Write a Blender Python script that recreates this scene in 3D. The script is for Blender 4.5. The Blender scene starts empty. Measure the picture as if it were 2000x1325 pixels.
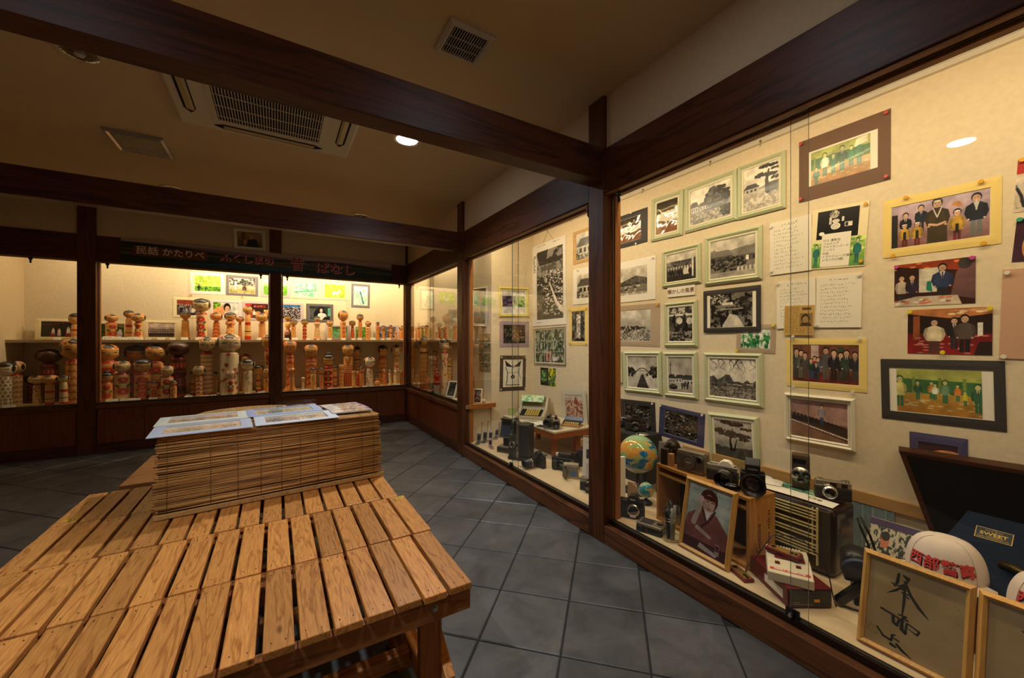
import bpy, bmesh, math, random
import numpy as np
from math import sin, cos, pi, radians, atan, sqrt, floor
from mathutils import Matrix, Vector
random.seed(7); np.random.seed(7)
SC = bpy.context.scene
COL = SC.collection
# ------------------------------------------------------------------ camera, exposure, world, lamps
FPX, CX, CY, YAW, H = 766.0, 1000.0, 665.0, atan(459/765.0), 1.125
cam = bpy.data.cameras.new('camera'); cam.sensor_width = 36; cam.lens = FPX/2000*36
cam.shift_y = 2.5/2000; cam.clip_start = 0.02
camo = bpy.data.objects.new('camera', cam); COL.objects.link(camo)
camo.location = (0, 0, H); camo.rotation_euler = (pi/2, 0, -YAW)
SC.camera = camo
vs = SC.view_settings
vs.view_transform = 'Standard'; vs.look = 'None'; vs.gamma = 1; vs.use_curve_mapping = False; vs.exposure = 0.0
w = bpy.data.worlds.new('world'); SC.world = w; w.use_nodes = True
w.node_tree.nodes['Background'].inputs[0].default_value = (1, .85, .65, 1)
w.node_tree.nodes['Background'].inputs[1].default_value = 0.02
def area(name, loc, sx, sy, rot, power, col):
    l = bpy.data.lights.new(name, 'AREA'); l.shape = 'RECTANGLE'; l.size = sx; l.size_y = sy; l.energy = power; l.color = col
    o = bpy.data.objects.new(name, l); COL.objects.link(o); o.location = loc; o.rotation_euler = rot; return o
def spot(name, loc, power, col, angle=110, blend=.6, rad=.045):
    l = bpy.data.lights.new(name, 'SPOT'); l.energy = power; l.color = col; l.spot_size = radians(angle); l.spot_blend = blend; l.shadow_soft_size = rad
    o = bpy.data.objects.new(name, l); COL.objects.link(o); o.location = loc; return o
WARM = (1, .845, .555); COOL = (.86, .93, 1.0); NEUT = (1, .80, .55)
# fluorescent strips hidden behind the headers of the glass cases (fixtures are built below); the left one is an added fill
area('case_strip_near', (1.70, .45, 2.24), .05, 2.2, (0, radians(-24), 0), 15.5, WARM)
area('case_strip_far', (1.70, 2.62, 2.24), .05, 1.7, (0, radians(-24), 0), 13, WARM)
area('case_strip_back', (.36, 5.66, 2.30), 2.5, .05, (radians(28), 0, 0), 38, WARM)
area('added_fill_left', (-1.55, 5.66, 2.30), .9, .05, (radians(20), 0, 0), 4.5, WARM)  # added fill lamp, lifts the dim left end of the doll cases
area('case_strip_side', (1.70, 4.7, 2.33), .04, 1.2, (0, radians(-8), 0), 8, WARM)
# ceiling downlights that are switched on
spot('downlight_lamp_a', (.756, 2.641, 2.462), 100, COOL, 140, .8)
spot('downlight_lamp_b', (-.80, .72, 2.462), 84, COOL, 112, .8)
spot('downlight_lamp_c', (.78, .72, 2.462), 28, NEUT, 112, .8)

# ------------------------------------------------------------------ geometry of the view -> points on real planes
F_ = (sin(YAW), cos(YAW)); R_ = (cos(YAW), -sin(YAW))
def ray(u, v):
    a = (u-CX)/FPX
    return (F_[0]+R_[0]*a, F_[1]+R_[1]*a, -(v-CY)/FPX)
def onz(u, v, z):
    d = ray(u, v); t = (z-H)/d[2]; return Vector((d[0]*t, d[1]*t, z))
def onx(u, v, x):
    d = ray(u, v); t = x/d[0]; return Vector((x, d[1]*t, H+d[2]*t))
def ony(u, v, y):
    d = ray(u, v); t = y/d[1]; return Vector((d[0]*t, y, H+d[2]*t))
# ------------------------------------------------------------------ materials
def lin(c):
    out = []
    for x in c:
        x = x/255.0
        out.append(x/12.92 if x <= .04045 else ((x+.055)/1.055)**2.4)
    return tuple(out)
MATS = {}
def newmat(key):
    m = bpy.data.materials.new(key); m.use_nodes = True; MATS[key] = m
    nt = m.node_tree; return m, nt, nt.nodes['Principled BSDF']
def mat(key, c=(128, 128, 128), rough=.5, metal=0.0, spec=.5, var=.0, nscale=20, bump=0.0, coat=0.0, emit=None, alpha=1, trans=0):
    if key in MATS: return MATS[key]
    m, nt, b = newmat(key); L = nt.links
    col = lin(c)
    b.inputs['Base Color'].default_value = (*col, 1); b.inputs['Roughness'].default_value = rough
    b.inputs['Metallic'].default_value = metal; b.inputs['Specular IOR Level'].default_value = spec
    b.inputs['Coat Weight'].default_value = coat; b.inputs['Alpha'].default_value = alpha
    b.inputs['Transmission Weight'].default_value = trans
    if emit:
        b.inputs['Emission Color'].default_value = (*lin(emit[0]), 1); b.inputs['Emission Strength'].default_value = emit[1]
    if var or bump:
        tc = nt.nodes.new('ShaderNodeTexCoord'); n = nt.nodes.new('ShaderNodeTexNoise')
        n.inputs['Scale'].default_value = nscale; n.inputs['Detail'].default_value = 5
        L.new(tc.outputs['Object'], n.inputs['Vector'])
        if var:
            r = nt.nodes.new('ShaderNodeValToRGB')
            r.color_ramp.elements[0].position = .3; r.color_ramp.elements[1].position = .7
            r.color_ramp.elements[0].color = (*[x*(1-var) for x in col], 1)
            r.color_ramp.elements[1].color = (*[min(1, x*(1+var)) for x in col], 1)
            L.new(n.outputs['Fac'], r.inputs['Fac']); L.new(r.outputs['Color'], b.inputs['Base Color'])
        if bump:
            bp = nt.nodes.new('ShaderNodeBump'); bp.inputs['Strength'].default_value = bump; bp.inputs['Distance'].default_value = .004
            L.new(n.outputs['Fac'], bp.inputs['Height']); L.new(bp.outputs['Normal'], b.inputs['Normal'])
    return m
def wood(key, dark, light, axis=0, scale=6.0, rough=.5, knots=True, contrast=.5, stretch=14, spec=.35, objvar=.18, rings=6.0):
    """procedural wood: stretched noise grain + distorted rings + knots, offset per object"""
    if key in MATS: return MATS[key]
    m, nt, b = newmat(key); L = nt.links; N = nt.nodes.new
    tc = N('ShaderNodeTexCoord'); oi = N('ShaderNodeObjectInfo')
    mul = N('ShaderNodeVectorMath'); mul.operation = 'SCALE'; cmb = N('ShaderNodeCombineXYZ')
    for i in range(3): L.new(oi.outputs['Random'], cmb.inputs[i])
    L.new(cmb.outputs[0], mul.inputs[0]); mul.inputs['Scale'].default_value = 37.0
    add = N('ShaderNodeVectorMath'); L.new(tc.outputs['Object'], add.inputs[0]); L.new(mul.outputs[0], add.inputs[1])
    mp = N('ShaderNodeMapping'); s = [scale]*3; s[axis] = scale/stretch; mp.inputs['Scale'].default_value = s
    L.new(add.outputs[0], mp.inputs['Vector'])
    n1 = N('ShaderNodeTexNoise'); n1.inputs['Scale'].default_value = 2.0; n1.inputs['Detail'].default_value = 3; n1.inputs['Distortion'].default_value = .6
    L.new(mp.outputs[0], n1.inputs['Vector'])
    rg = N('ShaderNodeMath'); rg.operation = 'MULTIPLY'; rg.inputs[1].default_value = rings; L.new(n1.outputs['Fac'], rg.inputs[0])
    fr = N('ShaderNodeMath'); fr.operation = 'PINGPONG'; fr.inputs[1].default_value = .5; L.new(rg.outputs[0], fr.inputs[0])
    n2 = N('ShaderNodeTexNoise'); n2.inputs['Scale'].default_value = 22; n2.inputs['Detail'].default_value = 4
    L.new(mp.outputs[0], n2.inputs['Vector'])
    sm = N('ShaderNodeMapRange'); sm.interpolation_type = 'SMOOTHSTEP'; sm.inputs[1].default_value = .0; sm.inputs[2].default_value = .22; sm.inputs[4].default_value = .5; L.new(fr.outputs[0], sm.inputs[0])
    mx = N('ShaderNodeMath'); mx.operation = 'MULTIPLY_ADD'; L.new(sm.outputs[0], mx.inputs[0]); mx.inputs[1].default_value = contrast*1.4
    hl = N('ShaderNodeMath'); hl.operation = 'MULTIPLY'; hl.inputs[1].default_value = 1-contrast*.5; L.new(n2.outputs['Fac'], hl.inputs[0]); L.new(hl.outputs[0], mx.inputs[2])
    rp = N('ShaderNodeValToRGB'); e = rp.color_ramp.elements
    e[0].position = .2; e[0].color = (*lin(dark), 1); e[1].position = .95; e[1].color = (*lin(light), 1)
    L.new(mx.outputs[0], rp.inputs['Fac'])
    last = rp.outputs['Color']
    if knots:
        mp2 = N('ShaderNodeMapping'); s2 = [scale*.55]*3; s2[axis] = scale*.22; mp2.inputs['Scale'].default_value = s2
        L.new(add.outputs[0], mp2.inputs['Vector'])
        vo = N('ShaderNodeTexVoronoi'); vo.inputs['Scale'].default_value = 1.6; L.new(mp2.outputs[0], vo.inputs['Vector'])
        kr = N('ShaderNodeValToRGB'); ke = kr.color_ramp.elements
        ke[0].position = .03; ke[0].color = (.22, .16, .12, 1); ke[1].position = .085; ke[1].color = (1, 1, 1, 1)
        L.new(vo.outputs['Distance'], kr.inputs['Fac'])
        mm = N('ShaderNodeMixRGB'); mm.blend_type = 'MULTIPLY'; mm.inputs[0].default_value = .8
        L.new(last, mm.inputs[1]); L.new(kr.outputs['Color'], mm.inputs[2]); last = mm.outputs[0]
    hs = N('ShaderNodeHueSaturation'); mr = N('ShaderNodeMapRange')
    mr.inputs[3].default_value = 1-objvar; mr.inputs[4].default_value = 1+objvar
    L.new(oi.outputs['Random'], mr.inputs[0]); L.new(mr.outputs[0], hs.inputs['Value']); L.new(last, hs.inputs['Color'])
    L.new(hs.outputs[0], b.inputs['Base Color'])
    b.inputs['Roughness'].default_value = rough; b.inputs['Specular IOR Level'].default_value = spec
    bp = N('ShaderNodeBump'); bp.inputs['Strength'].default_value = .15; bp.inputs['Distance'].default_value = .002
    L.new(mx.outputs[0], bp.inputs['Height']); L.new(bp.outputs['Normal'], b.inputs['Normal'])
    return m
def glassmat(key, tint=(1, 1, 1), rough=0.0, ior=1.45):
    if key in MATS: return MATS[key]
    m = bpy.data.materials.new(key); m.use_nodes = True; MATS[key] = m
    nt = m.node_tree; nt.nodes.clear(); N = nt.nodes.new; L = nt.links
    out = N('ShaderNodeOutputMaterial'); tr = N('ShaderNodeBsdfTransparent'); gl = N('ShaderNodeBsdfGlossy'); mx = N('ShaderNodeMixShader')
    tr.inputs[0].default_value = (*tint, 1); gl.inputs['Roughness'].default_value = rough
    g = N('ShaderNodeNewGeometry'); mr = N('ShaderNodeMapRange'); mr.inputs[3].default_value = ior; mr.inputs[4].default_value = 1/ior
    fr = N('ShaderNodeFresnel'); L.new(g.outputs['Backfacing'], mr.inputs[0]); L.new(mr.outputs[0], fr.inputs['IOR'])
    L.new(fr.outputs[0], mx.inputs[0]); L.new(tr.outputs[0], mx.inputs[1]); L.new(gl.outputs[0], mx.inputs[2]); L.new(mx.outputs[0], out.inputs[0])
    return m
def imgmat(key, arr, rough=.4, coat=0.0, bump=0.0, spec=.5):
    """material from a picture painted in memory (arr: h,w,3 in sRGB 0..1, row 0 at the bottom)"""
    if key in MATS: return MATS[key]
    h, wd, _ = arr.shape
    im = bpy.data.images.new(key, wd, h)
    px = np.ones((h, wd, 4), np.float32); px[..., :3] = np.clip(arr, 0, 1)
    im.pixels.foreach_set(px.ravel()); im.update(); im.pack()
    m, nt, b = newmat(key); t = nt.nodes.new('ShaderNodeTexImage'); t.image = im; t.extension = 'EXTEND'
    nt.links.new(t.outputs['Color'], b.inputs['Base Color'])
    b.inputs['Roughness'].default_value = rough; b.inputs['Coat Weight'].default_value = coat; b.inputs['Specular IOR Level'].default_value = spec
    if bump:
        tc = nt.nodes.new('ShaderNodeTexCoord'); n = nt.nodes.new('ShaderNodeTexNoise'); n.inputs['Scale'].default_value = 5
        n.inputs['Distortion'].default_value = 1.0
        nt.links.new(tc.outputs['Object'], n.inputs['Vector'])
        bp = nt.nodes.new('ShaderNodeBump'); bp.inputs['Strength'].default_value = bump; bp.inputs['Distance'].default_value = .05
        nt.links.new(n.outputs['Fac'], bp.inputs['Height']); nt.links.new(bp.outputs['Normal'], b.inputs['Coat Normal']); nt.links.new(bp.outputs['Normal'], b.inputs['Normal'])
    return m
# ------------------------------------------------------------------ mesh helper
class M:
    def __init__(s): s.v = []; s.f = []; s.mi = []; s.uv = {}; s.T = Matrix.Identity(4); s.sm = []
    def at(s, loc=(0, 0, 0), rx=0, ry=0, rz=0, sc=1):
        s.T = Matrix.Translation(loc) @ Matrix.Rotation(rz, 4, 'Z') @ Matrix.Rotation(ry, 4, 'Y') @ Matrix.Rotation(rx, 4, 'X') @ Matrix.Scale(sc, 4); return s
    def vs(s, pts):
        i = len(s.v); s.v += [tuple(s.T @ Vector(p)) for p in pts]; return i
    def face(s, idx, m=0, uv=None, smooth=False):
        if uv: s.uv[len(s.f)] = uv
        s.f.append(tuple(idx)); s.mi.append(m); s.sm.append(smooth)
    def box(s, x0, x1, y0, y1, z0, z1, m=0, tx=0, ty=0):
        # tx, ty: how much the top is inset on x and y
        i = s.vs([(x0, y0, z0), (x1, y0, z0), (x1, y1, z0), (x0, y1, z0), (x0+tx, y0+ty, z1), (x1-tx, y0+ty, z1), (x1-tx, y1-ty, z1), (x0+tx, y1-ty, z1)])
        for q in ((3, 2, 1, 0), (4, 5, 6, 7), (0, 1, 5, 4), (1, 2, 6, 5), (2, 3, 7, 6), (3, 0, 4, 7)): s.face([i+k for k in q], m)
        return s
    def quad(s, p, m=0, uv=((0, 0), (1, 0), (1, 1), (0, 1))):
        i = s.vs(p); s.face([i, i+1, i+2, i+3], m, uv); return s
    def lathe(s, prof, n=20, m=0, axis='Z', c=(0, 0, 0), caps=True, uv=False, ms=None, sx=1, sy=1):
        """prof: (r, h) list; u runs round with u=.5 facing -y"""
        k = len(prof); h0, h1 = prof[0][1], prof[-1][1]; P = []
        nn = n+1 if uv else n
        for r, h in prof:
            for j in range(nn):
                t = -pi+2*pi*j/n; a, b = r*sin(t)*sx, -r*cos(t)*sy
                P.append((a+c[0], b+c[1], h+c[2]) if axis == 'Z' else ((a+c[0], h+c[1], -b+c[2]) if axis == 'Y' else (h+c[0], a+c[1], -b+c[2])))
        i = s.vs(P)
        for a in range(k-1):
            mm = ms[a] if ms else m
            for j in range(n):
                j2 = j+1 if uv else (j+1) % n
                q = [i+a*nn+j, i+a*nn+j2, i+(a+1)*nn+j2, i+(a+1)*nn+j]
                U = None
                if uv:
                    v0, v1 = (prof[a][1]-h0)/(h1-h0), (prof[a+1][1]-h0)/(h1-h0)
                    U = ((j/n, v0), ((j+1)/n, v0), ((j+1)/n, v1), (j/n, v1))
                s.face(q, mm, U, True)
        if caps:
            U = ((.5, 0.0),)*n if uv else None
            s.face([i+j for j in range(n)][::-1], ms[0] if ms else m, U); U = ((.5, 1.0),)*n if uv else None
            s.face([i+(k-1)*nn+j for j in range(n)], ms[-1] if ms else m, U)
        return s
    def cyl(s, c, r, h, n=16, m=0, axis='Z', r1=None):
        return s.lathe([(r, 0), (r1 if r1 is not None else r, h)], n, m, axis, c)
    def sph(s, c, rx, ry=None, rz=None, n=16, k=10, m=0, uv=False):
        ry = ry or rx; rz = rz or rx
        return s.lathe([(max(1e-4, sin(pi*a/k)), -cos(pi*a/k)*rz) for a in range(k+1)], n, m, 'Z', c, False, uv, None, rx, ry)
    def tube(s, pts, r, n=6, m=0):
        pts = [Vector(p) for p in pts]; P = []
        for a, p in enumerate(pts):
            d = (pts[min(a+1, len(pts)-1)]-pts[max(a-1, 0)]).normalized()
            up = Vector((0, 0, 1)) if abs(d.z) < .9 else Vector((1, 0, 0))
            x = d.cross(up).normalized(); y = x.cross(d)
            P += [tuple(p+(x*cos(2*pi*j/n)+y*sin(2*pi*j/n))*r) for j in range(n)]
        i = s.vs(P)
        for a in range(len(pts)-1):
            for j in range(n): s.face([i+a*n+j, i+a*n+(j+1) % n, i+(a+1)*n+(j+1) % n, i+(a+1)*n+j], m, None, True)
        s.face([i+j for j in range(n)][::-1], m); s.face([i+(len(pts)-1)*n+j for j in range(n)], m); return s
    def prism(s, poly, y0, y1, m=0, plane='XZ'):
        n = len(poly); f = (lambda a, b, y: (a, y, b)) if plane == 'XZ' else ((lambda a, b, y: (a, b, y)) if plane == 'XY' else (lambda a, b, y: (y, a, b)))
        i = s.vs([f(a, b, y0) for a, b in poly]+[f(a, b, y1) for a, b in poly])
        s.face(range(i, i+n), m); s.face(range(i+2*n-1, i+n-1, -1), m)
        for j in range(n): s.face([i+j, i+n+j, i+n+(j+1) % n, i+(j+1) % n], m)
        return s
    def ring(s, w, h, b, y0, y1, m=0, b2=None, yin=None):
        """picture frame ring in XZ, centred; front at y0 (towards viewer), back at y1; inner lip depth yin"""
        b2 = b2 or b; yin = y0 if yin is None else yin
        o = [(-w/2, -h/2), (w/2, -h/2), (w/2, h/2), (-w/2, h/2)]; i_ = [(-w/2+b, -h/2+b2), (w/2-b, -h/2+b2), (w/2-b, h/2-b2), (-w/2+b, h/2-b2)]
        mid = [((a[0]*.45+c[0]*.55), (a[1]*.45+c[1]*.55)) for a, c in zip(o, i_)]
        k = s.vs([(a, y1, b_) for a, b_ in o]+[(a, (y0+y1)/2, b_) for a, b_ in o]+[(a, y0, b_) for a, b_ in mid]+[(a, yin, b_) for a, b_ in i_]+[(a, y1, b_) for a, b_ in i_])
        for a in range(4):
            for j in range(4):
                j2 = (j+1) % 4; s.face([k+a*4+j, k+a*4+j2, k+(a+1)*4+j2, k+(a+1)*4+j], m)
        return s
    def build(s, name, mats, parent=None, bevel=0, loc=None, rot=None, seg=2, fix=True):
        me = bpy.data.meshes.new(name); me.from_pydata(s.v, [], s.f)
        for mm in (mats if isinstance(mats, (list, tuple)) else [mats]): me.materials.append(mm)
        me.polygons.foreach_set('material_index', s.mi); me.polygons.foreach_set('use_smooth', s.sm)
        if s.uv:
            ul = me.uv_layers.new(name='UVMap')
            for fi, u in s.uv.items():
                p = me.polygons[fi]
                for li, c in zip(p.loop_indices, u): ul.data[li].uv = c
        if fix:
            bm = bmesh.new(); bm.from_mesh(me); bmesh.ops.recalc_face_normals(bm, faces=bm.faces); bm.to_mesh(me); bm.free()
        me.update()
        o = bpy.data.objects.new(name, me); COL.objects.link(o)
        if parent: o.parent = parent
        if loc is not None: o.location = loc
        if rot is not None: o.rotation_euler = rot
        if bevel:
            b = o.modifiers.new('bevel', 'BEVEL'); b.width = bevel; b.segments = seg; b.limit_method = 'ANGLE'; b.harden_normals = False
        return o
def tag(o, label=None, cat=None, group=None, kind=None):
    if label: o['label'] = label
    if cat: o['category'] = cat
    if group: o['group'] = group
    if kind: o['kind'] = kind
    return o
def thing(name, label, cat, loc=(0, 0, 0), rz=0, group=None, rx=0, ry=0):
    o = bpy.data.objects.new(name, None); COL.objects.link(o); o.empty_display_size = .05
    o.location = loc; o.rotation_euler = (rx, ry, rz); return tag(o, label, cat, group)
def struct(o, label=None): return tag(o, label, None, None, 'structure')
def sbox(name, x0, x1, y0, y1, z0, z1, m, label=None, bevel=0):
    c = ((x0+x1)/2, (y0+y1)/2, (z0+z1)/2)
    o = M().box(x0-c[0], x1-c[0], y0-c[1], y1-c[1], z0-c[2], z1-c[2]).build(name, m, None, bevel, c); return struct(o, label)
def pbox(name, x0, x1, y0, y1, z0, z1, m, parent, bevel=0, base=(0, 0, 0)):
    c = ((x0+x1)/2, (y0+y1)/2, (z0+z1)/2)
    return M().box(x0-c[0], x1-c[0], y0-c[1], y1-c[1], z0-c[2], z1-c[2]).build(name, m, parent, bevel, (c[0]-base[0], c[1]-base[1], c[2]-base[2]))
def text(body, size, m, parent=None, loc=(0, 0, 0), rot=(pi/2, 0, 0), off=0.0, ext=.0004, align='CENTER', name='lettering', sx=1, spacing=1, line=1, shear=0):
    cu = bpy.data.curves.new(name, 'FONT'); cu.body = body; cu.size = size; cu.extrude = ext; cu.offset = off; cu.align_x = align; cu.align_y = 'CENTER'
    cu.space_character = spacing; cu.space_line = line; cu.shear = shear; cu.resolution_u = 3
    t = bpy.data.objects.new('text', cu); COL.objects.link(t)
    me = bpy.data.meshes.new_from_object(t.evaluated_get(bpy.context.evaluated_depsgraph_get())); me.name = name
    bpy.data.objects.remove(t); me.materials.clear(); me.materials.append(m)
    o = bpy.data.objects.new(name, me); COL.objects.link(o)
    if parent: o.parent = parent
    o.location = loc; o.rotation_euler = rot; o.scale = (sx, 1, 1); return o
def text_on(body, size, m, parent, fn, off=0.0, name='lettering'):
    """text laid on a curved surface: fn maps (x, y) of the flat text to a point"""
    cu = bpy.data.curves.new(name, 'FONT'); cu.body = body; cu.size = size; cu.offset = off; cu.align_x = 'CENTER'; cu.align_y = 'CENTER'; cu.resolution_u = 2
    t = bpy.data.objects.new('text', cu); COL.objects.link(t)
    dg = bpy.context.evaluated_depsgraph_get(); me = bpy.data.meshes.new_from_object(t.evaluated_get(dg)); me.name = name
    bpy.data.objects.remove(t); bm = bmesh.new(); bm.from_mesh(me)
    bmesh.ops.triangulate(bm, faces=bm.faces)
    for _ in range(2):
        es = [e for e in bm.edges if e.calc_length() > size*.18]
        if es: bmesh.ops.subdivide_edges(bm, edges=es, cuts=1); bmesh.ops.triangulate(bm, faces=bm.faces)
    for v in bm.verts: v.co = Vector(fn(v.co.x, v.co.y))
    bm.to_mesh(me); bm.free(); me.materials.clear(); me.materials.append(m)
    o = bpy.data.objects.new(name, me); COL.objects.link(o); o.parent = parent; return o
# ------------------------------------------------------------------ painter for prints, photographs and painted dolls
class Cv:
    """small picture painted in memory; x runs 0..A (A = width/height), y runs 0..1 upward"""
    def __init__(s, w, h, col, A=None):
        s.w, s.h = w, h; s.A = A or w/h; s.p = np.zeros((h, w, 3), np.float32); s.p[:] = np.array(col, np.float32)/255
        s.X, s.Y = np.meshgrid((np.arange(w)+.5)/w*s.A, (np.arange(h)+.5)/h)
    def put(s, mask, col, a=1.0): s.p[mask] = s.p[mask]*(1-a)+np.array(col, np.float32)/255*a
    def rect(s, x0, y0, x1, y1, col, a=1.0): s.put((s.X >= x0) & (s.X <= x1) & (s.Y >= y0) & (s.Y <= y1), col, a)
    def ell(s, cx, cy, rx, ry, col, a=1.0, ang=0):
        dx, dy = s.X-cx, s.Y-cy
        if ang: dx, dy = dx*cos(ang)+dy*sin(ang), -dx*sin(ang)+dy*cos(ang)
        s.put((dx/rx)**2+(dy/ry)**2 <= 1, col, a)
    def poly(s, pts, col, a=1.0):
        m = np.zeros(s.X.shape, bool); n = len(pts)
        for i in range(n):
            x0, y0 = pts[i]; x1, y1 = pts[(i+1) % n]
            if y0 == y1: continue
            c = ((y0 <= s.Y) & (y1 > s.Y)) | ((y1 <= s.Y) & (y0 > s.Y)); m ^= c & (s.X < (x1-x0)*(s.Y-y0)/(y1-y0)+x0)
        s.put(m, col, a)
    def line(s, pts, wd, col, a=1.0):
        wds = wd if isinstance(wd, (list, tuple)) else [wd]*len(pts)
        for i in range(len(pts)-1):
            (x0, y0), (x1, y1) = pts[i], pts[i+1]; dx, dy = x1-x0, y1-y0; q = dx*dx+dy*dy+1e-12
            t = np.clip(((s.X-x0)*dx+(s.Y-y0)*dy)/q, 0, 1)
            s.put((s.X-x0-t*dx)**2+(s.Y-y0-t*dy)**2 <= ((wds[i]+(wds[i+1]-wds[i])*t)/2)**2, col, a)
    def vgrad(s, c0, c1, y0=0, y1=1):
        m = (s.Y >= y0) & (s.Y <= y1); t = ((s.Y-y0)/(y1-y0))[m][:, None]
        s.p[m] = np.array(c0, np.float32)/255*(1-t)+np.array(c1, np.float32)/255*t
    def fbm(s, seed, f=4, oct=4):
        r = np.random.RandomState(seed); out = np.zeros(s.X.shape, np.float32); amp = 1; tot = 0
        for _ in range(oct):
            gw, gh = int(f*s.A)+3, int(f)+3; g = r.rand(gh, gw).astype(np.float32)
            fx, fy = s.X*f, s.Y*f; ix, iy = fx.astype(int), fy.astype(int); tx, ty = fx-ix, fy-iy; tx = tx*tx*(3-2*tx); ty = ty*ty*(3-2*ty)
            ix = np.minimum(ix, gw-2); iy = np.minimum(iy, gh-2)
            out += amp*((g[iy, ix]*(1-tx)+g[iy, ix+1]*tx)*(1-ty)+(g[iy+1, ix]*(1-tx)+g[iy+1, ix+1]*tx)*ty); tot += amp; amp *= .55; f *= 2
        return out/tot
    def noisy(s, seed, amt, f=8, mask=None):
        n = (s.fbm(seed, f)-.5)*2*amt; n = n if mask is None else n*mask; s.p += n[..., None]
    def thresh(s, seed, f, th, mask, c1, c0=None):
        n = s.fbm(seed, f); s.put((n > th) & mask, c1)
        if c0 is not None: s.put((n <= th) & mask, c0)
    def box(s, x0, y0, x1, y1): return (s.X >= x0) & (s.X <= x1) & (s.Y >= y0) & (s.Y <= y1)
    def person(s, x, y, h, coat, legs=(40, 40, 46), hair=(24, 20, 18), skin=(214, 170, 138), wd=1.0, robe=False):
        w_ = h*.132*wd
        if robe: s.poly([(x-w_*1.05, y), (x+w_*1.05, y), (x+w_*.95, y+h*.7), (x+w_*.3, y+h*.82), (x-w_*.3, y+h*.82), (x-w_*.95, y+h*.7)], coat)
        else:
            s.rect(x-w_*.6, y, x-w_*.06, y+h*.45, legs); s.rect(x+w_*.06, y, x+w_*.6, y+h*.45, legs)
        s.rect(x-h*.03, y+h*.74, x+h*.03, y+h*.86, tuple(q*.9 for q in skin)); s.poly([(x-w_*.8, y+h*.36), (x+w_*.8, y+h*.36), (x+w_*.98, y+h*.70), (x+w_*.86, y+h*.755), (x+w_*.3, y+h*.815), (x-w_*.3, y+h*.815), (x-w_*.86, y+h*.755), (x-w_*.98, y+h*.70)], coat)
        ck = tuple(q*.8 for q in coat); s.line([(x-w_*.9, y+h*.71), (x-w_*1.12, y+h*.56), (x-w_*.9, y+h*.42)], [h*.075, h*.06, h*.045], ck); s.line([(x+w_*.9, y+h*.71), (x+w_*1.12, y+h*.56), (x+w_*.9, y+h*.42)], [h*.075, h*.06, h*.045], ck); [s.ell(x+q*w_*.86, y+h*.40, h*.022, h*.022, skin) for q in (-1, 1)]
        if not robe and sum(coat) < 230 and h > .4: s.poly([(x-w_*.34, y+h*.81), (x+w_*.34, y+h*.81), (x, y+h*.60)], (222, 216, 206)); s.line([(x, y+h*.79), (x, y+h*.64)], h*.025, (60, 36, 40))
        s.ell(x, y+h*.93, h*.088, h*.108, hair); s.ell(x, y+h*.905, h*.070, h*.086, skin); dk_ = tuple(q*.45 for q in skin)
        for e_ in (-1, 1): s.ell(x+e_*h*.028, y+h*.915, h*.013, h*.008, dk_)
        s.ell(x, y+h*.862, h*.02, h*.007, dk_)
    def scribble(s, x0, y0, x1, y1, seed, n, col=(70, 66, 60), wd=.006, fill=.9):
        r = random.Random(seed); dy = (y1-y0)/n
        for k in range(n):
            y = y1-dy*(k+.5); x = x0; e = x0+(x1-x0)*r.uniform(fill*.6, fill)
            while x < e:
                g = dy*.55; pts = [(x+r.uniform(0, g), y+r.uniform(-g*.5, g*.5)) for _ in range(3)]; s.line(pts, wd, col); x += g*r.uniform(1.1, 1.7)
    def bw(s, warm=.04, c=1.0):
        g = s.p @ np.array([.3, .59, .11], np.float32); g = np.clip((g-.5)*c+.5, 0, 1); s.p = np.stack([g*(1+warm*.3), g*.985, g*(1-warm)], -1)
    def duo(s, c0, c1, cm=None):
        g = np.clip(s.p @ np.array([.3, .59, .11], np.float32), 0, 1)[..., None]; a, b = np.array(c0, np.float32)/255, np.array(c1, np.float32)/255
        if cm is None: s.p = a*(1-g)+b*g
        else:
            m_ = np.array(cm, np.float32)/255; s.p = np.where(g < .5, a*(1-2*g)+m_*2*g, m_*(2-2*g)+b*(2*g-1))
    def photo(s, sd=1):
        s.p *= (1+(s.fbm(sd+50, 5, 5)-.5)*.55)[..., None]; s.p += (np.random.RandomState(sd).rand(s.h, s.w, 1)-.5)*.07
        s.p = np.clip(s.p, 0, 1); q = np.pad(s.p, ((1, 1), (1, 1), (0, 0)), 'edge'); s.p = (q[1:-1, 1:-1]*2+q[:-2, 1:-1]+q[2:, 1:-1]+q[1:-1, :-2]+q[1:-1, 2:])/6; return s
    def arr(s): return np.clip(s.p, 0, 1)
# ------------------------------------------------------------------ common materials
PLASTER = mat('plaster', (208, 186, 150), .9, var=.05, nscale=60, bump=.12)
CEILM = mat('ceiling_paint', (206, 180, 138), .9, var=.03, nscale=3)
CASEW = mat('case_wall_paper', (224, 207, 174), .85, var=.05, nscale=45, bump=.12)
CASEF = mat('case_floor_board', (214, 190, 150), .7, var=.06, nscale=12)
DARKX = wood('dark_timber_x', (46, 21, 9), (97, 51, 25), 0, 5, .46, True, .45, spec=.32, objvar=.06)
DARKY = wood('dark_timber_y', (46, 21, 9), (97, 51, 25), 1, 5, .46, True, .45, spec=.32, objvar=.06)
DARKZ = wood('dark_timber_z', (54, 26, 11), (110, 60, 29), 2, 5, .46, True, .45, spec=.32, objvar=.06)
SILLY = wood('sill_timber_y', (62, 34, 17), (126, 76, 42), 1, 6, .45, True, .5, objvar=.05)
PANEL = wood('panel_veneer', (96, 46, 20), (136, 72, 36), 2, 7, .38, False, .35, stretch=22, objvar=.08)
JAMB = wood('jamb_wood', (130, 74, 28), (176, 108, 48), 2, 8, .45, False, .4)
CEDARY = wood('cedar_slat', (150, 88, 36), (227, 157, 82), 1, 11, .40, True, .42, stretch=11, objvar=.20, rings=8.0)
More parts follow.
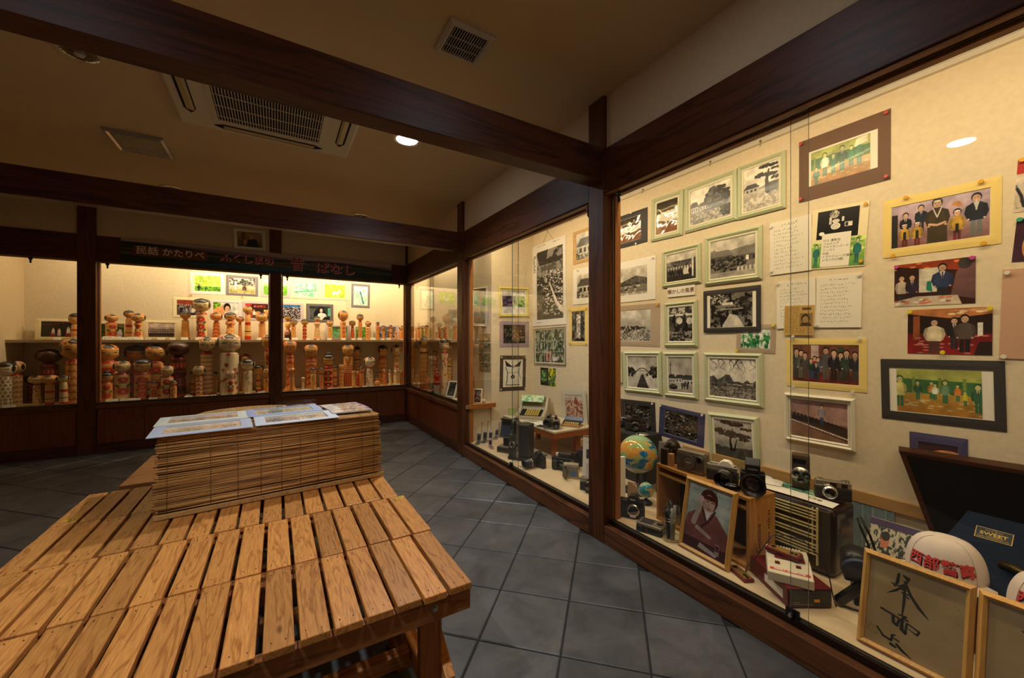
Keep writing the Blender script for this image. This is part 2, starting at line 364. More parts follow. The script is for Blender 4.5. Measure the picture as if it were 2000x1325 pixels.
CEDARX = wood('cedar_rail_x', (120, 68, 30), (186, 122, 64), 0, 8, .5, True, .5)
CEDARZ = wood('cedar_leg_z', (110, 60, 26), (176, 112, 56), 2, 8, .5, True, .5)
PINE = wood('pale_pine', (176, 128, 74), (222, 178, 118), 1, 8, .5, False, .4)
ALU = mat('brushed_rail', (92, 84, 76), .32, .85, var=.08, nscale=14)
DARKRAIL = mat('bronze_rail', (58, 44, 34), .35, .6)
BLACK = mat('black_plastic', (28, 28, 28), .36)
BLACKG = mat('black_gloss', (10, 10, 11), .12, spec=.6)
BLACKL = mat('black_leatherette', (38, 36, 34), .6, var=.25, nscale=300, bump=.3)
GREY = mat('grey_plastic', (128, 122, 110), .45)
DGREY = mat('dark_grey_plastic', (60, 58, 54), .45)
SILVER = mat('silver_metal', (196, 190, 178), .28, .9)
CHROME = mat('chrome', (225, 222, 214), .12, 1.0)
WHITE = mat('white_card', (240, 232, 212), .7)
OFFW = mat('offwhite_plastic', (226, 214, 184), .45)
PAPER = mat('paper', (238, 230, 212), .8, var=.03)
LENSG = mat('lens_glass', (14, 16, 26), .04, spec=1.0, coat=1.0)
GLASS = glassmat('clear_glass', (.988, .99, .985))
GEDGE = mat('glass_edge', (84, 96, 84), .2)
CLEAR = glassmat('clear_plastic', (.96, .97, .96), .03, 1.4)
MAROON = mat('maroon_plastic', (104, 18, 22), .4)
RED = mat('red_print', (196, 40, 36), .55)
# ------------------------------------------------------------------ floor of diagonal slate tiles
def tilemat():
    m, nt, b = newmat('slate_tile'); N = nt.nodes.new; L = nt.links
    tc = N('ShaderNodeTexCoord'); oi = N('ShaderNodeObjectInfo'); g = N('ShaderNodeNewGeometry')
    n = N('ShaderNodeTexNoise'); n.inputs['Scale'].default_value = 5; n.inputs['Detail'].default_value = 8; n.inputs['Roughness'].default_value = .65; n.inputs['Distortion'].default_value = .5
    L.new(g.outputs['Position'], n.inputs['Vector'])
    r = N('ShaderNodeValToRGB'); e = r.color_ramp.elements
    e[0].position = .28; e[0].color = (*lin((62, 61, 60)), 1); e[1].position = .75; e[1].color = (*lin((112, 110, 106)), 1)
    L.new(n.outputs['Fac'], r.inputs['Fac'])
    hs = N('ShaderNodeHueSaturation'); mr = N('ShaderNodeMapRange'); mr.inputs[3].default_value = .86; mr.inputs[4].default_value = 1.14
    L.new(oi.outputs['Random'], mr.inputs[0]); L.new(mr.outputs[0], hs.inputs['Value']); L.new(r.outputs[0], hs.inputs['Color']); L.new(hs.outputs[0], b.inputs['Base Color'])
    b.inputs['Roughness'].default_value = .42
    bp = N('ShaderNodeBump'); bp.inputs['Strength'].default_value = .25; bp.inputs['Distance'].default_value = .004
    L.new(n.outputs['Fac'], bp.inputs['Height']); L.new(bp.outputs['Normal'], b.inputs['Normal'])
    return m
TILE = tilemat()
XL, XF, XW, YB, YR, ZC = -2.275, 1.55, 2.40, 6.17, -1.5, 2.483   # left wall, case front, case back, back wall, rear wall, ceiling
floor_ = sbox('floor', XL-.1, XW+.1, YR-.1, YB+.1, -.08, -.0045, mat('grout', (40, 38, 36), .9, var=.15, nscale=30), 'floor of dark slate tiles laid diagonally')
def make_tiles():
    s = .2175; x0, y0 = 1.085, 1.7625; hw = s-.0042; pr = None
    for i in range(-24, 24):
        for j in range(-24, 24):
            cx, cy = x0+s*(i+j)+s, y0+s*(i-j)
            if not (XL-.1 < cx < 1.72 and -.3 < cy < 5.62): continue
            # only where the room shows (in front of the camera and not far outside the frame)
            d = cx*F_[0]+cy*F_[1]; l = cx*R_[0]+cy*R_[1]
            if d < .45 or abs(l)/d > 1.65: continue
            if pr is None:
                m = M(); b = .004
                P = [(hw, 0), (0, hw), (-hw, 0), (0, -hw)]; q = [(a*(1-b/hw*1.4), c*(1-b/hw*1.4)) for a, c in P]
                k = m.vs([(a, c, -.02) for a, c in P]+[(a, c, -.003) for a, c in P]+[(a, c, 0) for a, c in q])
                m.face([k+8, k+9, k+10, k+11])
                for t in range(4):
                    u = (t+1) % 4; m.face([k+t, k+u, k+4+u, k+4+t]); m.face([k+4+t, k+4+u, k+8+u, k+8+t])
                pr = m.build('tile', TILE, floor_); o = pr
            else:
                o = pr.copy(); COL.objects.link(o)
            o.location = (cx-floor_.location.x, cy-floor_.location.y, -floor_.location.z+random.uniform(-.0008, 0))
            o.rotation_euler = (random.uniform(-.002, .002), random.uniform(-.002, .002), 0)
make_tiles()
# ------------------------------------------------------------------ shell
sbox('ceiling', XL-.1, XW+.1, YR-.1, YB+.1, ZC, ZC+.1, CEILM)
sbox('wall_right', XW, XW+.08, YR, 3.55, -.0, ZC, CASEW)
sbox('wall_partition', 1.886, XW+.08, 3.55, 3.60, 0, ZC, CASEW)
sbox('wall_partition_lower', 1.62, 1.886, 3.575, 3.60, 0, .452, CASEW)
sbox('wall_side', 1.886, 1.946, 3.60, YB, 0, ZC, CASEW)
sbox('wall_back', XL-.08, 1.946, YB, YB+.08, 0, ZC, CASEW)
sbox('wall_left', XL-.08, XL, YR, YB, 0, ZC, PLASTER)
sbox('wall_rear', XL-.08, XW+.08, YR-.08, YR, 0, ZC, PLASTER)
sbox('wall_right_upper', 1.575, 1.635, YR, 5.51, 2.18, ZC, PLASTER)
sbox('wall_back_upper', XL, 1.575, 5.49, 5.55, 2.165, ZC, PLASTER)
# posts
def post(x0, x1, y0, y1, z1, z0=0): return sbox('pillar', x0, x1, y0, y1, z0, z1, DARKZ, None, .004)
post(XF, 1.665, 1.60, 1.722, ZC); post(XF, 1.665, 3.53, 3.652, ZC); post(XF, 1.63, 5.466, 5.57, ZC)
post(-1.672, -1.54, 5.462, 5.56, ZC); post(-.07, .05, 5.462, 5.56, ZC)
# beams and headers
def beam(*a): return sbox('beam', *a)
beam(XL, XF-.001, 1.60, 1.705, 2.007, 2.19, DARKX, 'near dark ceiling beam crossing the room', .004)
beam(XL, XF-.001, 3.53, 3.61, 1.995, 2.175, DARKX, 'far dark ceiling beam crossing the room', .004)
beam(XF+.004, 1.63, YR, 1.599, 1.943, 2.185, DARKY, 'dark header over the near glass case', .003)
beam(XF+.004, 1.63, 1.723, 3.529, 1.925, 2.18, DARKY, 'dark header over the middle glass case', .003)
beam(XF+.004, 1.63, 3.653, 5.465, 1.92, 2.175, DARKY, 'dark header over the side doll case', .003)
beam(-1.539, -.071, 5.468, 5.54, 1.917, 2.168, DARKX, 'dark header over the middle doll case', .003)
beam(.051, XF-.001, 5.468, 5.54, 1.917, 2.168, DARKX, 'dark header over the right doll case', .003)
beam(XL, -1.673, 5.468, 5.54, 1.917, 2.168, DARKX, 'dark header over the left doll case', .003)
# header rails (lighter strip under each header that guides the glass)
TR = wood('rail_wood', (104, 62, 28), (150, 94, 44), 1, 8, .5, False, .4)
TRX = wood('rail_wood_x', (104, 62, 28), (150, 94, 44), 0, 8, .5, False, .4)
n_ = 0
def trim(x0, x1, y0, y1, z0, z1, m, bevel=.0015):
    global n_; n_ += 1; return sbox('trim_%d' % n_, x0, x1, y0, y1, z0, z1, m, None, bevel)
for a, b, z in ((YR, 1.598, 1.943), (1.724, 3.528, 1.925), (3.654, 5.464, 1.92)):
    trim(1.562, 1.588, a, b, z-.008, z-.0005, TR); trim(1.619, 1.652, a, b, z-.012, z-.0005, TR)
for a, b in ((XL, -1.674), (-1.538, -.072), (.052, XF-.002)):
    trim(a, b, 5.478, 5.492, 1.909, 1.9165, TRX); trim(a, b, 5.522, 5.545, 1.905, 1.9165, TRX)
# jambs beside posts
for y0, y1, z0, z1 in ((1.578, 1.5985, .105, 1.93), (3.506, 3.5285, .105, 1.912), (1.7235, 1.742, .105, 1.912), (5.445, 5.4645, .49, 1.907), (3.6535, 3.672, .49, 1.907)):
    trim(1.618, 1.66, y0, y1, z0, z1, JAMB)
for x0, x1 in ((-1.5385, -1.524), (.0515, .066), (1.535, 1.549), (-.085, -.0715)):
    trim(x0, x1, 5.52, 5.552, .49, 1.904, JAMB)
# low cases on the right: sill, metal rail, display floor
for a, b in ((YR, 1.599), (1.723, 3.529)):
    trim(XF+.002, 1.592, a, b, 0, .0995, SILLY, .004); trim(1.5925, 1.624, a, b, 0, .124, DARKRAIL, .002); 
trim(1.6245, XW, YR, 3.575, 0, .12, CASEF, 0)
# cabinet fronts under the doll cases
def panels_back(x0, x1, edges):
    trim(x0, x1, 5.470, 5.50, 0, .092, DARKX); trim(x0, x1, 5.462, 5.50, .44, .478, SILLX, .003)
    t = trim(x0, x1, 5.497, 5.52, .0925, .4395, DARKZ, 0); xs = [x0+.004]+edges+[x1-.004]
    for k in range(len(xs)-1):
        yy = 5.484 if k % 2 else 5.478
        pbox('panel', xs[k]+.0015, xs[k+1]-.0015, yy, yy+.012, .095, .437, PANEL, t, .001, t.location)
SILLX = wood('sill_timber_x', (74, 38, 18), (124, 70, 36), 0, 6, .4, False, .5)
ux = lambda u: ony(u, 740, 5.48).x
panels_back(XL, -1.673, []); panels_back(-1.539, -.071, [ux(282), ux(370), ux(452)]); panels_back(.051, XF-.002, [ux(617), ux(679), ux(737)])
trim(XF+.003, 1.59, 3.653, 5.465, 0, .095, DARKY, .002); trim(XF-.004, 1.59, 3.653, 5.465, .425, .468, SILLY, .003)
tp = trim(1.578, 1.60, 3.653, 5.465, .0955, .4245, DARKZ, 0)
ys = [3.66, 4.07, 4.48, 4.90, 5.13, 5.458]
for k in range(5): pbox('panel', 1.561+.006*(k % 2), 1.573+.006*(k % 2), ys[k]+.0015, ys[k+1]-.0015, .098, .422, PANEL, tp, .001, tp.location)
# doll counter: L-shaped board, metal glass rail, ledge end
trim(XL, 1.886, 5.502, YB, .452, .485, mat('counter_board', (196, 168, 122), .6, var=.06), 0)
trim(1.592, 1.886, 3.512, 5.501, .452, .485, MATS['counter_board'], 0)
trim(1.60, 1.905, 3.488, 3.5115, .448, .492, wood('ledge_wood', (140, 78, 32), (178, 108, 52), 0, 8, .4, False, .4), .002)
for a, b in ((XL, -1.674), (-1.538, -.072), (.052, XF-.002)): trim(a, b, 5.480, 5.512, .4855, .503, ALU, .001)
trim(1.570, 1.602, 3.654, 5.464, .4855, .503, DARKRAIL, .001)
# upper shelf
SHELFM = mat('shelf_board', (176, 152, 116), .55, var=.06, nscale=8)
SHZ = 1.131
trim(XL, 1.884, 5.83, YB-.001, SHZ-.03, SHZ, SHELFM, .002); trim(1.71, 1.884, 4.22, 5.829, SHZ-.03, SHZ, SHELFM, .002)
# glass panes
def window(n, panes, horiz, pos, z0, z1, label):
    """panes: list of (a, b); successive panes sit 7 mm apart"""
    w_ = bpy.data.objects.new('window_%d' % n, None); COL.objects.link(w_); struct(w_, label)
    for k, (a, b) in enumerate(panes):
        p = pos+.008*k; c = (a+b)/2; L = (b-a)/2; hh = (z1-z0)/2; t = .0025
        m = M()
        if horiz: m.box(-L, L, -t, t, -hh, hh)
        else: m.box(-t, t, -L, L, -hh, hh)
        # faces: 2,4 = +-y ; 3,5 = +-x
        for fi in range(6): m.mi[fi] = 0 if (fi in ((2, 4) if horiz else (3, 5))) else 1
        m.build('glass_pane', [GLASS, GEDGE], w_, 0, (c, p, (z0+z1)/2) if horiz else (p, c, (z0+z1)/2))
    return w_
yx = lambda u, x=1.604: onx(u, 700, x).y
w1 = window(1, [(yx(1580), 1.577), (YR+.01, yx(1545, 1.612))], False, 1.601, .1245, 1.94, 'sliding glass of the near camera case')
w2 = window(2, [(1.743, yx(1001)), (yx(1013, 1.612), 3.505)], False, 1.601, .1245, 1.922, 'sliding glass of the middle camera case')
w3 = window(3, [(3.673, yx(841, 1.585)), (yx(847, 1.593), 5.444)], False, 1.580, .5035, 1.917, 'sliding glass of the side doll case')
xg = lambda u: ony(u, 600, 5.5).x
w4 = window(4, [(-1.523, xg(377)), (xg(367), -.086)], True, 5.490, .5035, 1.914, 'sliding glass of the middle doll case')
w5 = window(5, [(.067, xg(683)), (xg(676), 1.534)], True, 5.490, .5035, 1.914, 'sliding glass of the right doll case')
w6 = window(6, [(XL+.005, -1.675)], True, 5.490, .5035, 1.914, 'glass of the left doll case')
def latch(parent, loc, axis):
    m = M().at(loc, rz=0 if axis else -pi/2)
    m.sph((0, 0, 0), .016, .006, .018, 10, 6).cyl((0, .006, 0), .006, -.02, 8, 0, 'Y').lathe([(.004, -.045), (.009, -.03), (.005, -.012)], 8)
    m.build('latch', BLACK, parent)
for wd, x, y, z, ax in ((w1, 1.585, 1.52, 1.915, 0), (w2, 1.585, 3.46, 1.90, 0), (w2, 1.585, 1.76, 1.90, 0), (w3, 1.567, 5.40, 1.89, 0), (w4, -1.46, 5.478, 1.892, 1), (w4, -.16, 5.478, 1.892, 1), (w5, .11, 5.478, 1.892, 1), (w5, 1.46, 5.478, 1.892, 1), (w6, -1.98, 5.478, 1.895, 1)):
    latch(wd, (x, y, z), ax)
def lockb(parent, p):
    m = M().at(p, rz=-pi/2); m.box(-.022, .022, -.004, .004, 0, .028).cyl((0, -.004, .012), .009, -.016, 12, 0, 'Y').cyl((0, -.02, .012), .006, -.004, 10, 1, 'Y').box(-.003, .003, -.02, -.012, -.008, .004)
    m.build('glass_lock', [BLACK, CHROME], parent)
lockb(w1, (1.598, yx(1550), .126)); lockb(w2, (1.598, yx(1000), .126)); lockb(w3, (1.577, yx(846, 1.58), .504))
# wall details of the camera case
def rail(y0, y1, label, ys_):
    t = thing('picture_rail', label, 'rail', (XW-.012, (y0+y1)/2, 2.268)); L = (y1-y0)/2
    M().box(-.004, .011, -L, L, -.010, .022).box(-.010, -.004, -L, L, -.010, -.003).box(-.010, -.004, -L, L, .015, .022).build('rail_profile', mat('white_metal', (226, 220, 205), .3, .3), t)
    for y in ys_:
        m = M().at((-.012, y-t.location.y, -.005)); m.tube([(.003, 0, 0), (0, 0, -.018), (-.004, 0, -.026), (-.010, 0, -.022), (-.010, 0, -.014)], .002).box(-.003, .004, -.006, .006, -.003, .008)
        m.build('rail_hook', CHROME, t)
rail(YR+.05, 3.3, 'silver picture rail with hooks along top of camera case wall', [onx(u, v, XW).y for u, v in ((1392, 312), (1260, 367), (1490, 268), (1120, 427), (1073, 447))])
trim(XW-.018, XW-.0005, YR, 1.7, .352, .405, wood('case_batten', (176, 132, 76), (204, 160, 100), 1, 7, .5, False, .3), .001)
# ------------------------------------------------------------------ lamps and ceiling fittings
TUBE = mat('lamp_tube', (255, 240, 210), .4, emit=((255, 214, 150), 9.0))
def strip(loc, L, along_y, label):
    t = thing('strip_light', label, 'lamp', loc, 0 if not along_y else pi/2, 'strip lamps hidden inside the glass cases')
    M().box(-L/2, L/2, -.03, .03, .025, .06).build('lamp_housing', WHITE, t); M().at((-L/2+.02, 0, .012)).cyl((0, 0, 0), .012, L-.04, 10, 0, 'X').build('lamp_tube', TUBE, t)
strip((1.70, .45, 2.262), 2.3, True, 'strip lamp above the near camera case')
strip((1.70, 2.62, 2.262), 1.6, True, 'strip lamp above the middle camera case')
strip((.36, 5.70, 2.38), 2.4, False, 'strip lamp above the right doll case')
strip((-1.55, 5.70, 2.38), .8, False, 'added fill strip brightening the left doll case')  # housing and tube made up to go with the added fill
LEDM = mat('led_disc', (255, 255, 255), .4, emit=((236, 244, 255), 60.0))
REFL = mat('lamp_reflector', (210, 212, 216), .12, 1.0, bump=.35, nscale=55)
OFFB = mat('lamp_bulb_off', (190, 186, 176), .3)
def downlight(x, y, on, label):
    t = thing('downlight', label, 'downlight', (x, y, ZC))
    M().lathe([(.066, -.001), (.088, -.006), (.092, -.001)], 32, 0, caps=False).build('lamp_ring', CEILM, t)
    if on: M().lathe([(.066, -.004), (.04, -.009), (.004, -.011)], 28).build('lamp_face', LEDM, t)
    else:
        M().lathe([(.067, -.001), (.062, -.003), (.045, -.0035), (.03, -.002), (.004, -.002)], 32, caps=False).build('lamp_reflector', REFL, t)
        M().lathe([(.02, -.003), (.016, -.012), (.003, -.015)], 14).build('bulb', OFFB, t)
downlight(.756, 2.641, True, 'lit white round downlight in ceiling beyond near beam')
downlight(-.80, 2.645, False, 'unlit round downlight half hidden by near beam at left')
downlight(-.80, 4.57, False, 'unlit round downlight just showing over far beam at left')
downlight(.785, 4.52, False, 'unlit round downlight just showing over far beam at right')
downlight(-.80, .72, True, 'lit round downlight in ceiling behind the camera')
downlight(.78, .72, True, 'lit round downlight in ceiling over the bench, near the camera')
VENTW = mat('vent_white', (196, 184, 164), .5)
VENTD = mat('vent_dark', (14, 12, 10), .9)
def vent(x, y, sx, sy, nb, label, m, cross, dep=.022):
    t = thing('ceiling_vent', label, 'vent', (x, y, ZC))
    b = .026
    M().at(rx=pi/2).ring(sx, sy, b, -dep, .0, 0, None, -dep*.75).build('vent_frame', m, t)
    M().box(-sx/2+b, sx/2-b, -sy/2+b, sy/2-b, -.006, -.001).build('vent_back', VENTD, t)
    g = M(); w = sx-2*b; pr = None
    for k in range(nb):
        xx = -w/2+w*(k+.5)/nb
        if pr is None: pr = M().box(-.0014, .0014, -sy/2+b, sy/2-b, -dep*.86, -dep*.66).build('slat', m, t); o = pr
        else: o = pr.copy(); COL.objects.link(o)
        o.location = (xx, 0, 0)
    for k in range(cross):
        yy = -sy/2+b+(sy-2*b)*(k+1)/(cross+1); M().box(-w/2, w/2, yy-.0012, yy+.0012, -dep*.93, -dep*.7).build('cross_bar', m, t)
vent(.733, 1.642, .215, .212, 14, 'square white slatted ceiling vent near top of the view', VENTW, 2)
vent(-.805, 3.63, .30, .33, 24, 'silver rimmed slatted ceiling vent at left, beside air conditioner', mat('vent_metal', (186, 178, 166), .3, .7), 0)
def aircon():
    t = thing('air_conditioner', 'white ceiling cassette air conditioner half hidden behind near beam', 'air conditioner', (-.03, 2.615, ZC))
    m = mat('ac_white', (206, 192, 164), .5); s = .475
    M().box(-s+.012, s-.012, -s+.012, s-.012, -.03, -.0, 0).box(-s, s, -s, s, -.012, 0).build('ac_panel', m, t, .006)
    M().at((0, 0, -.031), rx=pi/2).ring(.60, .66, .03, -.008, 0).build('grille_frame', m, t)
    M().box(-.27, .27, -.30, .30, -.034, -.0315).build('grille_back', VENTD, t)
    pr = None
    for k in range(38):
        if pr is None: pr = M().box(-.0022, .0022, -.30, .30, -.040, -.034).build('grille_bar', m, t); o = pr
        else: o = pr.copy(); COL.objects.link(o)
        o.location = (-.27+.54*(k+.5)/38, 0, 0)
    for k in range(5): M().box(-.27, .27, -.30+.6*(k+.5)/5-.002, -.30+.6*(k+.5)/5+.002, -.042, -.038).build('grille_cross_bar', m, t)
    lm = mat('ac_louvre', (188, 164, 110), .5)
    for a in range(4):
        c = M().at(rz=a*pi/2); c.prism([(-.30, 0), (-.25, -.028), (.25, -.028), (.30, 0), (.25, .028), (-.25, .028)], -.0335, -.030, 0, 'XY')
        for i_ in range(len(c.v)): pass
        c.v = [tuple(Matrix.Rotation(a*pi/2, 4, 'Z') @ (Vector((0, .395, 0))+Matrix.Rotation(-a*pi/2, 4, 'Z') @ Vector(v))) for v in c.v]
        c.build('louvre_opening', VENTD, t)
        l = M(); l.v = []; l.at(rz=a*pi/2); l.prism([(.385, -.042), (.372, -.036), (.40, -.033), (.41, -.036)], -.25, .25, 0, 'YZ'); l.build('louvre', lm, t)
aircon()
# ------------------------------------------------------------------ banner over the doll cases
def banner():
    a = ony(235, 500, 5.45); b = ony(765, 530, 5.45); x0, x1 = a.x, b.x
    z0, z1 = 1.925, 2.165; cx, cz = (x0+x1)/2, (z0+z1)/2; L = x1-x0; h = z1-z0
    t = thing('banner_sign', 'long printed banner board with Japanese lettering above the doll cases', 'sign', (cx, 5.456, cz))
    W = 4.0; c = Cv(480, 60, (26, 34, 18), W*2)
    A = c.A
    def band(y0, f, col):
        xs = np.linspace(0, A, 60); c.poly([(0, y0)]+[(x, f(x/A)) for x in xs]+[(A, y0)], col)
    c.rect(0, .6, A, 1, (168, 146, 136))
    band(0, lambda q: .86-.1*q+.05*sin(q*7), (118, 96, 104)); band(0, lambda q: .80-.12*q+.09*sin(q*9+1), (20, 40, 26))
    band(0, lambda q: .60+.06*sin(q*11), (96, 84, 30)); band(0, lambda q: .52+.05*sin(q*8+1), (34, 58, 32)); band(0, lambda q: .40+.06*sin(q*13+2), (88, 78, 34)); band(0, lambda q: .33+.05*sin(q*9), (20, 44, 36))
    c.poly([(A*.16, .16), (A*.34, .26), (A*.5, .27), (A*.62, .18), (A*.52, .08), (A*.3, .06)], (30, 84, 110))
    band(0, lambda q: .06+.03*sin(q*10), (40, 60, 26))
    M().box(-L/2, L/2, .001, .008, -h/2, h/2).build('banner_board', mat('banner_edge', (60, 40, 26), .6), t)
    M().quad([(-L/2, .0005, -h/2), (L/2, .0005, -h/2), (L/2, .0005, h/2), (-L/2, .0005, h/2)]).build('banner_print', imgmat('banner_img', c.arr(), .4), t)
    f = lambda u: ony(u, 520, 5.45).x-cx
    pl = M().box(-.5, .5, -.0035, .0003, -.5, .5); px = (f(259), f(405))
    pl.v = [((px[0]+px[1])/2+v[0]*(px[1]-px[0]), v[1], .008+v[2]*.105) for v in pl.v]
    p = pl.build('title_plate', mat('plate_brown', (108, 62, 34), .5), t, .02)
    text('民話 かたりべ', .088, mat('letter_cream', (232, 214, 190), .6), p, ((px[0]+px[1])/2, -.0045, .008), off=.0012, sx=1.02)
    crim = mat('letter_crimson', (150, 22, 54), .5); outl = mat('letter_outline', (226, 196, 190), .6)
    for body, u, dz, s, sx in (('ふくしまの', 483, .012, .100, 1.04), ('昔', 580, .0, .165, .95), ('ばなし', 656, -.016, .140, 1.12)):
        text(body, s, outl, t, (f(u)+.006, -.0012, dz-.006), off=.0035, sx=sx)
        text(body, s, crim, t, (f(u), -.0028, dz), off=.0022, sx=sx)
# ------------------------------------------------------------------ slatted benches
BZ = .42
def bench(x0, x1, y0, y1, n, label, seed, legs=True):
    rd = random.Random(seed); t = thing('slatted_bench', label, 'bench', (0, 0, 0), 0, 'slatted benches pushed together into one table')
    t.location = ((x0+x1)/2, (y0+y1)/2, 0); W = (x1-x0)/n; d = (y1-y0); pr = None
    for k in range(n):
        if pr is None:
            m = M(); w_ = W*.855/2
            m.box(-w_, w_, -d/2+.003, d/2-.003, -.02, 0)
            pr = m.build('slat', CEDARY, t, .0025); o = pr
        else: o = pr.copy(); COL.objects.link(o)
        o.location = (x0+W*(k+.5)-t.location.x+rd.uniform(-.002, .002), rd.uniform(-.003, .003), BZ-rd.uniform(0, .0015))
        o.rotation_euler = (0, 0, rd.uniform(-.006, .006))
    hole = M()
    for k in range(n):
        for yy in (-d/2+.03, d/2-.03):
            for dx in (-.016, .016): hole.cyl((x0+W*(k+.5)-t.location.x+dx+rd.uniform(-.003, .003), yy+rd.uniform(-.006, .006), BZ-.003), .0016, .0036, 6)
    tag(hole.build('nail_heads', mat('nail', (50, 36, 24), .5), t), kind='stuff')
    L = (x1-x0)/2
    for yy in (-d/2+.012, d/2-.042): M().box(-L+.006, L-.006, yy, yy+.03, -.03, .03).build('apron_rail', CEDARX, t, .002, (0, 0, BZ-.052))
    for sx in (-1, 1):
        for yy in (-d/2+.043, d/2-.073): M().box(-.032, .032, 0, .03, 0, BZ-.024).build('leg', CEDARZ, t, .002, (sx*(L-.115), yy, 0))
        M().box(-.02, .02, -d/2+.05, d/2-.05, -.02, .02).build('foot_rail', CEDARY, t, .002, (sx*(L-.115), 0, .14))
        b_ = M().at((0, 0, 0), rx=radians(32 if sx > 0 else -32)); b_.box(-.014, .014, -.2, .2, -.018, .018); b_.build('brace', CEDARY, t, .002, (sx*(L-.07), 0, .255))
        bo = M().at((sx*(L-.115), -d/2+.0125, BZ-.045)); bo.cyl((0, 0, 0), .009, -.002, 14, 0, 'Y').cyl((0, -.002, 0), .006, -.006, 6, 0, 'Y'); bo.build('bolt', SILVER, t)
    M().box(-L+.14, L-.14, -.02, .02, -.02, .02).build('stretcher', CEDARX, t, .002, (0, 0, .14))
    return t
bench(-.715, .495, 1.040, 1.410, 16, 'frontmost slatted cedar bench, with bolted apron and leg showing', 1)
bench(-.722, .500, 1.412, 1.790, 16, 'second slatted cedar bench from the front, yellow label at right', 2)
bench(-.738, .478, 1.792, 2.160, 16, 'third slatted cedar bench, partly under the reed covered box', 3)
bench(-.740, .470, 2.162, 2.535, 16, 'fourth slatted cedar bench, behind the reed covered box, yellow label at left', 4)
def sticker(u, v, label, rz):
    p = onz(u, v, BZ+.0008); t = thing('sticker', label, 'sticker', p, rz)
    M().box(-.017, .017, -.009, .009, -.0004, 0).build('sticker_paper', mat('sticker_yellow', (226, 196, 40), .6), t)
    text('№ 9', .012, mat('ink_dark', (40, 34, 30), .6), t, (0, 0, .0002), (0, 0, 0))
sticker(780, 973, 'small yellow numbered sticker on right end of second bench', .1); sticker(139, 1016, 'small yellow numbered sticker on left end of fourth bench', .1)
def plank_table():
    t = thing('wooden_bench', 'smooth plank bench behind the slatted benches, seen left of reed box', 'bench', (-.05, 2.88, 0))
    for k in range(4): M().box(-.60, .52, -.072, .072, -.028, 0).build('plank', CEDARX, t, .003, (0, -.225+.148*k, BZ+.004))
    for sx in (-.5, .42):
        for sy in (-.22, .22): M().box(-.025, .025, -.025, .025, 0, BZ-.026).build('leg', CEDARZ, t, .002, (sx, sy, 0))
plank_table()
def round_table():
    zt = .60; t = thing('wooden_table', 'plain wooden table with rounded back edge behind the reed covered box', 'table', (-.15, 3.46, 0))
    P = [(-.28+.06*cos(a)-.0, .2+.06*sin(a)) for a in np.linspace(pi, pi/2, 6)]+[(.0, .275), (.21, .255), (.21, -.2), (-.34, -.2)]
    P = [(-.345, -.2), (.215, -.2), (.215, .215), (.10, .285), (-.02, .300), (-.13, .285), (-.22, .25), (-.30, .18), (-.345, .06)]
    M().prism(P, -.025, 0, 0, 'XY').build('tabletop', PINE, t, .004, (0, 0, zt))
    for x, y in ((-.25, -.14), (.16, -.14), (.16, .16), (-.2, .1)): M().cyl((x, y, 0), .02, zt-.026, 12).build('leg', PINE, t)
round_table()
# ------------------------------------------------------------------ box wrapped in a reed blind
def reedmat():
    m, nt, b = newmat('reeds'); N = nt.nodes.new; L = nt.links
    tc = N('ShaderNodeTexCoord'); mp = N('ShaderNodeMapping'); mp.inputs['Scale'].default_value = (3.0, 60, 230)
    L.new(tc.outputs['Object'], mp.inputs['Vector']); n = N('ShaderNodeTexNoise'); n.inputs['Scale'].default_value = 1.0; n.inputs['Detail'].default_value = 3
    L.new(mp.outputs[0], n.inputs['Vector']); r = N('ShaderNodeValToRGB'); e = r.color_ramp.elements
    e[0].position = .34; e[0].color = (*lin((104, 60, 26)), 1); e[1].position = .62; e[1].color = (*lin((226, 172, 100)), 1)
    L.new(n.outputs['Fac'], r.inputs['Fac']); L.new(r.outputs[0], b.inputs['Base Color']); b.inputs['Roughness'].default_value = .5; return m
REED = reedmat()
BOXZ = .742
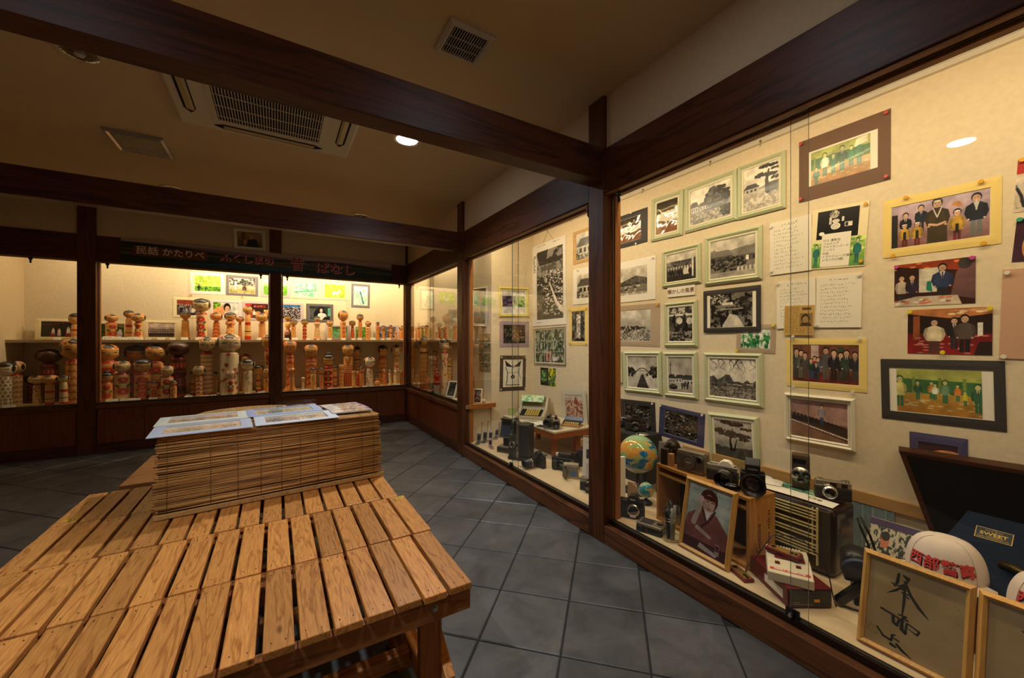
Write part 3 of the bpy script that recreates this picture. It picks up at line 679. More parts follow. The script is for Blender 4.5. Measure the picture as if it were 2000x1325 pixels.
def reed_box():
    rz = radians(5.2); rd = random.Random(5)
    c0 = Vector((-.412, 2.028)); L = .885; D = .52
    ex = Vector((cos(rz), sin(rz))); ey = Vector((-sin(rz), cos(rz)))
    c = c0+ex*(L/2)+ey*(D/2)
    t = thing('reed_box', 'low box covered by a reed blind standing on the slatted benches', 'display box', (c.x, c.y, BZ+.001), rz)
    hz = BOXZ-BZ-.006
    M().box(-L/2+.012, L/2-.012, -D/2+.014, D/2-.012, 0, hz-.004).build('box_core', mat('box_core', (84, 54, 28), .8), t)
    m = M(); n = 62
    for k in range(n):
        z = .022+(hz-.022)*(k+.5)/n; off = -.010*k/n
        for a in range(1):
            e0, e1 = rd.uniform(-.012, .004), rd.uniform(-.006, .006)
            x = -L/2+e0+(.03 if False else 0)
            y = -D/2-.003+.012*(k/n)+rd.uniform(-.003, .002); r = rd.uniform(.0023, .0036)
            z0, z1 = z+rd.uniform(-.003, .003), z+rd.uniform(-.003, .003)
            xm = rd.uniform(-.2, .2)
            m.tube([(x+.012*k/n*1.5, y, z0), (xm, y+rd.uniform(-.001, .001), (z0+z1)/2+rd.uniform(-.001, .001)), (L/2+e1-.012*k/n, y, z1)], r, 5)
    for k in range(20):
        y = -D/2+.012+k*.0085
        m.tube([(-L/2+.02+rd.uniform(-.01, .006), y, hz+rd.uniform(-.0008, .0008)), (0, y, hz), (L/2-.012+rd.uniform(-.006, .01), y, hz+rd.uniform(-.0008, .0008))], rd.uniform(.0024, .0034), 5)
    for k in range(40):
        y = -D/2+.182+k*.0083
        if y < D/2-.01: m.tube([(-L/2+.02, y, hz-.001), (L/2-.012+rd.uniform(-.006, .01), y, hz-.001)], .003, 5)
    tag(m.build('reeds', REED, t), kind='stuff')
    M().box(-L/2, L/2+.008, -D/2-.016, -D/2-.004, .001, .02).build('bottom_bar', PINE, t, .002)
    sg = mat('blind_string', (120, 92, 60), .8)
    for q in (.045, .20, .305, .40, .49, .575, .66, .745, .89, .955):
        x = -L/2+L*q; M().tube([(x, -D/2-.0085, .018), (x, -D/2-.0045, hz*.4), (x, -D/2-.0005, hz*.75), (x-.002, -D/2+.005, hz+.002), (x-.003, -D/2+.06, hz+.0045), (x-.003, D/2-.03, hz+.0045)], .0009, 4).build('binding_string', sg, t)
    return rz
REEDRZ = reed_box()
banner()
# ------------------------------------------------------------------ kokeshi dolls
WOODB = {'gold': (226, 168, 90), 'pale': (228, 196, 138), 'cream': (234, 214, 174), 'amber': (212, 144, 66), 'brown': (86, 36, 18), 'orange': (226, 154, 82)}
RD, DK, GN = (188, 38, 22), (34, 26, 22), (58, 84, 44)
def head_img(style, base):
    k = 'head_%s_%s' % (style, base)
    if k in MATS: return MATS[k]
    c = Cv(256, 128, WOODB[base], 2.0); hair = DK; b = WOODB[base]
    c.noisy(3, .05, 6)
    if style == 'lacquer':
        c.rect(0, .80, 2, 1, (40, 18, 12)); c.ell(.72, .5, .07, .2, DK); c.ell(1.28, .5, .07, .2, DK)
    elif style == 'bob':           # full black hair with fringe
        c.rect(0, .0, .52, 1, hair); c.rect(1.48, .0, 2, 1, hair); c.rect(0, .72, 2, 1, hair); c.rect(.52, .62, 1.48, .74, hair); c.rect(.52, .25, .62, .7, hair); c.rect(1.38, .25, 1.48, .7, hair)
    elif style == 'cap':           # black cap of hair on top, side locks
        c.rect(0, .70, 2, 1, hair); c.ell(1, .72, .30, .10, hair); c.ell(.62, .5, .085, .24, hair); c.ell(1.38, .5, .085, .24, hair)
    elif style == 'plain':
        c.rect(0, .92, 2, 1, hair)
    else:                          # 'flower': red strokes and black fringe on top, side locks
        for a in np.linspace(0, 2, 15): c.line([(a, .99), (a+.05, .72)], .045, RD)
        c.ell(1, .84, .20, .10, hair); c.rect(.84, .90, 1.16, 1, hair); c.ell(.60, .52, .085, .22, hair); c.ell(1.40, .52, .085, .22, hair); c.line([(.5, .74), (.66, .80), (.8, .74)], .03, RD); c.line([(1.5, .74), (1.34, .80), (1.2, .74)], .03, RD)
        c.rect(0, .95, 2, 1, hair)
    ink = (48, 36, 30) if base != 'brown' else (20, 10, 8)
    for s_ in (-1, 1):
        x = 1+s_*.17
        c.line([(x-.085, .47), (x, .505), (x+.085, .47)], .022, ink); c.line([(x-.06, .455), (x+.06, .455)], .012, ink); c.ell(x, .47, .02, .025, ink)
        c.line([(x-.10, .585), (x, .62), (x+.10, .585)], .016, ink)
    c.line([(1.015, .50), (.985, .38), (1.02, .375)], .014, ink); c.ell(1, .27, .034, .018, (180, 40, 34)); 
    return imgmat(k, c.arr(), .38, .15)
def body_img(style, base):
    k = 'body_%s_%s' % (style, base)
    if k in MATS: return MATS[k]
    c = Cv(256, 256, WOODB[base], 2.0); c.noisy(4, .05, 5); b = WOODB[base]
    rd = random.Random(hash(style) % 97 if False else len(style)*7+3)
    def mum(x, y, r, col=RD):
        for a in np.linspace(0, 2*pi, 22)[:-1]: c.line([(x+cos(a)*r*.5, y+sin(a)*r*.25), (x+cos(a)*r, y+sin(a)*r*.5)], [.02, .03], col)
        c.ell(x, y, r*.68, r*.34, col); c.ell(x, y, r*.25, r*.14, b); c.ell(x, y, r*.14, r*.08, col)
    def leaves(x, y, r):
        for s_ in (-1, 1):
            c.poly([(x+s_*r*.4, y), (x+s_*r*1.2, y+.06), (x+s_*r*1.35, y-.03), (x+s_*r*.8, y-.06)], GN); c.poly([(x+s_*r*.4, y-.03), (x+s_*r*1.05, y-.10), (x+s_*r*.7, y-.11)], (36, 44, 30))
    if style == 'mum':
        for xo in (0, 1, 2):
            for y in (.2, .46, .72): leaves(xo, y-.10, .24); mum(xo, y, .25)
        c.rect(0, .9, 2, .97, RD); c.rect(0, .0, 2, .04, RD)
    elif style == 'bigmum':
        for xo in (0, 1, 2):
            mum(xo, .33, .30); leaves(xo, .54, .28); mum(xo, .74, .22); c.poly([(xo-.26, .60), (xo, .68), (xo+.26, .60), (xo, .63)], GN)
        c.rect(0, .92, 2, .98, RD); c.rect(0, .02, 2, .05, RD)
    elif style == 'stripe':
        y = 0
        for i in range(9):
            h = (.11, .05, .11, .03, .13, .07)[i % 6]; c.rect(0, y, 2, y+h, (RD, b, b, DK, b, RD)[i % 6] if i % 2 == 0 or i % 3 == 0 else b); y += h+.012
        c.rect(0, 0, 2, .14, RD)
    elif style == 'rings':
        for y in np.linspace(.06, .94, 10): c.rect(0, y, 2, y+.018, (196, 70, 34)); c.rect(0, y+.03, 2, y+.036, (150, 90, 40))
        c.rect(0, .0, 2, .05, RD); c.rect(0, .93, 2, 1, RD)
    elif style == 'plum':
        for i in range(46): c.ell(rd.uniform(0, 2), rd.uniform(.05, .95), .07, .025, RD, 1, rd.uniform(-.6, .6))
        for i in range(14): c.ell(rd.uniform(0, 2), rd.uniform(.05, .95), .03, .02, GN)
        c.rect(0, .93, 2, .98, RD)
    elif style == 'crescent':
        for xo in (0, .5, 1, 1.5, 2):
            for y in (.08, .27, .46, .65): c.ell(xo, y+.06, .24, .085, (206, 62, 26)); c.ell(xo, y+.03, .17, .05, b)
        c.rect(0, .86, 2, .89, RD); c.rect(0, .93, 2, .98, RD)
    elif style == 'tiger':
        for y in np.linspace(.04, .92, 9):
            for x in np.linspace(0, 2, 13): c.poly([(x-.07, y), (x+.02, y+.07), (x+.07, y+.02), (x+.01, y+.04)], DK)
        c.rect(0, .86, 2, .90, DK); c.rect(0, 0, 2, .03, RD)
    elif style == 'kimono':
        c.rect(0, 0, 2, .45, (176, 40, 26)); 
        for x in np.linspace(0, 2, 18): c.rect(x, 0, x+.03, .42, b)
        for y in (.48, .54, .60, .66): c.rect(0, y, 2, y+.025, RD)
        for xo in (0, 1, 2): c.line([(xo-.3, .98), (xo, .70), (xo+.3, .98)], .05, RD); c.line([(xo-.2, .98), (xo, .78), (xo+.2, .98)], .02, DK)
    elif style == 'redrobe':
        for y in (.1, .35, .6): 
            for xo in (0, 1, 2): c.ell(xo, y+.08, .44, .11, RD); c.ell(xo, y+.08, .22, .06, DK); c.ell(xo, y+.08, .10, .03, b)
        c.rect(0, .85, 2, 1, RD); c.rect(0, 0, 2, .06, RD)
    elif style == 'lacquer':
        for y, h_, cc in ((.03, .05, (150, 40, 26)), (.14, .10, (60, 22, 12)), (.30, .03, (150, 40, 26)), (.42, .14, (120, 24, 18)), (.62, .03, (160, 90, 50)), (.70, .16, (128, 26, 20)), (.92, .04, (150, 40, 26))): c.rect(0, y, 2, y+h_, cc)
        for x in np.linspace(0, 2, 14): c.ell(x, .78, .045, .06, (176, 100, 60))
    elif style == 'sprig':
        for i in range(30):
            x, y = rd.uniform(0, 2), rd.uniform(.06, .9); c.line([(x, y), (x+rd.uniform(-.06, .06), y+.07)], .012, (70, 60, 40))
            for a in range(5): c.ell(x+.045*cos(a*1.26), y+.07+.022*sin(a*1.26), .028, .014, RD if i % 3 else (150, 60, 40))
        c.rect(0, .93, 2, .94, RD); c.rect(0, 0, 2, .03, (200, 60, 50), .6)
    elif style == 'ink':
        for i in range(44):
            x, y = rd.uniform(0, 2), rd.uniform(.03, .86); c.line([(x, y), (x+rd.uniform(-.1, .1), y+.06), (x+rd.uniform(-.15, .15), y+.09)], .014, (70, 74, 56))
    elif style == 'diamond':
        for y in np.linspace(.03, .93, 9):
            for x in np.linspace(0, 2, 9):
                o = .125 if int(round(y*10)) % 2 else 0; c.poly([(x+o-.09, y), (x+o, y+.05), (x+o+.09, y), (x+o, y-.05)], (40, 32, 28)); c.poly([(x+o-.045, y), (x+o, y+.026), (x+o+.045, y), (x+o, y-.026)], b)
    elif style == 'zig':
        for y in np.linspace(.08, .86, 6):
            for x in np.linspace(0, 2, 11): c.line([(x-.09, y), (x, y+.06), (x+.09, y)], .022, RD); c.ell(x, y+.01, .03, .012, (40, 60, 40))
        c.rect(0, .93, 2, .98, RD)
    elif style == 'daruma':
        c.rect(0, 0, 2, .55, (52, 40, 34)); c.ell(1, .42, .30, .16, (190, 110, 80)); c.ell(.9, .48, .06, .04, WOODB['cream']); c.ell(1.1, .48, .06, .04, WOODB['cream']); c.line([(.85, .34), (1.15, .34)], .03, DK); c.rect(0, .55, 2, .60, RD)
    elif style == 'dots':
        for y in (.18, .4, .62, .84):
            for xo in (0, 1, 2): c.ell(xo, y, .16, .06, (196, 60, 30)); c.ell(xo, y, .06, .022, b)
    else:
        c.rect(0, .9, 2, .93, (150, 70, 30)); c.rect(0, .05, 2, .08, (150, 70, 30)); c.noisy(8, .06, 12)
    return imgmat(k, c.arr(), .36, .2)
def profile(kind, r, h):
    if kind == 'waist': q = [(1, 0), (1, .03), (.92, .3), (.72, .62), (.86, .82), (.9, .92), (.6, .99), (.36, 1)]
    elif kind == 'flare': q = [(1.6, 0), (1.6, .03), (1.15, .09), (1, .14), (.92, .5), (.9, .85), (.8, .95), (.4, 1)]
    elif kind == 'taper': q = [(1, 0), (1, .02), (.92, .4), (.8, .75), (.78, .9), (.6, .97), (.36, 1)]
    elif kind == 'swell': q = [(1.05, 0), (1.05, .02), (.88, .3), (.74, .58), (.62, .72), (.9, .82), (.95, .9), (.7, .98), (.3, 1)]
    elif kind == 'two': q = [(1, 0), (1, .03), (1, .44), (.86, .47), (.86, .50), (1, .53), (1, .92), (.8, .98), (.5, 1)]
    elif kind == 'round': q = [(.7, 0), (.95, .12), (1.05, .35), (.95, .65), (.6, .9), (.3, 1)]
    elif kind == 'double': q = [(1, 0), (1.02, .1), (.95, .35), (.55, .56), (.4, .6), (.72, .68), (.82, .78), (.66, .9), (.3, 1)]
    else: q = [(1, 0), (1, .02), (.985, .5), (1, .9), (.93, .96), (.6, .99), (.36, 1)]
    return [(a*r, b*h) for a, b in q]
SPOTS = []; DLAB = []; TAGGED = set(); PLAN = {}
def geo(u, crop, hw, bw, side):
    ox, oy, s = crop; U = ox+u/s
    return U, (lambda v: oy+v/s), ((lambda x: onx(U, 700, x)) if side else (lambda y: ony(U, 700, y))), max(hw, bw)/2/s/FPX
def plan(items, z0):
    """dolls on one board: keep each on its line of sight but move it nearer or farther until no two touch"""
    L = []
    for (crop, u, t_, n_, b_, hw, bw, c, pf, lab) in items:
        side = crop == CD; U, V, at, _ = geo(u, crop, hw, bw, side); s = crop[2]
        if c is None: c = min(max(onz(U, V(b_), z0).y, 5.60), 6.05)
        L.append(dict(U=U, V=V, at=at, side=side, c=c, b=bw/2/s/FPX*(1.62 if pf == 'flare' else 1), h=hw/2/s/FPX, n=n_, t=t_, lab=lab))
    def upd(q):
        p = q['at'](q['c']); d = p.x*F_[0]+p.y*F_[1]; q['p'] = p; q['B'] = q['b']*d*.98; q['R'] = q['h']*d*.98; q['zn'] = H-(q['V'](q['n'])-CY)/FPX*d; q['zt'] = H-(q['V'](q['t'])-CY)/FPX*d
        R = max(q['B'], q['R'])
        if q['side']: q['lo'], q['hi'] = 1.612+R, 1.882-R
        else:
            q['lo'], q['hi'] = (5.875+q['B'] if z0 > 1 else 5.522+R), 6.166-R
            if z0 < 1 and q['zt'] > SHZ-.034: q['hi'] = 5.826-R
        if q['lo'] > q['hi']: q['lo'] = q['hi'] = (q['lo']+q['hi'])/2
        if z0 > 1 and q['side']: q['lo'] = min(max(q['lo'], 1.712+q['B']), q['hi'])
        if z0 < 1 and q['side'] and q['zt'] > SHZ-.034: q['hi'] = max(q['lo'], 1.708-q['R'])
        q['c'] = min(max(q['c'], q['lo']), q['hi'])
        q['p'] = q['at'](q['c'])
    for q in L: upd(q)
    for it in range(400):
        any_ = False
        for i in range(len(L)):
            for j in range(i):
                A, B = L[i], L[j]
                ra = A['B'] if B['zt'] < A['zn'] else max(A['B'], A['R']); rb = B['B'] if A['zt'] < B['zn'] else max(B['B'], B['R'])
                if A['zn'] > B['zt']: rb = max(B['B'], B['R'])
                if B['zn'] > A['zt']: ra = max(A['B'], A['R']); ra, rb = (max(A['B'], A['R']), B['B'])
                if A['zn'] > B['zt']: ra, rb = A['B'], max(B['B'], B['R'])
                gap = math.hypot(A['p'].x-B['p'].x, A['p'].y-B['p'].y)-ra-rb
                if gap < .0015:
                    any_ = True; e = min(.02, (.002-gap)*.6); f, g = (A, B) if A['c'] > B['c'] else (B, A); f['c'] += e; g['c'] -= e; upd(f); upd(g)
        if not any_: break
    for q in L: PLAN[q['lab']] = q['c']
def doll(u, top, neck, base, hw, bw, crop, plane_y, z0, bstyle, hstyle, wb, prof, label, turn=0, top_ext=None, group=None, hb=None, plane_x=None):
    """measures are read in one of the crops of the photograph; the doll stands at its own depth plane_y"""
    U, V, at, rr = geo(u, crop, hw, bw, plane_x is not None)
    c_ = PLAN.get(label); c_ = (plane_x if plane_x is not None else plane_y) if c_ is None else c_
    p = at(c_); d = p.x*F_[0]+p.y*F_[1]; k = d/FPX/crop[2]; SPOTS.append((p.x, p.y, rr*d, z0)); DLAB.append(label)
    zz = lambda v: H-(V(v)-CY)/FPX*d
    zn, zt = zz(neck), zz(top)
    h = max(zn-z0, .03); hh = zt-zn; r = bw*k/2*.96; R = hw*k/2*.97
    view = math.atan2(p.x, p.y)
    t = thing('kokeshi_doll', label, 'doll', (p.x, p.y, z0+.0004), -view*.75+turn, group)
    M().lathe(profile(prof, r, h), 24, 0, uv=True).build('body', body_img(bstyle, wb), t)
    hb = hb or wb
    if wb == 'brown': hb = 'brown'
    n = 9; pr = [(.34*r, 0)]+[(max(.002, R*(max(0, 1-abs(2*a/n-1)**2.5))**.5), .04*hh+.96*hh*a/n) for a in range(1, n)]+[(.002, hh)]
    pr[0] = (min(.5*R, .45*r+.002), 0)
    M().lathe([(a, b-hh*.0) for a, b in pr], 24, 0, uv=True).build('head', head_img(hstyle, hb), t, 0, (0, 0, h-.0005))
    if bw >= 60: M().lathe([(r*.36, 0), (r*.44, h*.012), (r*.36, h*.024)], 18).build('neck_ring', mat('doll_red', RD, .4) if bstyle != 'ink' else BLACK, t, 0, (0, 0, h-h*.012))
    if top_ext == 'knot': M().sph((0, 0, hh*.99), R*.6, R*.6, hh*.12, 16, 8).build('topknot', mat('doll_black', DK, .4), t, 0, (0, 0, h))
    return t
CA, CB, CC, CD = (180, 560, 5.097), (520, 560, 5.097), (0, 480, 3.895), (780, 480, 3.9)
SY = 5.985
SHELF, COUNTER = [], []
def shelf(c, lst, grp): SHELF.extend((c,)+q for q in lst)
def shelf_build(c, lst, grp):
    for (u, t_, n_, b_, hw, bw, bs, hs, wb, pf, lab) in lst: doll(u, t_, n_, b_, hw, bw, c, SY+((u*7) % 5-2)*.006, SHZ, bs, hs, wb, pf, lab, ((u*13) % 7-3)*.12, None, grp, None, 1.80 if c == CD else None)
G1 = 'dolls on the upper shelf'; G2 = 'dolls on the lower counter'
shelf(CC, [(572, 512, 600, 700, 74, 44, 'stripe', 'cap', 'gold', 'cyl', 'striped doll half hidden by left post, on shelf')], G1)
shelf(CA, [
 (190, 275, 355, 530, 105, 88, 'bigmum', 'flower', 'gold', 'cyl', 'shelf doll with red sunburst flower before dark green photo'),
 (366, 235, 312, 530, 85, 66, 'stripe', 'cap', 'gold', 'taper', 'tall banded doll beside red haired one on shelf, left'),
 (460, 265, 355, 530, 120, 76, 'bigmum', 'flower', 'gold', 'swell', 'shelf doll with wide red haired head left of class photo'),
 (928, 247, 325, 533, 88, 76, 'plain', 'cap', 'amber', 'taper', 'plain amber shelf doll with black cap of hair'),
 (1090, 115, 252, 533, 155, 92, 'mum', 'cap', 'pale', 'cyl', 'tallest shelf doll with big square head and dark waist band'),
 (1237, 255, 345, 533, 105, 68, 'crescent', 'flower', 'orange', 'taper', 'shelf doll with red arches below hat photo'),
 (1375, 255, 340, 533, 105, 90, 'plum', 'cap', 'gold', 'swell', 'shelf doll with black side hair and red scattered leaves'),
 (1473, 297, 358, 537, 70, 36, 'plain', 'flower', 'orange', 'taper', 'small slim shelf doll with pale pink body'),
 (1550, 192, 276, 537, 80, 58, 'stripe', 'flower', 'gold', 'taper', 'tall red banded shelf doll before festival photo'),
 (1692, 260, 358, 537, 115, 60, 'rings', 'flower', 'gold', 'cyl', 'shelf doll with ringed body just left of middle post')], G1)
shelf(CB, [
 (217, 283, 345, 540, 62, 66, 'daruma', 'bob', 'gold', 'double', 'stacked double doll with scowling face on its belly'),
 (272, 325, 390, 540, 70, 44, 'plum', 'bob', 'gold', 'cyl', 'shelf doll with black bob behind the stacked double doll'),
 (383, 322, 388, 542, 68, 40, 'redrobe', 'bob', 'gold', 'cyl', 'slim shelf doll with dark red body and bowl haircut'),
 (507, 292, 348, 542, 56, 64, 'rings', 'bob', 'pale', 'swell', 'flared wasp waisted shelf doll below kimono portrait'),
 (633, 338, 400, 542, 66, 50, 'ink', 'flower', 'gold', 'cyl', 'yellow shelf doll looking left before green lake photo'),
 (765, 235, 345, 542, 98, 58, 'dots', 'flower', 'orange', 'cyl', 'tall shelf doll with column of red rosettes'),
 (858, 338, 397, 542, 64, 40, 'mum', 'cap', 'amber', 'taper', 'small shelf doll with green and red body right of rosette doll'),
 (935, 272, 345, 542, 66, 38, 'rings', 'cap', 'orange', 'cyl', 'tall slim ringed shelf doll with grey black hair'),
 (1015, 342, 402, 542, 58, 48, 'dots', 'flower', 'gold', 'cyl', 'shelf doll with diamond rosettes before leafy photo'),
 (1110, 350, 392, 543, 36, 34, 'plum', 'cap', 'amber', 'cyl', 'slim shelf doll with narrow head at right of leafy photo'),
 (1168, 387, 437, 543, 48, 32, 'rings', 'cap', 'gold', 'taper', 'small shelf doll with wide head before grey crowd photo'),
 (1240, 382, 422, 543, 36, 28, 'stripe', 'cap', 'orange', 'cyl', 'little banded shelf doll before grey crowd photo'),
 (1290, 445, 478, 543, 26, 22, 'plain', 'plain', 'orange', 'cyl', 'tiniest shelf doll near right end of shelf'),
 (1345, 388, 442, 543, 50, 46, 'crescent', 'flower', 'gold', 'cyl', 'stout shelf doll beside the corner post')], G1)
shelf(CD, [
 (128, 622, 652, 736, 22, 20, 'rings', 'flower', 'orange', 'cyl', 'slim ringed shelf doll just right of corner post, through side glass'),
 (150, 612, 642, 736, 30, 24, 'crescent', 'flower', 'gold', 'cyl', 'shelf doll with red arches seen through side glass'),
 (176, 608, 640, 736, 32, 26, 'bigmum', 'cap', 'orange', 'cyl', 'shelf doll with sunburst flower seen through side glass'),
 (206, 606, 640, 736, 36, 30, 'plum', 'bob', 'gold', 'cyl', 'shelf doll with black bob seen through side glass'),
 (283, 650, 670, 734, 19, 15, 'plain', 'plain', 'orange', 'cyl', 'tiny shelf doll alone beside the glass joint'),
 (313, 612, 648, 735, 36, 32, 'mum', 'flower', 'gold', 'cyl', 'pale headed shelf doll of the pair right of glass joint'),
 (346, 620, 650, 735, 34, 28, 'redrobe', 'bob', 'amber', 'cyl', 'dark haired shelf doll of the pair right of glass joint'),
 (386, 604, 630, 732, 30, 25, 'ink', 'cap', 'pale', 'cyl', 'slim shelf doll with dark hair near side post'),
 (421, 600, 636, 734, 34, 30, 'crescent', 'flower', 'orange', 'cyl', 'last shelf doll against the side post')], G1)
CZ = .4855
def counter(c, lst): COUNTER.extend((c,)+q for q in lst)
def counter_build(c, lst):
    for (u, t_, n_, b_, hw, bw, y, bs, hs, wb, pf, lab) in lst: doll(u, t_, n_, b_, hw, bw, c, y, CZ, bs, hs, wb, pf, lab, ((u*11) % 7-3)*.10, 'knot' if 'topknot' in lab else None, G2, None, y if c == CD else None)
counter(CC, [
 (42, 880, 992, 1222, 115, 72, 5.66, 'diamond', 'cap', 'cream', 'cyl', 'cream counter doll with black diamond lattice at far left'),
 (112, 875, 975, 1215, 112, 82, 5.84, 'zig', 'flower', 'pale', 'cyl', 'counter doll with red zigzags behind the lattice doll'),
 (378, 785, 893, 1200, 150, 98, 5.92, 'lacquer', 'lacquer', 'brown', 'cyl', 'big dark brown counter doll at left, under wedding photo'),
 (280, 985, 1052, 1215, 95, 50, None, 'plum', 'flower', 'pale', 'taper', 'slim counter doll with wide red capped head, left case'),
 (378, 983, 1050, 1218, 98, 50, None, 'stripe', 'flower', 'gold', 'cyl', 'counter doll with broad red bands, left case'),
 (485, 982, 1037, 1214, 66, 52, None, 'stripe', 'cap', 'pale', 'taper', 'small red ringed counter doll beside left post'),
 (556, 705, 862, 1200, 150, 84, 5.86, 'zig', 'flower', 'gold', 'cyl', 'large counter doll half hidden behind left post'),
 (238, 985, 1052, 1205, 70, 44, 5.98, 'redrobe', 'bob', 'brown', 'cyl', 'dark small counter doll at back of left case')])
counter(CA, [
 (150, 570, 735, 1125, 190, 166, 5.84, 'bigmum', 'flower', 'gold', 'cyl', 'large red flowered counter doll beside left post, middle case'),
 (146, 850, 952, 1128, 98, 88, 5.64, 'bigmum', 'bob', 'amber', 'cyl', 'small dark topknot counter doll before large flowered one'),
 (297, 738, 855, 1110, 140, 118, 5.70, 'bigmum', 'flower', 'pale', 'cyl', 'counter doll with one big red dahlia and green leaves'),
 (442, 580, 738, 1110, 190, 132, 6.02, 'mum', 'cap', 'amber', 'cyl', 'orange headed counter doll turned left at back'),
 (503, 716, 850, 1112, 158, 128, 5.74, 'mum', 'cap', 'gold', 'cyl', 'counter doll with two red lotus flowers and black side hair'),
 (636, 573, 735, 1105, 188, 152, 5.90, 'bigmum', 'flower', 'gold', 'cyl', 'large counter doll with dark red peony under class photo'),
 (748, 786, 890, 1105, 116, 100, 5.68, 'bigmum', 'flower', 'pale', 'cyl', 'counter doll with red chrysanthemum left of brown doll'),
 (615, 935, 998, 1098, 68, 58, 5.66, 'mum', 'cap', 'gold', 'waist', 'little black capped counter doll between flowered dolls'),
 (810, 930, 986, 1104, 60, 54, 5.63, 'plum', 'cap', 'gold', 'cyl', 'little counter doll touching the red chrysanthemum doll'),
 (857, 548, 695, 1098, 180, 128, 5.88, 'lacquer', 'lacquer', 'brown', 'two', 'big dark lacquered counter doll in two stacked drums'),
 (1000, 838, 902, 1088, 50, 44, 5.80, 'stripe', 'cap', 'gold', 'cyl', 'small ringed counter doll behind pale headed one'),
 (1066, 786, 885, 1086, 106, 62, 5.70, 'crescent', 'flower', 'pale', 'cyl', 'counter doll with pale head and red arches'),
 (1142, 500, 648, 1082, 160, 106, 5.94, 'rings', 'flower', 'pale', 'cyl', 'tall counter doll with ringed pink body reaching the shelf'),
 (1207, 840, 912, 1078, 86, 60, 5.76, 'plain', 'bob', 'gold', 'cyl', 'small counter doll with black bob and plain body'),
 (1366, 466, 648, 1074, 212, 164, 5.80, 'sprig', 'flower', 'cream', 'cyl', 'largest cream counter doll with fine red flower sprigs'),
 (1378, 836, 916, 1076, 78, 78, 5.62, 'bigmum', 'flower', 'pale', 'waist', 'small counter doll in front of largest cream doll'),
 (1524, 668, 775, 1064, 112, 62, 5.92, 'bigmum', 'flower', 'amber', 'cyl', 'red haired counter doll behind the cream inked one'),
 (1549, 714, 832, 1062, 126, 80, 5.72, 'ink', 'cap', 'cream', 'cyl', 'cream counter doll with ink grass and black neck'),
 (1656, 778, 868, 1052, 96, 54, 5.76, 'stripe', 'cap', 'gold', 'taper', 'counter doll with red and dark band and ear tufts'),
 (1735, 814, 906, 1056, 64, 52, 5.70, 'plum', 'flower', 'gold', 'cyl', 'small counter doll against middle post, left side'),
 (1742, 480, 615, 1056, 104, 52, 5.92, 'bigmum', 'flower', 'gold', 'swell', 'tall counter doll half hidden by middle post')])
counter(CB, [
 (237, 535, 662, 1005, 134, 80, 5.84, 'crescent', 'flower', 'orange', 'flare', 'tall counter doll on red pedestal foot right of middle post'),
 (447, 574, 708, 1012, 138, 106, 5.80, 'crescent', 'flower', 'gold', 'cyl', 'large counter doll with rows of red crescents'),
 (620, 668, 788, 1016, 110, 82, 5.72, 'redrobe', 'cap', 'gold', 'cyl', 'counter doll with black topknot and red peacock eyes'),
 (252, 806, 876, 1032, 70, 48, 5.62, 'plain', 'flower', 'orange', 'cyl', 'plain small counter doll before the pedestal doll'),
 (368, 900, 938, 1018, 34, 26, 5.66, 'plain', 'plain', 'pale', 'cyl', 'tiny bare wood counter doll, right case'),
 (468, 803, 870, 1022, 60, 52, 5.64, 'ink', 'bob', 'gold', 'cyl', 'small counter doll with black hair before crescent doll'),
 (550, 802, 866, 1020, 62, 40, 5.70, 'rings', 'cap', 'orange', 'cyl', 'small orange ringed counter doll left of peacock doll'),
 (688, 787, 846, 1002, 50, 38, 5.84, 'stripe', 'bob', 'gold', 'cyl', 'slim counter doll right behind peacock doll'),
 (748, 771, 828, 1002, 54, 42, 5.78, 'dots', 'flower', 'gold', 'cyl', 'slim counter doll with column of small rosettes'),
 (816, 574, 688, 1000, 126, 88, 5.86, 'kimono', 'flower', 'gold', 'cyl', 'tall red counter doll in striped robe with crossed collar'),
 (902, 592, 692, 990, 72, 58, 6.00, 'tiger', 'cap', 'gold', 'cyl', 'tall counter doll behind the red robed doll'),
 (870, 834, 878, 1010, 44, 38, 5.68, 'plain', 'flower', 'gold', 'cyl', 'small counter doll at foot of red robed doll'),
 (916, 838, 890, 1002, 42, 34, 5.78, 'redrobe', 'flower', 'amber', 'cyl', 'small dark red counter doll between two plain ones'),
 (950, 790, 856, 998, 60, 46, 5.72, 'rings', 'cap', 'orange', 'cyl', 'ringed counter doll left of red scribbled doll'),
 (1030, 699, 802, 992, 112, 74, 5.78, 'plum', 'flower', 'cream', 'taper', 'counter doll with red bobbed hair and scribbled red body'),
 (1160, 580, 692, 975, 100, 82, 5.96, 'zig', 'cap', 'gold', 'cyl', 'large counter doll with patterned robe at back right'),
 (1296, 577, 692, 975, 106, 68, 5.92, 'dots', 'flower', 'pale', 'cyl', 'tall pale counter doll with red stamps beside corner post'),
 (1106, 893, 930, 990, 36, 66, 5.74, 'rings', 'cap', 'amber', 'round', 'round squat counter doll in a basket shape'),
 (1122, 843, 884, 960, 40, 34, 5.86, 'ink', 'bob', 'amber', 'cyl', 'small dark counter doll behind squat round one'),
 (1181, 818, 866, 992, 46, 40, 5.74, 'crescent', 'flower', 'orange', 'cyl', 'small orange counter doll right of squat round one'),
 (1236, 817, 854, 988, 42, 36, 5.72, 'plum', 'cap', 'pale', 'cyl', 'small pinkish counter doll second from corner post'),
 (1296, 824, 882, 988, 56, 46, 5.70, 'sprig', 'flower', 'pale', 'cyl', 'small pale counter doll before the stamped tall doll'),
 (1350, 830, 874, 988, 42, 38, 5.72, 'rings', 'flower', 'amber', 'cyl', 'small counter doll touching the corner post')])
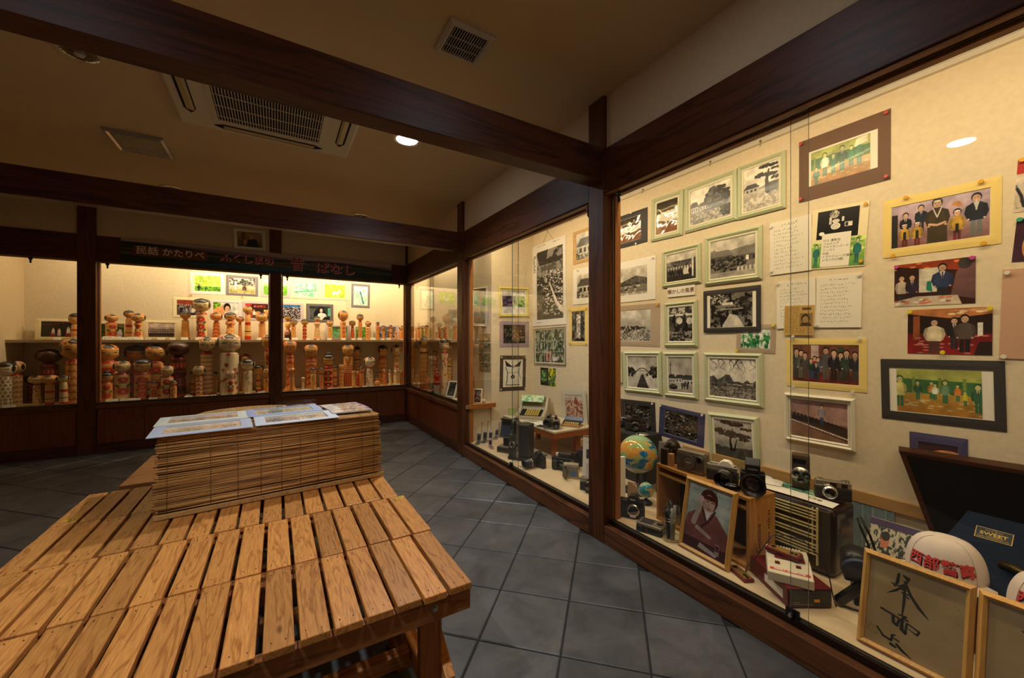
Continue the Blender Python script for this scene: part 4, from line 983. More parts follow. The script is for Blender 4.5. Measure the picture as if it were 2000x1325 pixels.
counter(CD, [
 (187, 690, 778, 1062, 82, 70, 1.76, 'tiger', 'cap', 'amber', 'cyl', 'tall black zigzag counter doll seen through side glass'),
 (345, 706, 798, 1062, 96, 62, 1.72, 'plum', 'cap', 'pale', 'waist', 'big counter doll with black crest and red slashes through side glass'),
 (270, 798, 850, 1060, 52, 42, 1.82, 'crescent', 'flower', 'gold', 'cyl', 'counter doll behind glass joint, between two tall ones'),
 (374, 838, 890, 1035, 50, 46, 1.78, 'tiger', 'flower', 'gold', 'cyl', 'small counter doll leaning near framed picture in side case'),
 (132, 982, 1014, 1082, 30, 26, 1.66, 'plum', 'flower', 'gold', 'cyl', 'tiny counter doll at foot of zigzag doll'),
 (212, 985, 1016, 1076, 30, 26, 1.67, 'rings', 'flower', 'orange', 'cyl', 'second tiny counter doll at foot of zigzag doll')])
plan([(q[0], q[1], q[2], q[3], q[4], q[5], q[6], 1.80 if q[0] == CD else 5.99+((q[1]*7) % 5-2)*.006, q[10], q[11]) for q in SHELF], SHZ)
plan([(q[0], q[1], q[2], q[3], q[4], q[5], q[6], q[7], q[11], q[12]) for q in COUNTER], CZ)
for q in SHELF: shelf_build(q[0], [q[1:]], G1)
for q in COUNTER: counter_build(q[0], [q[1:]])
def red_seated():
    p = onx(780+286/3.9, 740, 1.645); RZ = .105
    b_ = thing('display_riser', 'small plain riser block under the seated red doll, side case', 'riser', (p.x, p.y, CZ+.0004), -.5); M().box(-.036, .036, -.036, .036, 0, RZ-.001).build('riser_block', MATS['counter_board'], b_, .002)
    t = thing('seated_doll', 'bright red round seated doll low in the side doll case', 'doll', (p.x, p.y, CZ+RZ), -.5)
    k = (p.x*F_[0]+p.y*F_[1])/FPX/3.9; rm = mat('doll_bright_red', (190, 26, 22), .35)
    h = onx(780+310/3.9, 480+985/3.9, 1.645).z-CZ-RZ
    M().lathe([(.02, 0), (.036, .01), (.036, .03), (.028, .045), (.042, h*.75), (.040, h*.92), (.02, h)], 20).build('body', rm, t)
    M().sph((0, 0, .03), .03, .03, .028, 18, 10, uv=True).build('head', head_img('flower', 'gold'), t, 0, (0, 0, h))
    M().lathe([(.031, 0), (.026, .014), (.006, .022)], 18).build('hat', rm, t, 0, (0, 0, h+.042))
red_seated()
for u, v, c, lab in ((118, 1068, (206, 190, 200), 'pale lilac folded cloth toy beside corner jamb in side case'), (300, 1072, (186, 44, 40), 'red cloth ball at foot of seated red doll'), (262, 1090, (196, 130, 60), 'orange wooden top by the glass joint in side case')):
    p = onz(780+u/3.9, 480+v/3.9, CZ); t = thing('small_toy', lab, 'toy', (p.x, p.y, CZ+.0004))
    M().lathe([(.004, 0), (.02, .008), (.026, .02), (.018, .034), (.004, .042)], 14).build('toy_body', mat('toy_%d' % u, c, .7, var=.2, nscale=60), t)
    M().lathe([(.004, .04), (.005, .052), (.002, .055)], 8).build('toy_tip', PINE, t)
# price tags in front of the dolls
def tagimg():
    c = Cv(96, 48, (244, 236, 214)); c.scribble(.15, .5, 1.85, .95, 3, 1, (70, 60, 60), .05); c.scribble(.2, .08, 1.8, .5, 9, 1, (60, 60, 80), .07); return imgmat('tag_print', c.arr(), .7)
TAGM = tagimg(); tagp = None
def price_tags(c, lst, y, z, group, label):
    global tagp
    for k, (u, wd) in enumerate(lst):
        U = c[0]+u/c[2]; p = onx(U, 700, y) if c == CD else ony(U, 700, y); kk = (p.x*F_[0]+p.y*F_[1])/FPX/c[2]; w_ = wd*kk
        if tagp is None:
            m = M(); i = m.vs([(-.5, 0, 0), (.5, 0, 0), (.5, .16, .5), (-.5, .16, .5), (.5, .36, 0), (-.5, .36, 0), (-.5, .03, 0), (.5, .03, 0), (.5, .17, .46), (-.5, .17, .46), (.5, .33, 0), (-.5, .33, 0)])
            m.face([i, i+1, i+2, i+3], 0, ((0, 0), (1, 0), (1, 1), (0, 1))); m.face([i+3, i+2, i+4, i+5], 1)
            m.face([i+6, i+9, i+8, i+7], 1); m.face([i+9, i+11, i+10, i+8], 1)
            for q in ((0, 6, 7, 1), (4, 10, 11, 5), (1, 7, 8, 2), (2, 8, 10, 4), (0, 3, 9, 6), (3, 5, 11, 9)): m.face([i+a for a in q], 1)
            tagp = m.build('price_tag', [TAGM, WHITE]); o = tagp
        else: o = tagp.copy(); COL.objects.link(o)
        o.location = (p.x, p.y-.005, z+.0003); o.rotation_euler = (0, 0, ((u*7) % 9-4)*.05-(pi/2 if c == CD else 0)); o.scale = (w_, w_*.9, w_*.85)
        near = sorted((math.hypot(p.x-q[0], (p.y-q[1])*.4), i_) for i_, q in enumerate(SPOTS) if (q[3] > 1) == (z > 1) and i_ not in TAGGED)
        i_ = near[0][1]; TAGGED.add(i_); lab = DLAB[i_].split(); tag(o, ' '.join(['price', 'tag', 'before', 'the']+lab[:12]), 'price tag', group)
LT1, LT2 = 'small white price tag standing before the dolls on the shelf edge', 'small white price tag standing before the dolls on the counter edge'
GT1, GT2 = 'price tags along the upper shelf', 'price tags along the counter'
price_tags(CA, [(160, 80), (240, 70), (316, 60), (398, 68), (473, 54), (558, 48), (686, 54), (800, 46), (920, 56), (1065, 60), (1228, 56), (1668, 48)], 5.855, SHZ, GT1, LT1)
price_tags(CB, [(204, 40), (285, 50), (416, 34), (516, 26), (628, 38), (768, 38), (866, 36), (930, 40), (1064, 48), (1160, 32), (1225, 42), (1355, 22)], 5.855, SHZ, GT1, LT1)
price_tags(CC, [(438, 38), (566, 34)], 5.855, SHZ, GT1, LT1)
price_tags(CD, [(158, 34), (240, 30), (300, 22)], 1.725, SHZ, GT1, LT1)
price_tags(CA, [(70, 26), (196, 88), (328, 80), (430, 74), (603, 68), (960, 62), (1135, 50), (1207, 50), (1313, 50), (1548, 52), (1686, 60)], 5.545, CZ, GT2, LT2)
price_tags(CB, [(172, 26), (304, 40), (414, 48), (380, 54), (526, 40), (636, 42), (836, 40), (976, 40), (1050, 38), (1312, 46)], 5.545, CZ, GT2, LT2)
price_tags(CC, [(66, 70), (460, 26)], 5.555, CZ, GT2, LT2)
# ------------------------------------------------------------------ pictures: what is printed on them
def art(kind, A, seed=1, res=150):
    c = Cv(max(24, int(res*A)), res, (200, 200, 196)); X, Y = c.X, c.Y; rd = random.Random(seed*31+5); A = c.A
    def hill(y0, amp, f, col, sd):
        n = c.fbm(sd, f)[0:1, :]; h = y0+amp*(np.interp(np.linspace(0, A, c.w), np.linspace(0, A, 12), np.random.RandomState(sd).rand(12))-.5)*2; m = Y < h[None, :]; c.put(m, col); return m
    def tex(m, sd, f, c1, c2): c.thresh(sd, f, .5, m, c1, c2)
    def foliage(x, y, rx, ry, n, cols, sz=.05):
        for _ in range(n):
            a, q = rd.uniform(0, 2*pi), sqrt(rd.random()); c.ell(x+cos(a)*rx*q, y+sin(a)*ry*q, sz*rd.uniform(.5, 1.2), sz*rd.uniform(.4, 1), rd.choice(cols))
    def house(x, y, w_, h, wall=(190, 186, 176), roof=(60, 58, 56)):
        c.rect(x, y, x+w_, y+h*.55, wall); c.poly([(x-w_*.12, y+h*.5), (x+w_*1.12, y+h*.5), (x+w_*.82, y+h), (x+w_*.18, y+h)], roof)
        for k in range(3): c.rect(x+w_*(.12+.3*k), y+h*.1, x+w_*(.28+.3*k), y+h*.38, (50, 48, 46))
    GR = [(30, 30, 30), (60, 60, 58), (90, 90, 86), (44, 44, 42)]
    if kind == 'river':
        c.vgrad((200, 196, 190), (226, 222, 214)); hill(.62, .1, 3, (120, 118, 114), seed); house(.02, .35, .22, .3); house(.30, .36, .25, .22)
        foliage(A*.68, .62, A*.3, .28, 170, GR, .06); c.poly([(0, 0), (A, 0), (A, .2), (A*.5, .38), (0, .34)], (150, 146, 140)); tex(Y < .30, seed, 18, (176, 172, 164), (120, 118, 112)); c.rect(A*.3, .33, A*.75, .36, (60, 58, 56)); foliage(A*.9, .22, A*.14, .14, 60, GR, .05)
    elif kind == 'pinepath':
        c.vgrad((190, 186, 180), (228, 224, 216)); hill(.55, .08, 3, (130, 128, 122), seed); c.rect(0, 0, A, .45, (196, 190, 180)); tex(Y < .4, seed, 22, (206, 200, 190), (168, 162, 152))
        house(.03, .42, .3, .2); c.rect(A*.62, .35, A, .55, (70, 66, 62)); [c.rect(x, .35, x+.012, .56, (40, 38, 36)) for x in np.arange(A*.62, A, .035)]
        c.line([(A*.70, .36), (A*.66, .62), (A*.72, .85)], [.10, .07, .03], (36, 34, 32))
        for k in range(9): foliage(A*rd.uniform(.45, .95), rd.uniform(.62, .95), .12, .03, 26, GR[:2], .025)
    elif kind == 'mountain':
        c.vgrad((206, 202, 194), (190, 186, 178)); m = Y < .68-.5*np.abs(X/A-.75)*1.1; c.put(m, (90, 88, 86)); tex(m, seed, 26, (112, 110, 106), (70, 68, 66))
        c.rect(0, 0, A, .34, (120, 118, 114))
        for k in range(22): house(rd.uniform(0, A), rd.uniform(.05, .32), .13, .13, (208, 204, 196), (50, 50, 48))
        tex(Y < .08, seed+1, 20, (210, 206, 198), (150, 146, 140))
    elif kind == 'branches':
        c.vgrad((196, 190, 178), (212, 206, 196)); m = hill(.50, .12, 3, (84, 82, 78), seed+2); tex(m, seed, 24, (98, 96, 90), (66, 64, 62)); tex(Y < .28, seed+3, 30, (150, 146, 136), (90, 88, 82))
        for k in range(9): house(rd.uniform(A*.4, A*.9), rd.uniform(.28, .36), .07, .06, (220, 216, 206))
        for k in range(12):
            x, y = rd.uniform(0, A), 1.0; pts = [(x, y)]
            for q in range(5): x += rd.uniform(-.10, .14); y -= rd.uniform(.02, .10); pts.append((x, y))
            c.line(pts, [.018, .014, .010, .008, .006, .004], (40, 36, 34))
    elif kind == 'avenue':
        c.vgrad((206, 204, 200), (150, 148, 146), .4, 1); c.rect(0, 0, A, .45, (186, 184, 178)); foliage(.08*A, .5, .2, .14, 60, GR, .05); foliage(A*.9, .52, .2, .16, 60, GR, .05)
        c.poly([(A*.3, 0), (A*.72, 0), (A*.56, .36), (A*.44, .36)], (60, 60, 56)); foliage(A*.5, .28, .07, .14, 40, GR, .035); c.line([(A*.3, .5), (A*.38, .6), (A*.5, .635), (A*.62, .6), (A*.70, .5)], .03, (70, 68, 66)); c.line([(A*.3, .55), (A*.7, .55)], .02, (110, 108, 104))
        c.rect(A*.63, .38, A*.70, .48, (70, 70, 66))
    elif kind == 'town':
        c.vgrad((176, 174, 170), (150, 148, 146), .4, 1); c.rect(0, 0, A, .4, (150, 146, 140)); house(A*.0, .25, .22, .26); house(A*.30, .28, .3, .22); house(A*.6, .22, .35, .28)
        c.line([(A*.1, .4), (A*.1, .86)], .02, (50, 48, 46)); c.line([(A*.04, .78), (A*.16, .78)], .012, (50, 48, 46)); [c.rect(rd.uniform(0, A), .12, rd.uniform(0, A), .14, (190, 186, 176)) for _ in range(3)]
        c.ell(A*.2, .14, .14, .07, (40, 40, 40)); c.ell(A*.2, .19, .08, .05, (70, 70, 72)); [c.person(rd.uniform(A*.4, A), .1, .22, rd.choice(GR)) for _ in range(4)]
    elif kind == 'villagehouse':
        c.vgrad((180, 176, 168), (196, 190, 180), .5, 1); hill(.74, .06, 3, (130, 126, 118), seed); house(-.05, .42, A*.55, .30, (90, 86, 80), (120, 116, 108)); house(A*.62, .36, A*.45, .34, (96, 90, 84), (132, 126, 116)); c.rect(A*.8, .38, A*.86, .5, (220, 214, 200))
        foliage(A*.4, .34, A*.4, .18, 150, GR, .035); c.rect(0, 0, A, .14, (170, 162, 150)); [c.rect(x, .12, x+.04, .24, (200, 196, 186)) for x in np.arange(A*.62, A, .1)]; c.ell(A*.42, .08, .16, .04, (150, 146, 136))
    elif kind == 'shopgroup':
        c.vgrad((60, 58, 56), (170, 166, 158)); c.rect(0, .72, A, 1, (196, 190, 180)); c.poly([(A*.1, .72), (A*.9, .72), (A*.7, .5), (A*.3, .5)], (60, 58, 54)); [c.line([(A*.5, .5), (x, .72)], .012, (150, 146, 140)) for x in np.linspace(A*.1, A*.9, 7)]
        [c.person(x, .03, .5, rd.choice([(40, 40, 40), (70, 70, 70), (200, 198, 190)]), skin=(200, 196, 188)) for x in np.linspace(.08, A*.82, 9)]; c.rect(A*.86, .1, A*.91, .75, (220, 216, 204)); c.rect(A*.93, .1, A*.97, .75, (50, 50, 48))
    elif kind == 'garden':
        c.p[:] = .22; tex(Y > .75, seed, 14, (180, 176, 168), (60, 58, 56)); tex(Y < .75, seed+1, 12, (96, 94, 90), (34, 34, 34)); c.rect(0, .74, A, .80, (200, 196, 186)); c.rect(A*.2, .40, A*.28, .78, (40, 38, 36)); c.rect(A*.62, .38, A*.72, .78, (46, 44, 42)); c.ell(A*.45, .60, A*.14, .10, (200, 196, 188)); c.ell(A*.88, .58, .10, .1, (186, 182, 174)); tex(Y < .3, seed+2, 20, (150, 146, 140), (50, 50, 48))
    elif kind == 'stream':
        c.p[:] = .25; tex(Y > -1, seed, 11, (120, 116, 108), (30, 30, 30)); foliage(A*.2, .85, .3, .14, 70, [(200, 196, 186), (60, 60, 58)], .03); foliage(A*.8, .6, .2, .3, 90, GR, .05); c.poly([(A*.30, 0), (A*.82, 0), (A*.66, .34), (A*.48, .40)], (206, 196, 172)); c.rect(A*.3, .66, A*.56, .74, (208, 200, 184)); c.rect(A*.25, .52, A*.8, .56, (150, 144, 132))
    elif kind == 'railway':
        c.vgrad((150, 146, 140), (206, 202, 198), .3, 1); foliage(A*.4, .42, A*.5, .06, 90, GR, .04); c.rect(0, 0, A, .3, (150, 146, 140)); tex(Y < .34, seed, 26, (176, 170, 160), (110, 106, 100))
        for k in range(4): c.line([(A*.0+.2*k, 0), (A*.62, .40)], .016, (56, 52, 50))
        for k in range(5): c.line([(-.2+.1*k, .85-.05*k), (.5+.2*k, -.1)], .02, (240, 238, 232), .6)
    elif kind == 'treeshore':
        c.vgrad((150, 144, 134), (176, 170, 160)); c.rect(0, 0, A, .30, (140, 136, 126)); hill(.36, .04, 3, (80, 78, 72), seed); c.line([(A*.45, .28), (A*.42, .5), (A*.5, .8)], [.06, .05, .02], (40, 38, 34)); c.line([(A*.52, .28), (A*.6, .55)], [.04, .02], (40, 38, 34))
        for k in range(14): foliage(A*rd.uniform(.08, .85), rd.uniform(.55, .95), .13, .035, 26, [(34, 34, 30), (70, 68, 60)], .03)
    elif kind == 'debris':
        c.p[:] = .12; tex(Y > -1, seed, 16, (70, 68, 64), (16, 16, 16)); 
        for k in range(130): x, y = rd.uniform(0, A), rd.uniform(0, .9); a = rd.uniform(-.4, 1.1); l = rd.uniform(.02, .12); c.line([(x, y), (x+cos(a)*l, y+sin(a)*l)], rd.uniform(.006, .022), rd.choice([(220, 216, 206), (150, 146, 140), (96, 92, 88)]))
    elif kind == 'aerial':
        c.p[:] = .2; m = hill(.86, .1, 3, (60, 58, 56), seed); tex(Y > .72, seed, 10, (150, 146, 140), (50, 48, 46)); tex((Y < .76) & (Y > .6), seed+1, 18, (150, 146, 138), (90, 88, 82))
        for k in range(520): x, y = rd.uniform(0, A), rd.uniform(.05, .66); s_ = .008+.012*(1-y); c.rect(x, y, x+s_*2, y+s_, rd.choice([(226, 222, 212), (170, 166, 158), (40, 40, 40)]))
        c.line([(A*.5, .5), (A*.62, .38), (A*.75, .22), (A, .1)], [.02, .03, .05, .06], (226, 222, 212)); foliage(A*.15, .25, A*.16, .2, 60, GR, .04)
    elif kind == 'barn':
        c.vgrad((150, 146, 140), (206, 202, 194)); house(A*.1, .2, A*.8, .6, (180, 176, 168), (90, 86, 82)); tex(Y < .2, seed, 20, (190, 186, 176), (120, 116, 110)); foliage(A*.1, .2, .1, .2, 40, GR, .03)
    elif kind == 'tower':
        c.p[:] = .2; tex(Y > -1, seed, 10, (120, 116, 108), (40, 40, 38)); c.rect(A*.36, .12, A*.66, .86, (206, 200, 188)); tex(c.box(A*.36, .1, A*.66, .9), seed+1, 16, (220, 216, 204), (150, 146, 138)); c.rect(A*.7, .2, A*.9, .8, (70, 68, 64))
    elif kind == 'film_glare':  # pale wavy bands paint the glare of crumpled film into the print
        c.vgrad((150, 120, 96), (60, 58, 52)); n = c.fbm(seed, 3); c.put((Y > .3+.2*n) & (Y < .55+.25*n), (232, 226, 206)); c.put((Y > .7+.1*n) & (Y < .74+.12*n), (170, 160, 130)); c.put(Y < .2+.15*n, (140, 96, 70))
    elif kind in ('group', 'kids'):
        c.vgrad((90, 30, 26), (168, 120, 96)); c.rect(0, .3, A, 1, (120, 70, 54)); c.rect(A*.3, .55, A*.42, 1, (196, 168, 160)); c.rect(A*.7, .5, A*.8, .95, (60, 70, 50)); tex(Y < .2, seed, 10, (130, 36, 32), (90, 30, 26))
        for x, h, cc, lg in ((.06, .8, (58, 66, 62), (60, 66, 62)), (.14, .76, (96, 96, 84), (100, 100, 88)), (.20, .7, (76, 70, 70), (80, 70, 66)), (.36, .60, (150, 60, 56), (50, 60, 80)), (.41, .58, (90, 100, 110), (60, 60, 60)), (.53, .84, (90, 90, 92), (96, 92, 86)), (.65, .78, (36, 36, 42), (30, 30, 30)), (.75, .72, (28, 26, 28), (56, 66, 52)), (.83, .78, (50, 70, 60), (50, 50, 50)), (.95, .74, (36, 40, 48), (60, 60, 58))): c.person(x*A, .08, h, cc, lg)
        c.person(.30*A, .1, .52, (36, 60, 50), (50, 70, 110)); c.person(.38*A, .08, .44, (36, 44, 60), (40, 40, 46))
    elif kind == 'robes':
        c.vgrad((140, 96, 90), (196, 176, 190)); c.rect(0, 0, A*.07, .8, (40, 36, 34)); c.person(.16*A, .18, .62, (34, 36, 44)); c.person(.33*A, .3, .62, (36, 42, 54)); c.person(.50*A, 0, .98, (70, 58, 38), robe=True, wd=1.2); c.ell(.50*A, .955, .06, .018, (236, 226, 220)); c.line([(.455*A, .80), (.50*A, .58), (.545*A, .80)], .022, (226, 220, 206)); c.line([(.42*A, .44), (.5*A, .40), (.58*A, .44)], .05, (206, 164, 134)); c.person(.88*A, .05, .88, (34, 38, 48), (110, 116, 112), wd=1.15); c.line([(.88*A, .8), (.88*A, .6)], .03, (220, 210, 200))
        for x in (.15, .29, .70): c.person(x*A, -.05, .60 if x < .5 else .72, (190, 150, 60), (110, 46, 46)); c.rect(x*A-.025, .16, x*A+.025, .36, (40, 36, 30)); c.ell(x*A, .53 if x < .5 else .64, .05, .014, (236, 230, 220))
        c.poly([(.64*A, .78), (.76*A, .72), (.72*A, .86), (.66*A, .86)], (190, 130, 80))
    elif kind == 'party':
        c.vgrad((60, 26, 24), (46, 24, 20)); c.poly([(0, .95), (A, .7), (A, 1), (0, 1)], (150, 60, 30)); [c.ell(rd.uniform(0, A), rd.uniform(.7, .98), .05, .02, (236, 140, 70)) for _ in range(6)]; c.rect(A*.33, .3, A*.58, .85, (206, 196, 176)); c.poly([(A*.42, .35), (A*.5, .3), (A*.48, .55), (A*.43, .55)], (30, 120, 96))
        c.person(A*.1, .06, .66, (196, 180, 160)); c.person(A*.24, .06, .66, (46, 40, 56)); c.person(A*.62, .1, .8, (46, 60, 96), wd=1.3); c.poly([(A*.72, .2), (A, .1), (A, .95), (A*.86, .9), (A*.78, .7)], (110, 76, 76)); c.ell(A*.88, .88, .10, .12, (60, 54, 52)); c.poly([(0, 0), (A*.85, 0), (A*.8, .2), (A*.3, .22), (0, .12)], (206, 186, 160)); [c.ell(rd.uniform(0, A*.7), rd.uniform(.03, .18), .05, .02, rd.choice([(240, 230, 210), (150, 90, 60), (220, 120, 80)])) for _ in range(16)]
    elif kind == 'redcarpet':
        c.vgrad((150, 24, 28), (110, 20, 24), 0, .45); c.rect(0, .45, A, 1, (40, 24, 22)); c.poly([(0, 1), (A, 1), (A, .86), (A*.55, .78), (0, .9)], (190, 120, 70)); c.poly([(A*.5, .95), (A, 1), (A, .9)], (222, 160, 110)); [c.ell(A*rd.uniform(.55, .95), rd.uniform(.78, .93), .06, .02, (250, 220, 170)) for _ in range(5)]
        c.rect(A*.07, .3, A*.16, .85, (150, 80, 44)); [c.ell(rd.uniform(0, A), rd.uniform(0, .4), .05, .014, (206, 130, 120)) for _ in range(26)]; c.person(A*.34, .02, .74, (222, 206, 170), (86, 60, 56), wd=1.4); c.person(A*.58, .12, .66, (34, 28, 34)); c.person(A*.70, .05, .78, (90, 76, 70), (26, 24, 26), wd=1.2); c.rect(A*.84, .4, A*.9, .68, (220, 214, 200)); c.poly([(A*.8, 0), (A, 0), (A, .28), (A*.86, .28)], (44, 26, 24))
    elif kind in ('hall', 'lobby'):
        c.vgrad((176, 120, 40), (190, 170, 80)); c.rect(0, .45, A, .8, (60, 110, 60)); c.poly([(0, .78), (A, .74), (A, 1), (0, 1)], (170, 176, 90)); [c.ell(rd.uniform(0, A), rd.uniform(.02, .3), .05, .012, (214, 196, 150)) for _ in range(24)]; [c.rect(x, .45, x+.05, .82, (120, 140, 60)) for x in (A*.05, A*.2, A*.52, A*.8)]
        L = ((.04, .12, .7, (206, 196, 120)), (.27, .3, .42, (40, 96, 70)), (.44, .34, .38, (206, 130, 50)), (.48, .32, .36, (236, 236, 210)), (.60, .26, .5, (110, 150, 110)), (.74, .32, .36, (214, 130, 50)), (.82, .24, .3, (200, 190, 40)), (.96, .1, .6, (50, 100, 70)))
        if kind == 'lobby': L = ((.1, .0, .5, (40, 110, 70)), (.25, .2, .66, (236, 238, 200)), (.4, .2, .56, (40, 110, 70)), (.55, .2, .7, (30, 90, 60)), (.7, .26, .56, (50, 120, 80)), (.83, .24, .66, (60, 130, 90)))
        [c.person(x*A, y, h, cc, (50, 110, 80), (30, 70, 50), (216, 206, 130)) for x, y, h, cc in L]
        if kind == 'lobby': c.poly([(A*.75, .75), (A*.96, .82), (A*.96, 1), (A*.78, .96)], (236, 232, 200)); c.poly([(A*.3, .3), (A, .55), (A, .6), (A*.3, .38)], (206, 226, 180), .5)
    elif kind == 'banquet':
        c.vgrad((120, 90, 76), (168, 128, 118)); c.rect(0, .45, A, 1, (166, 128, 120)); [c.rect(x, .45, x+.006, 1, (140, 104, 98)) for x in (A*.2, A*.58, A*.8)]
        for k in range(16): x = A*k/15; y = .50-.28*k/15; c.ell(x, y+.12, .035+.02*k/15, .05, (36, 26, 24)); c.ell(x, y, .06+.03*k/15, .1, (30, 26, 36))
        c.poly([(0, .40), (A, .05), (A, .16), (0, .5)], (60, 44, 40)); [c.ell(A*q, .43-.32*q, .03, .02, (226, 214, 200)) for q in np.linspace(.02, .98, 22)]; c.person(A*.56, .4, .5, (150, 140, 150), (50, 60, 100)); c.line([(A*.54, .76), (A*.44, .9)], .03, (150, 140, 150))
    elif kind == 'greencrowd':
        c.p[:] = np.array((226, 232, 216))/255; [c.person(rd.uniform(0, A), rd.uniform(-.2, .4), rd.uniform(.4, .6), rd.choice([(30, 120, 60), (60, 150, 84), (214, 232, 206)]), (30, 110, 60), (24, 96, 50), (210, 226, 196)) for _ in range(34)]
    elif kind == 'setting':
        c.p[:] = .05; c.ell(A*.46, .42, .2, .12, (226, 222, 210)); c.ell(A*.46, .42, .15, .09, (196, 192, 180)); c.rect(A*.3, .5, A*.36, .75, (226, 222, 212)); c.rect(A*.6, .56, A*.66, .72, (226, 222, 212)); c.ell(A*.13, .2, .12, .07, (226, 222, 212)); c.rect(A*.68, .36, A*.86, .52, (226, 222, 212)); c.rect(A*.7, .38, A*.76, .5, (40, 40, 40)); c.ell(A*.42, .84, .2, .14, (186, 182, 172)); [c.ell(rd.uniform(A*.3, A*.55), rd.uniform(.72, .95), .02, .02, (60, 60, 58)) for _ in range(18)]; c.ell(A*.46, .6, .16, .07, (214, 210, 200))
    elif kind == 'stand':
        c.vgrad((96, 150, 70), (190, 214, 110)); [c.ell(rd.uniform(0, A), rd.uniform(.5, 1), .1, .05, rd.choice([(120, 176, 80), (214, 226, 140)])) for _ in range(20)]; c.person(A*.5, .08, .84, (46, 120, 112), (40, 104, 96), (20, 50, 40), (210, 210, 160), wd=1.1)
    elif kind == 'leaf':
        c.vgrad((150, 196, 60), (190, 222, 96)); c.thresh(seed, 10, .5, Y > .3, (176, 214, 70), (214, 232, 130)); [c.line([(x, .3), (x+.03, 1)], .012, (120, 170, 60)) for x in np.linspace(.1, A, 9)]; c.thresh(seed+1, 14, .5, Y < .3, (70, 140, 40), (140, 196, 60)); c.person(A*.16, .02, .4, (24, 60, 50), hair=(14, 40, 30)); c.person(A*.42, .0, .26, (30, 70, 50), hair=(14, 40, 30))
    elif kind == 'shrine':
        c.vgrad((196, 176, 120), (214, 190, 186)); c.thresh(seed, 12, .52, Y > .5, (70, 76, 66), (206, 190, 186)); foliage(A*.6, .68, A*.22, .14, 70, [(40, 50, 40), (80, 90, 70), (120, 120, 110)], .05); c.rect(A*.2, .1, A*.28, .78, (186, 206, 214)); house(A*.5, .12, .22, .36, (110, 90, 84), (96, 66, 54)); c.thresh(seed+1, 16, .5, Y < .2, (196, 186, 120), (170, 160, 90))
    elif kind == 'field':
        c.vgrad((96, 160, 50), (236, 240, 220)); hill(.62, .06, 3, (120, 180, 60), seed); c.thresh(seed, 14, .5, Y < .5, (150, 200, 70), (100, 170, 50))
    elif kind == 'bridge':
        c.vgrad((60, 176, 130), (236, 240, 206)); c.thresh(seed, 9, .55, Y > -1, (120, 206, 160), (226, 240, 214)); c.line([(0, .3), (A, .45)], .05, (50, 150, 110)); c.line([(0, .2), (A*.5, .5), (A, .5)], .03, (60, 160, 120)); [c.line([(x, .25), (x+.1, .5)], .015, (60, 150, 120)) for x in np.linspace(.1, A, 8)]
    elif kind == 'horse':
        c.vgrad((190, 214, 70), (226, 238, 150)); c.thresh(seed, 9, .5, Y > -1, (206, 226, 90), (170, 204, 60)); c.ell(A*.52, .36, .26, .12, (250, 250, 226)); c.ell(A*.72, .52, .09, .10, (250, 250, 226)); c.rect(A*.4, .1, A*.45, .34, (250, 250, 226)); c.rect(A*.6, .1, A*.65, .34, (250, 250, 226))
    elif kind == 'ropes':
        c.vgrad((150, 214, 160), (240, 240, 210)); c.thresh(seed, 8, .6, Y > -1, (176, 226, 190), (236, 242, 220)); [c.line([(x, 1), (x+A*.7, 0)], .02, (40, 140, 120)) for x in (-.1, .02)]; [c.ell(A*(.35+.4*(1-y)), y, .04, .04, (20, 110, 120)) for y in np.linspace(.1, .7, 9)]; c.ell(A*.72, .78, .08, .06, (240, 220, 120))
    elif kind == 'hat':
        c.vgrad((170, 170, 160), (206, 206, 196)); c.rect(0, .5, A*.3, 1, (90, 150, 40)); c.thresh(seed, 12, .5, c.box(0, .55, A*.3, 1), (140, 190, 60), (60, 110, 30)); c.ell(A*.28, .45, A*.30, .28, (214, 150, 96), 1, .5); c.ell(A*.55, .66, .2, .30, (26, 20, 20)); c.ell(A*.56, .55, .135, .22, (222, 176, 146)); [c.ell(A*.56+q, .57, .03, .012, (40, 26, 22)) for q in (-.06, .06)]; c.ell(A*.57, .42, .035, .014, (190, 50, 50)); c.poly([(A*.35, 0), (A*.8, 0), (A*.62, .36), (A*.46, .34)], (226, 214, 206)); c.rect(A*.85, 0, A, 1, (226, 224, 216))
    elif kind == 'festival':
        c.vgrad((60, 30, 26), (40, 26, 26)); c.rect(A*.35, .72, A*.9, .95, (130, 40, 34)); c.scribble(A*.38, .74, A*.88, .94, 3, 1, (236, 220, 196), .03); c.poly([(0, .7), (A*.3, .9), (A*.3, 1), (0, 1)], (196, 60, 44)); [c.ell(rd.uniform(0, A), rd.uniform(0, .55), .09, .09, rd.choice([(236, 140, 50), (226, 96, 40), (240, 190, 120)])) for _ in range(26)]; [c.person(rd.uniform(0, A), rd.uniform(-.2, .1), .6, rd.choice([(196, 50, 40), (236, 226, 210), (40, 50, 96)])) for _ in range(10)]
    elif kind == 'shrinecrowd':
        c.vgrad((96, 80, 76), (60, 36, 30)); c.poly([(0, .75), (A, .6), (A, 1), (0, 1)], (150, 60, 46)); [c.ell(x, .72-.1*x/A, .03, .04, (236, 220, 206)) for x in np.linspace(.05, A, 12)]; [c.person(rd.uniform(0, A), rd.uniform(-.1, .15), .55, rd.choice([(226, 220, 214), (60, 70, 100), (40, 36, 40), (150, 160, 170)])) for _ in range(18)]
    elif kind == 'confetti':
        c.p[:] = .12; c.rect(0, .8, A, 1, (60, 110, 160)); [c.ell(rd.uniform(0, A), rd.uniform(0, .85), .03, .02, rd.choice([(236, 214, 220), (196, 176, 186), (90, 80, 90), (226, 200, 190)])) for _ in range(330)]
    elif kind == 'kimono':
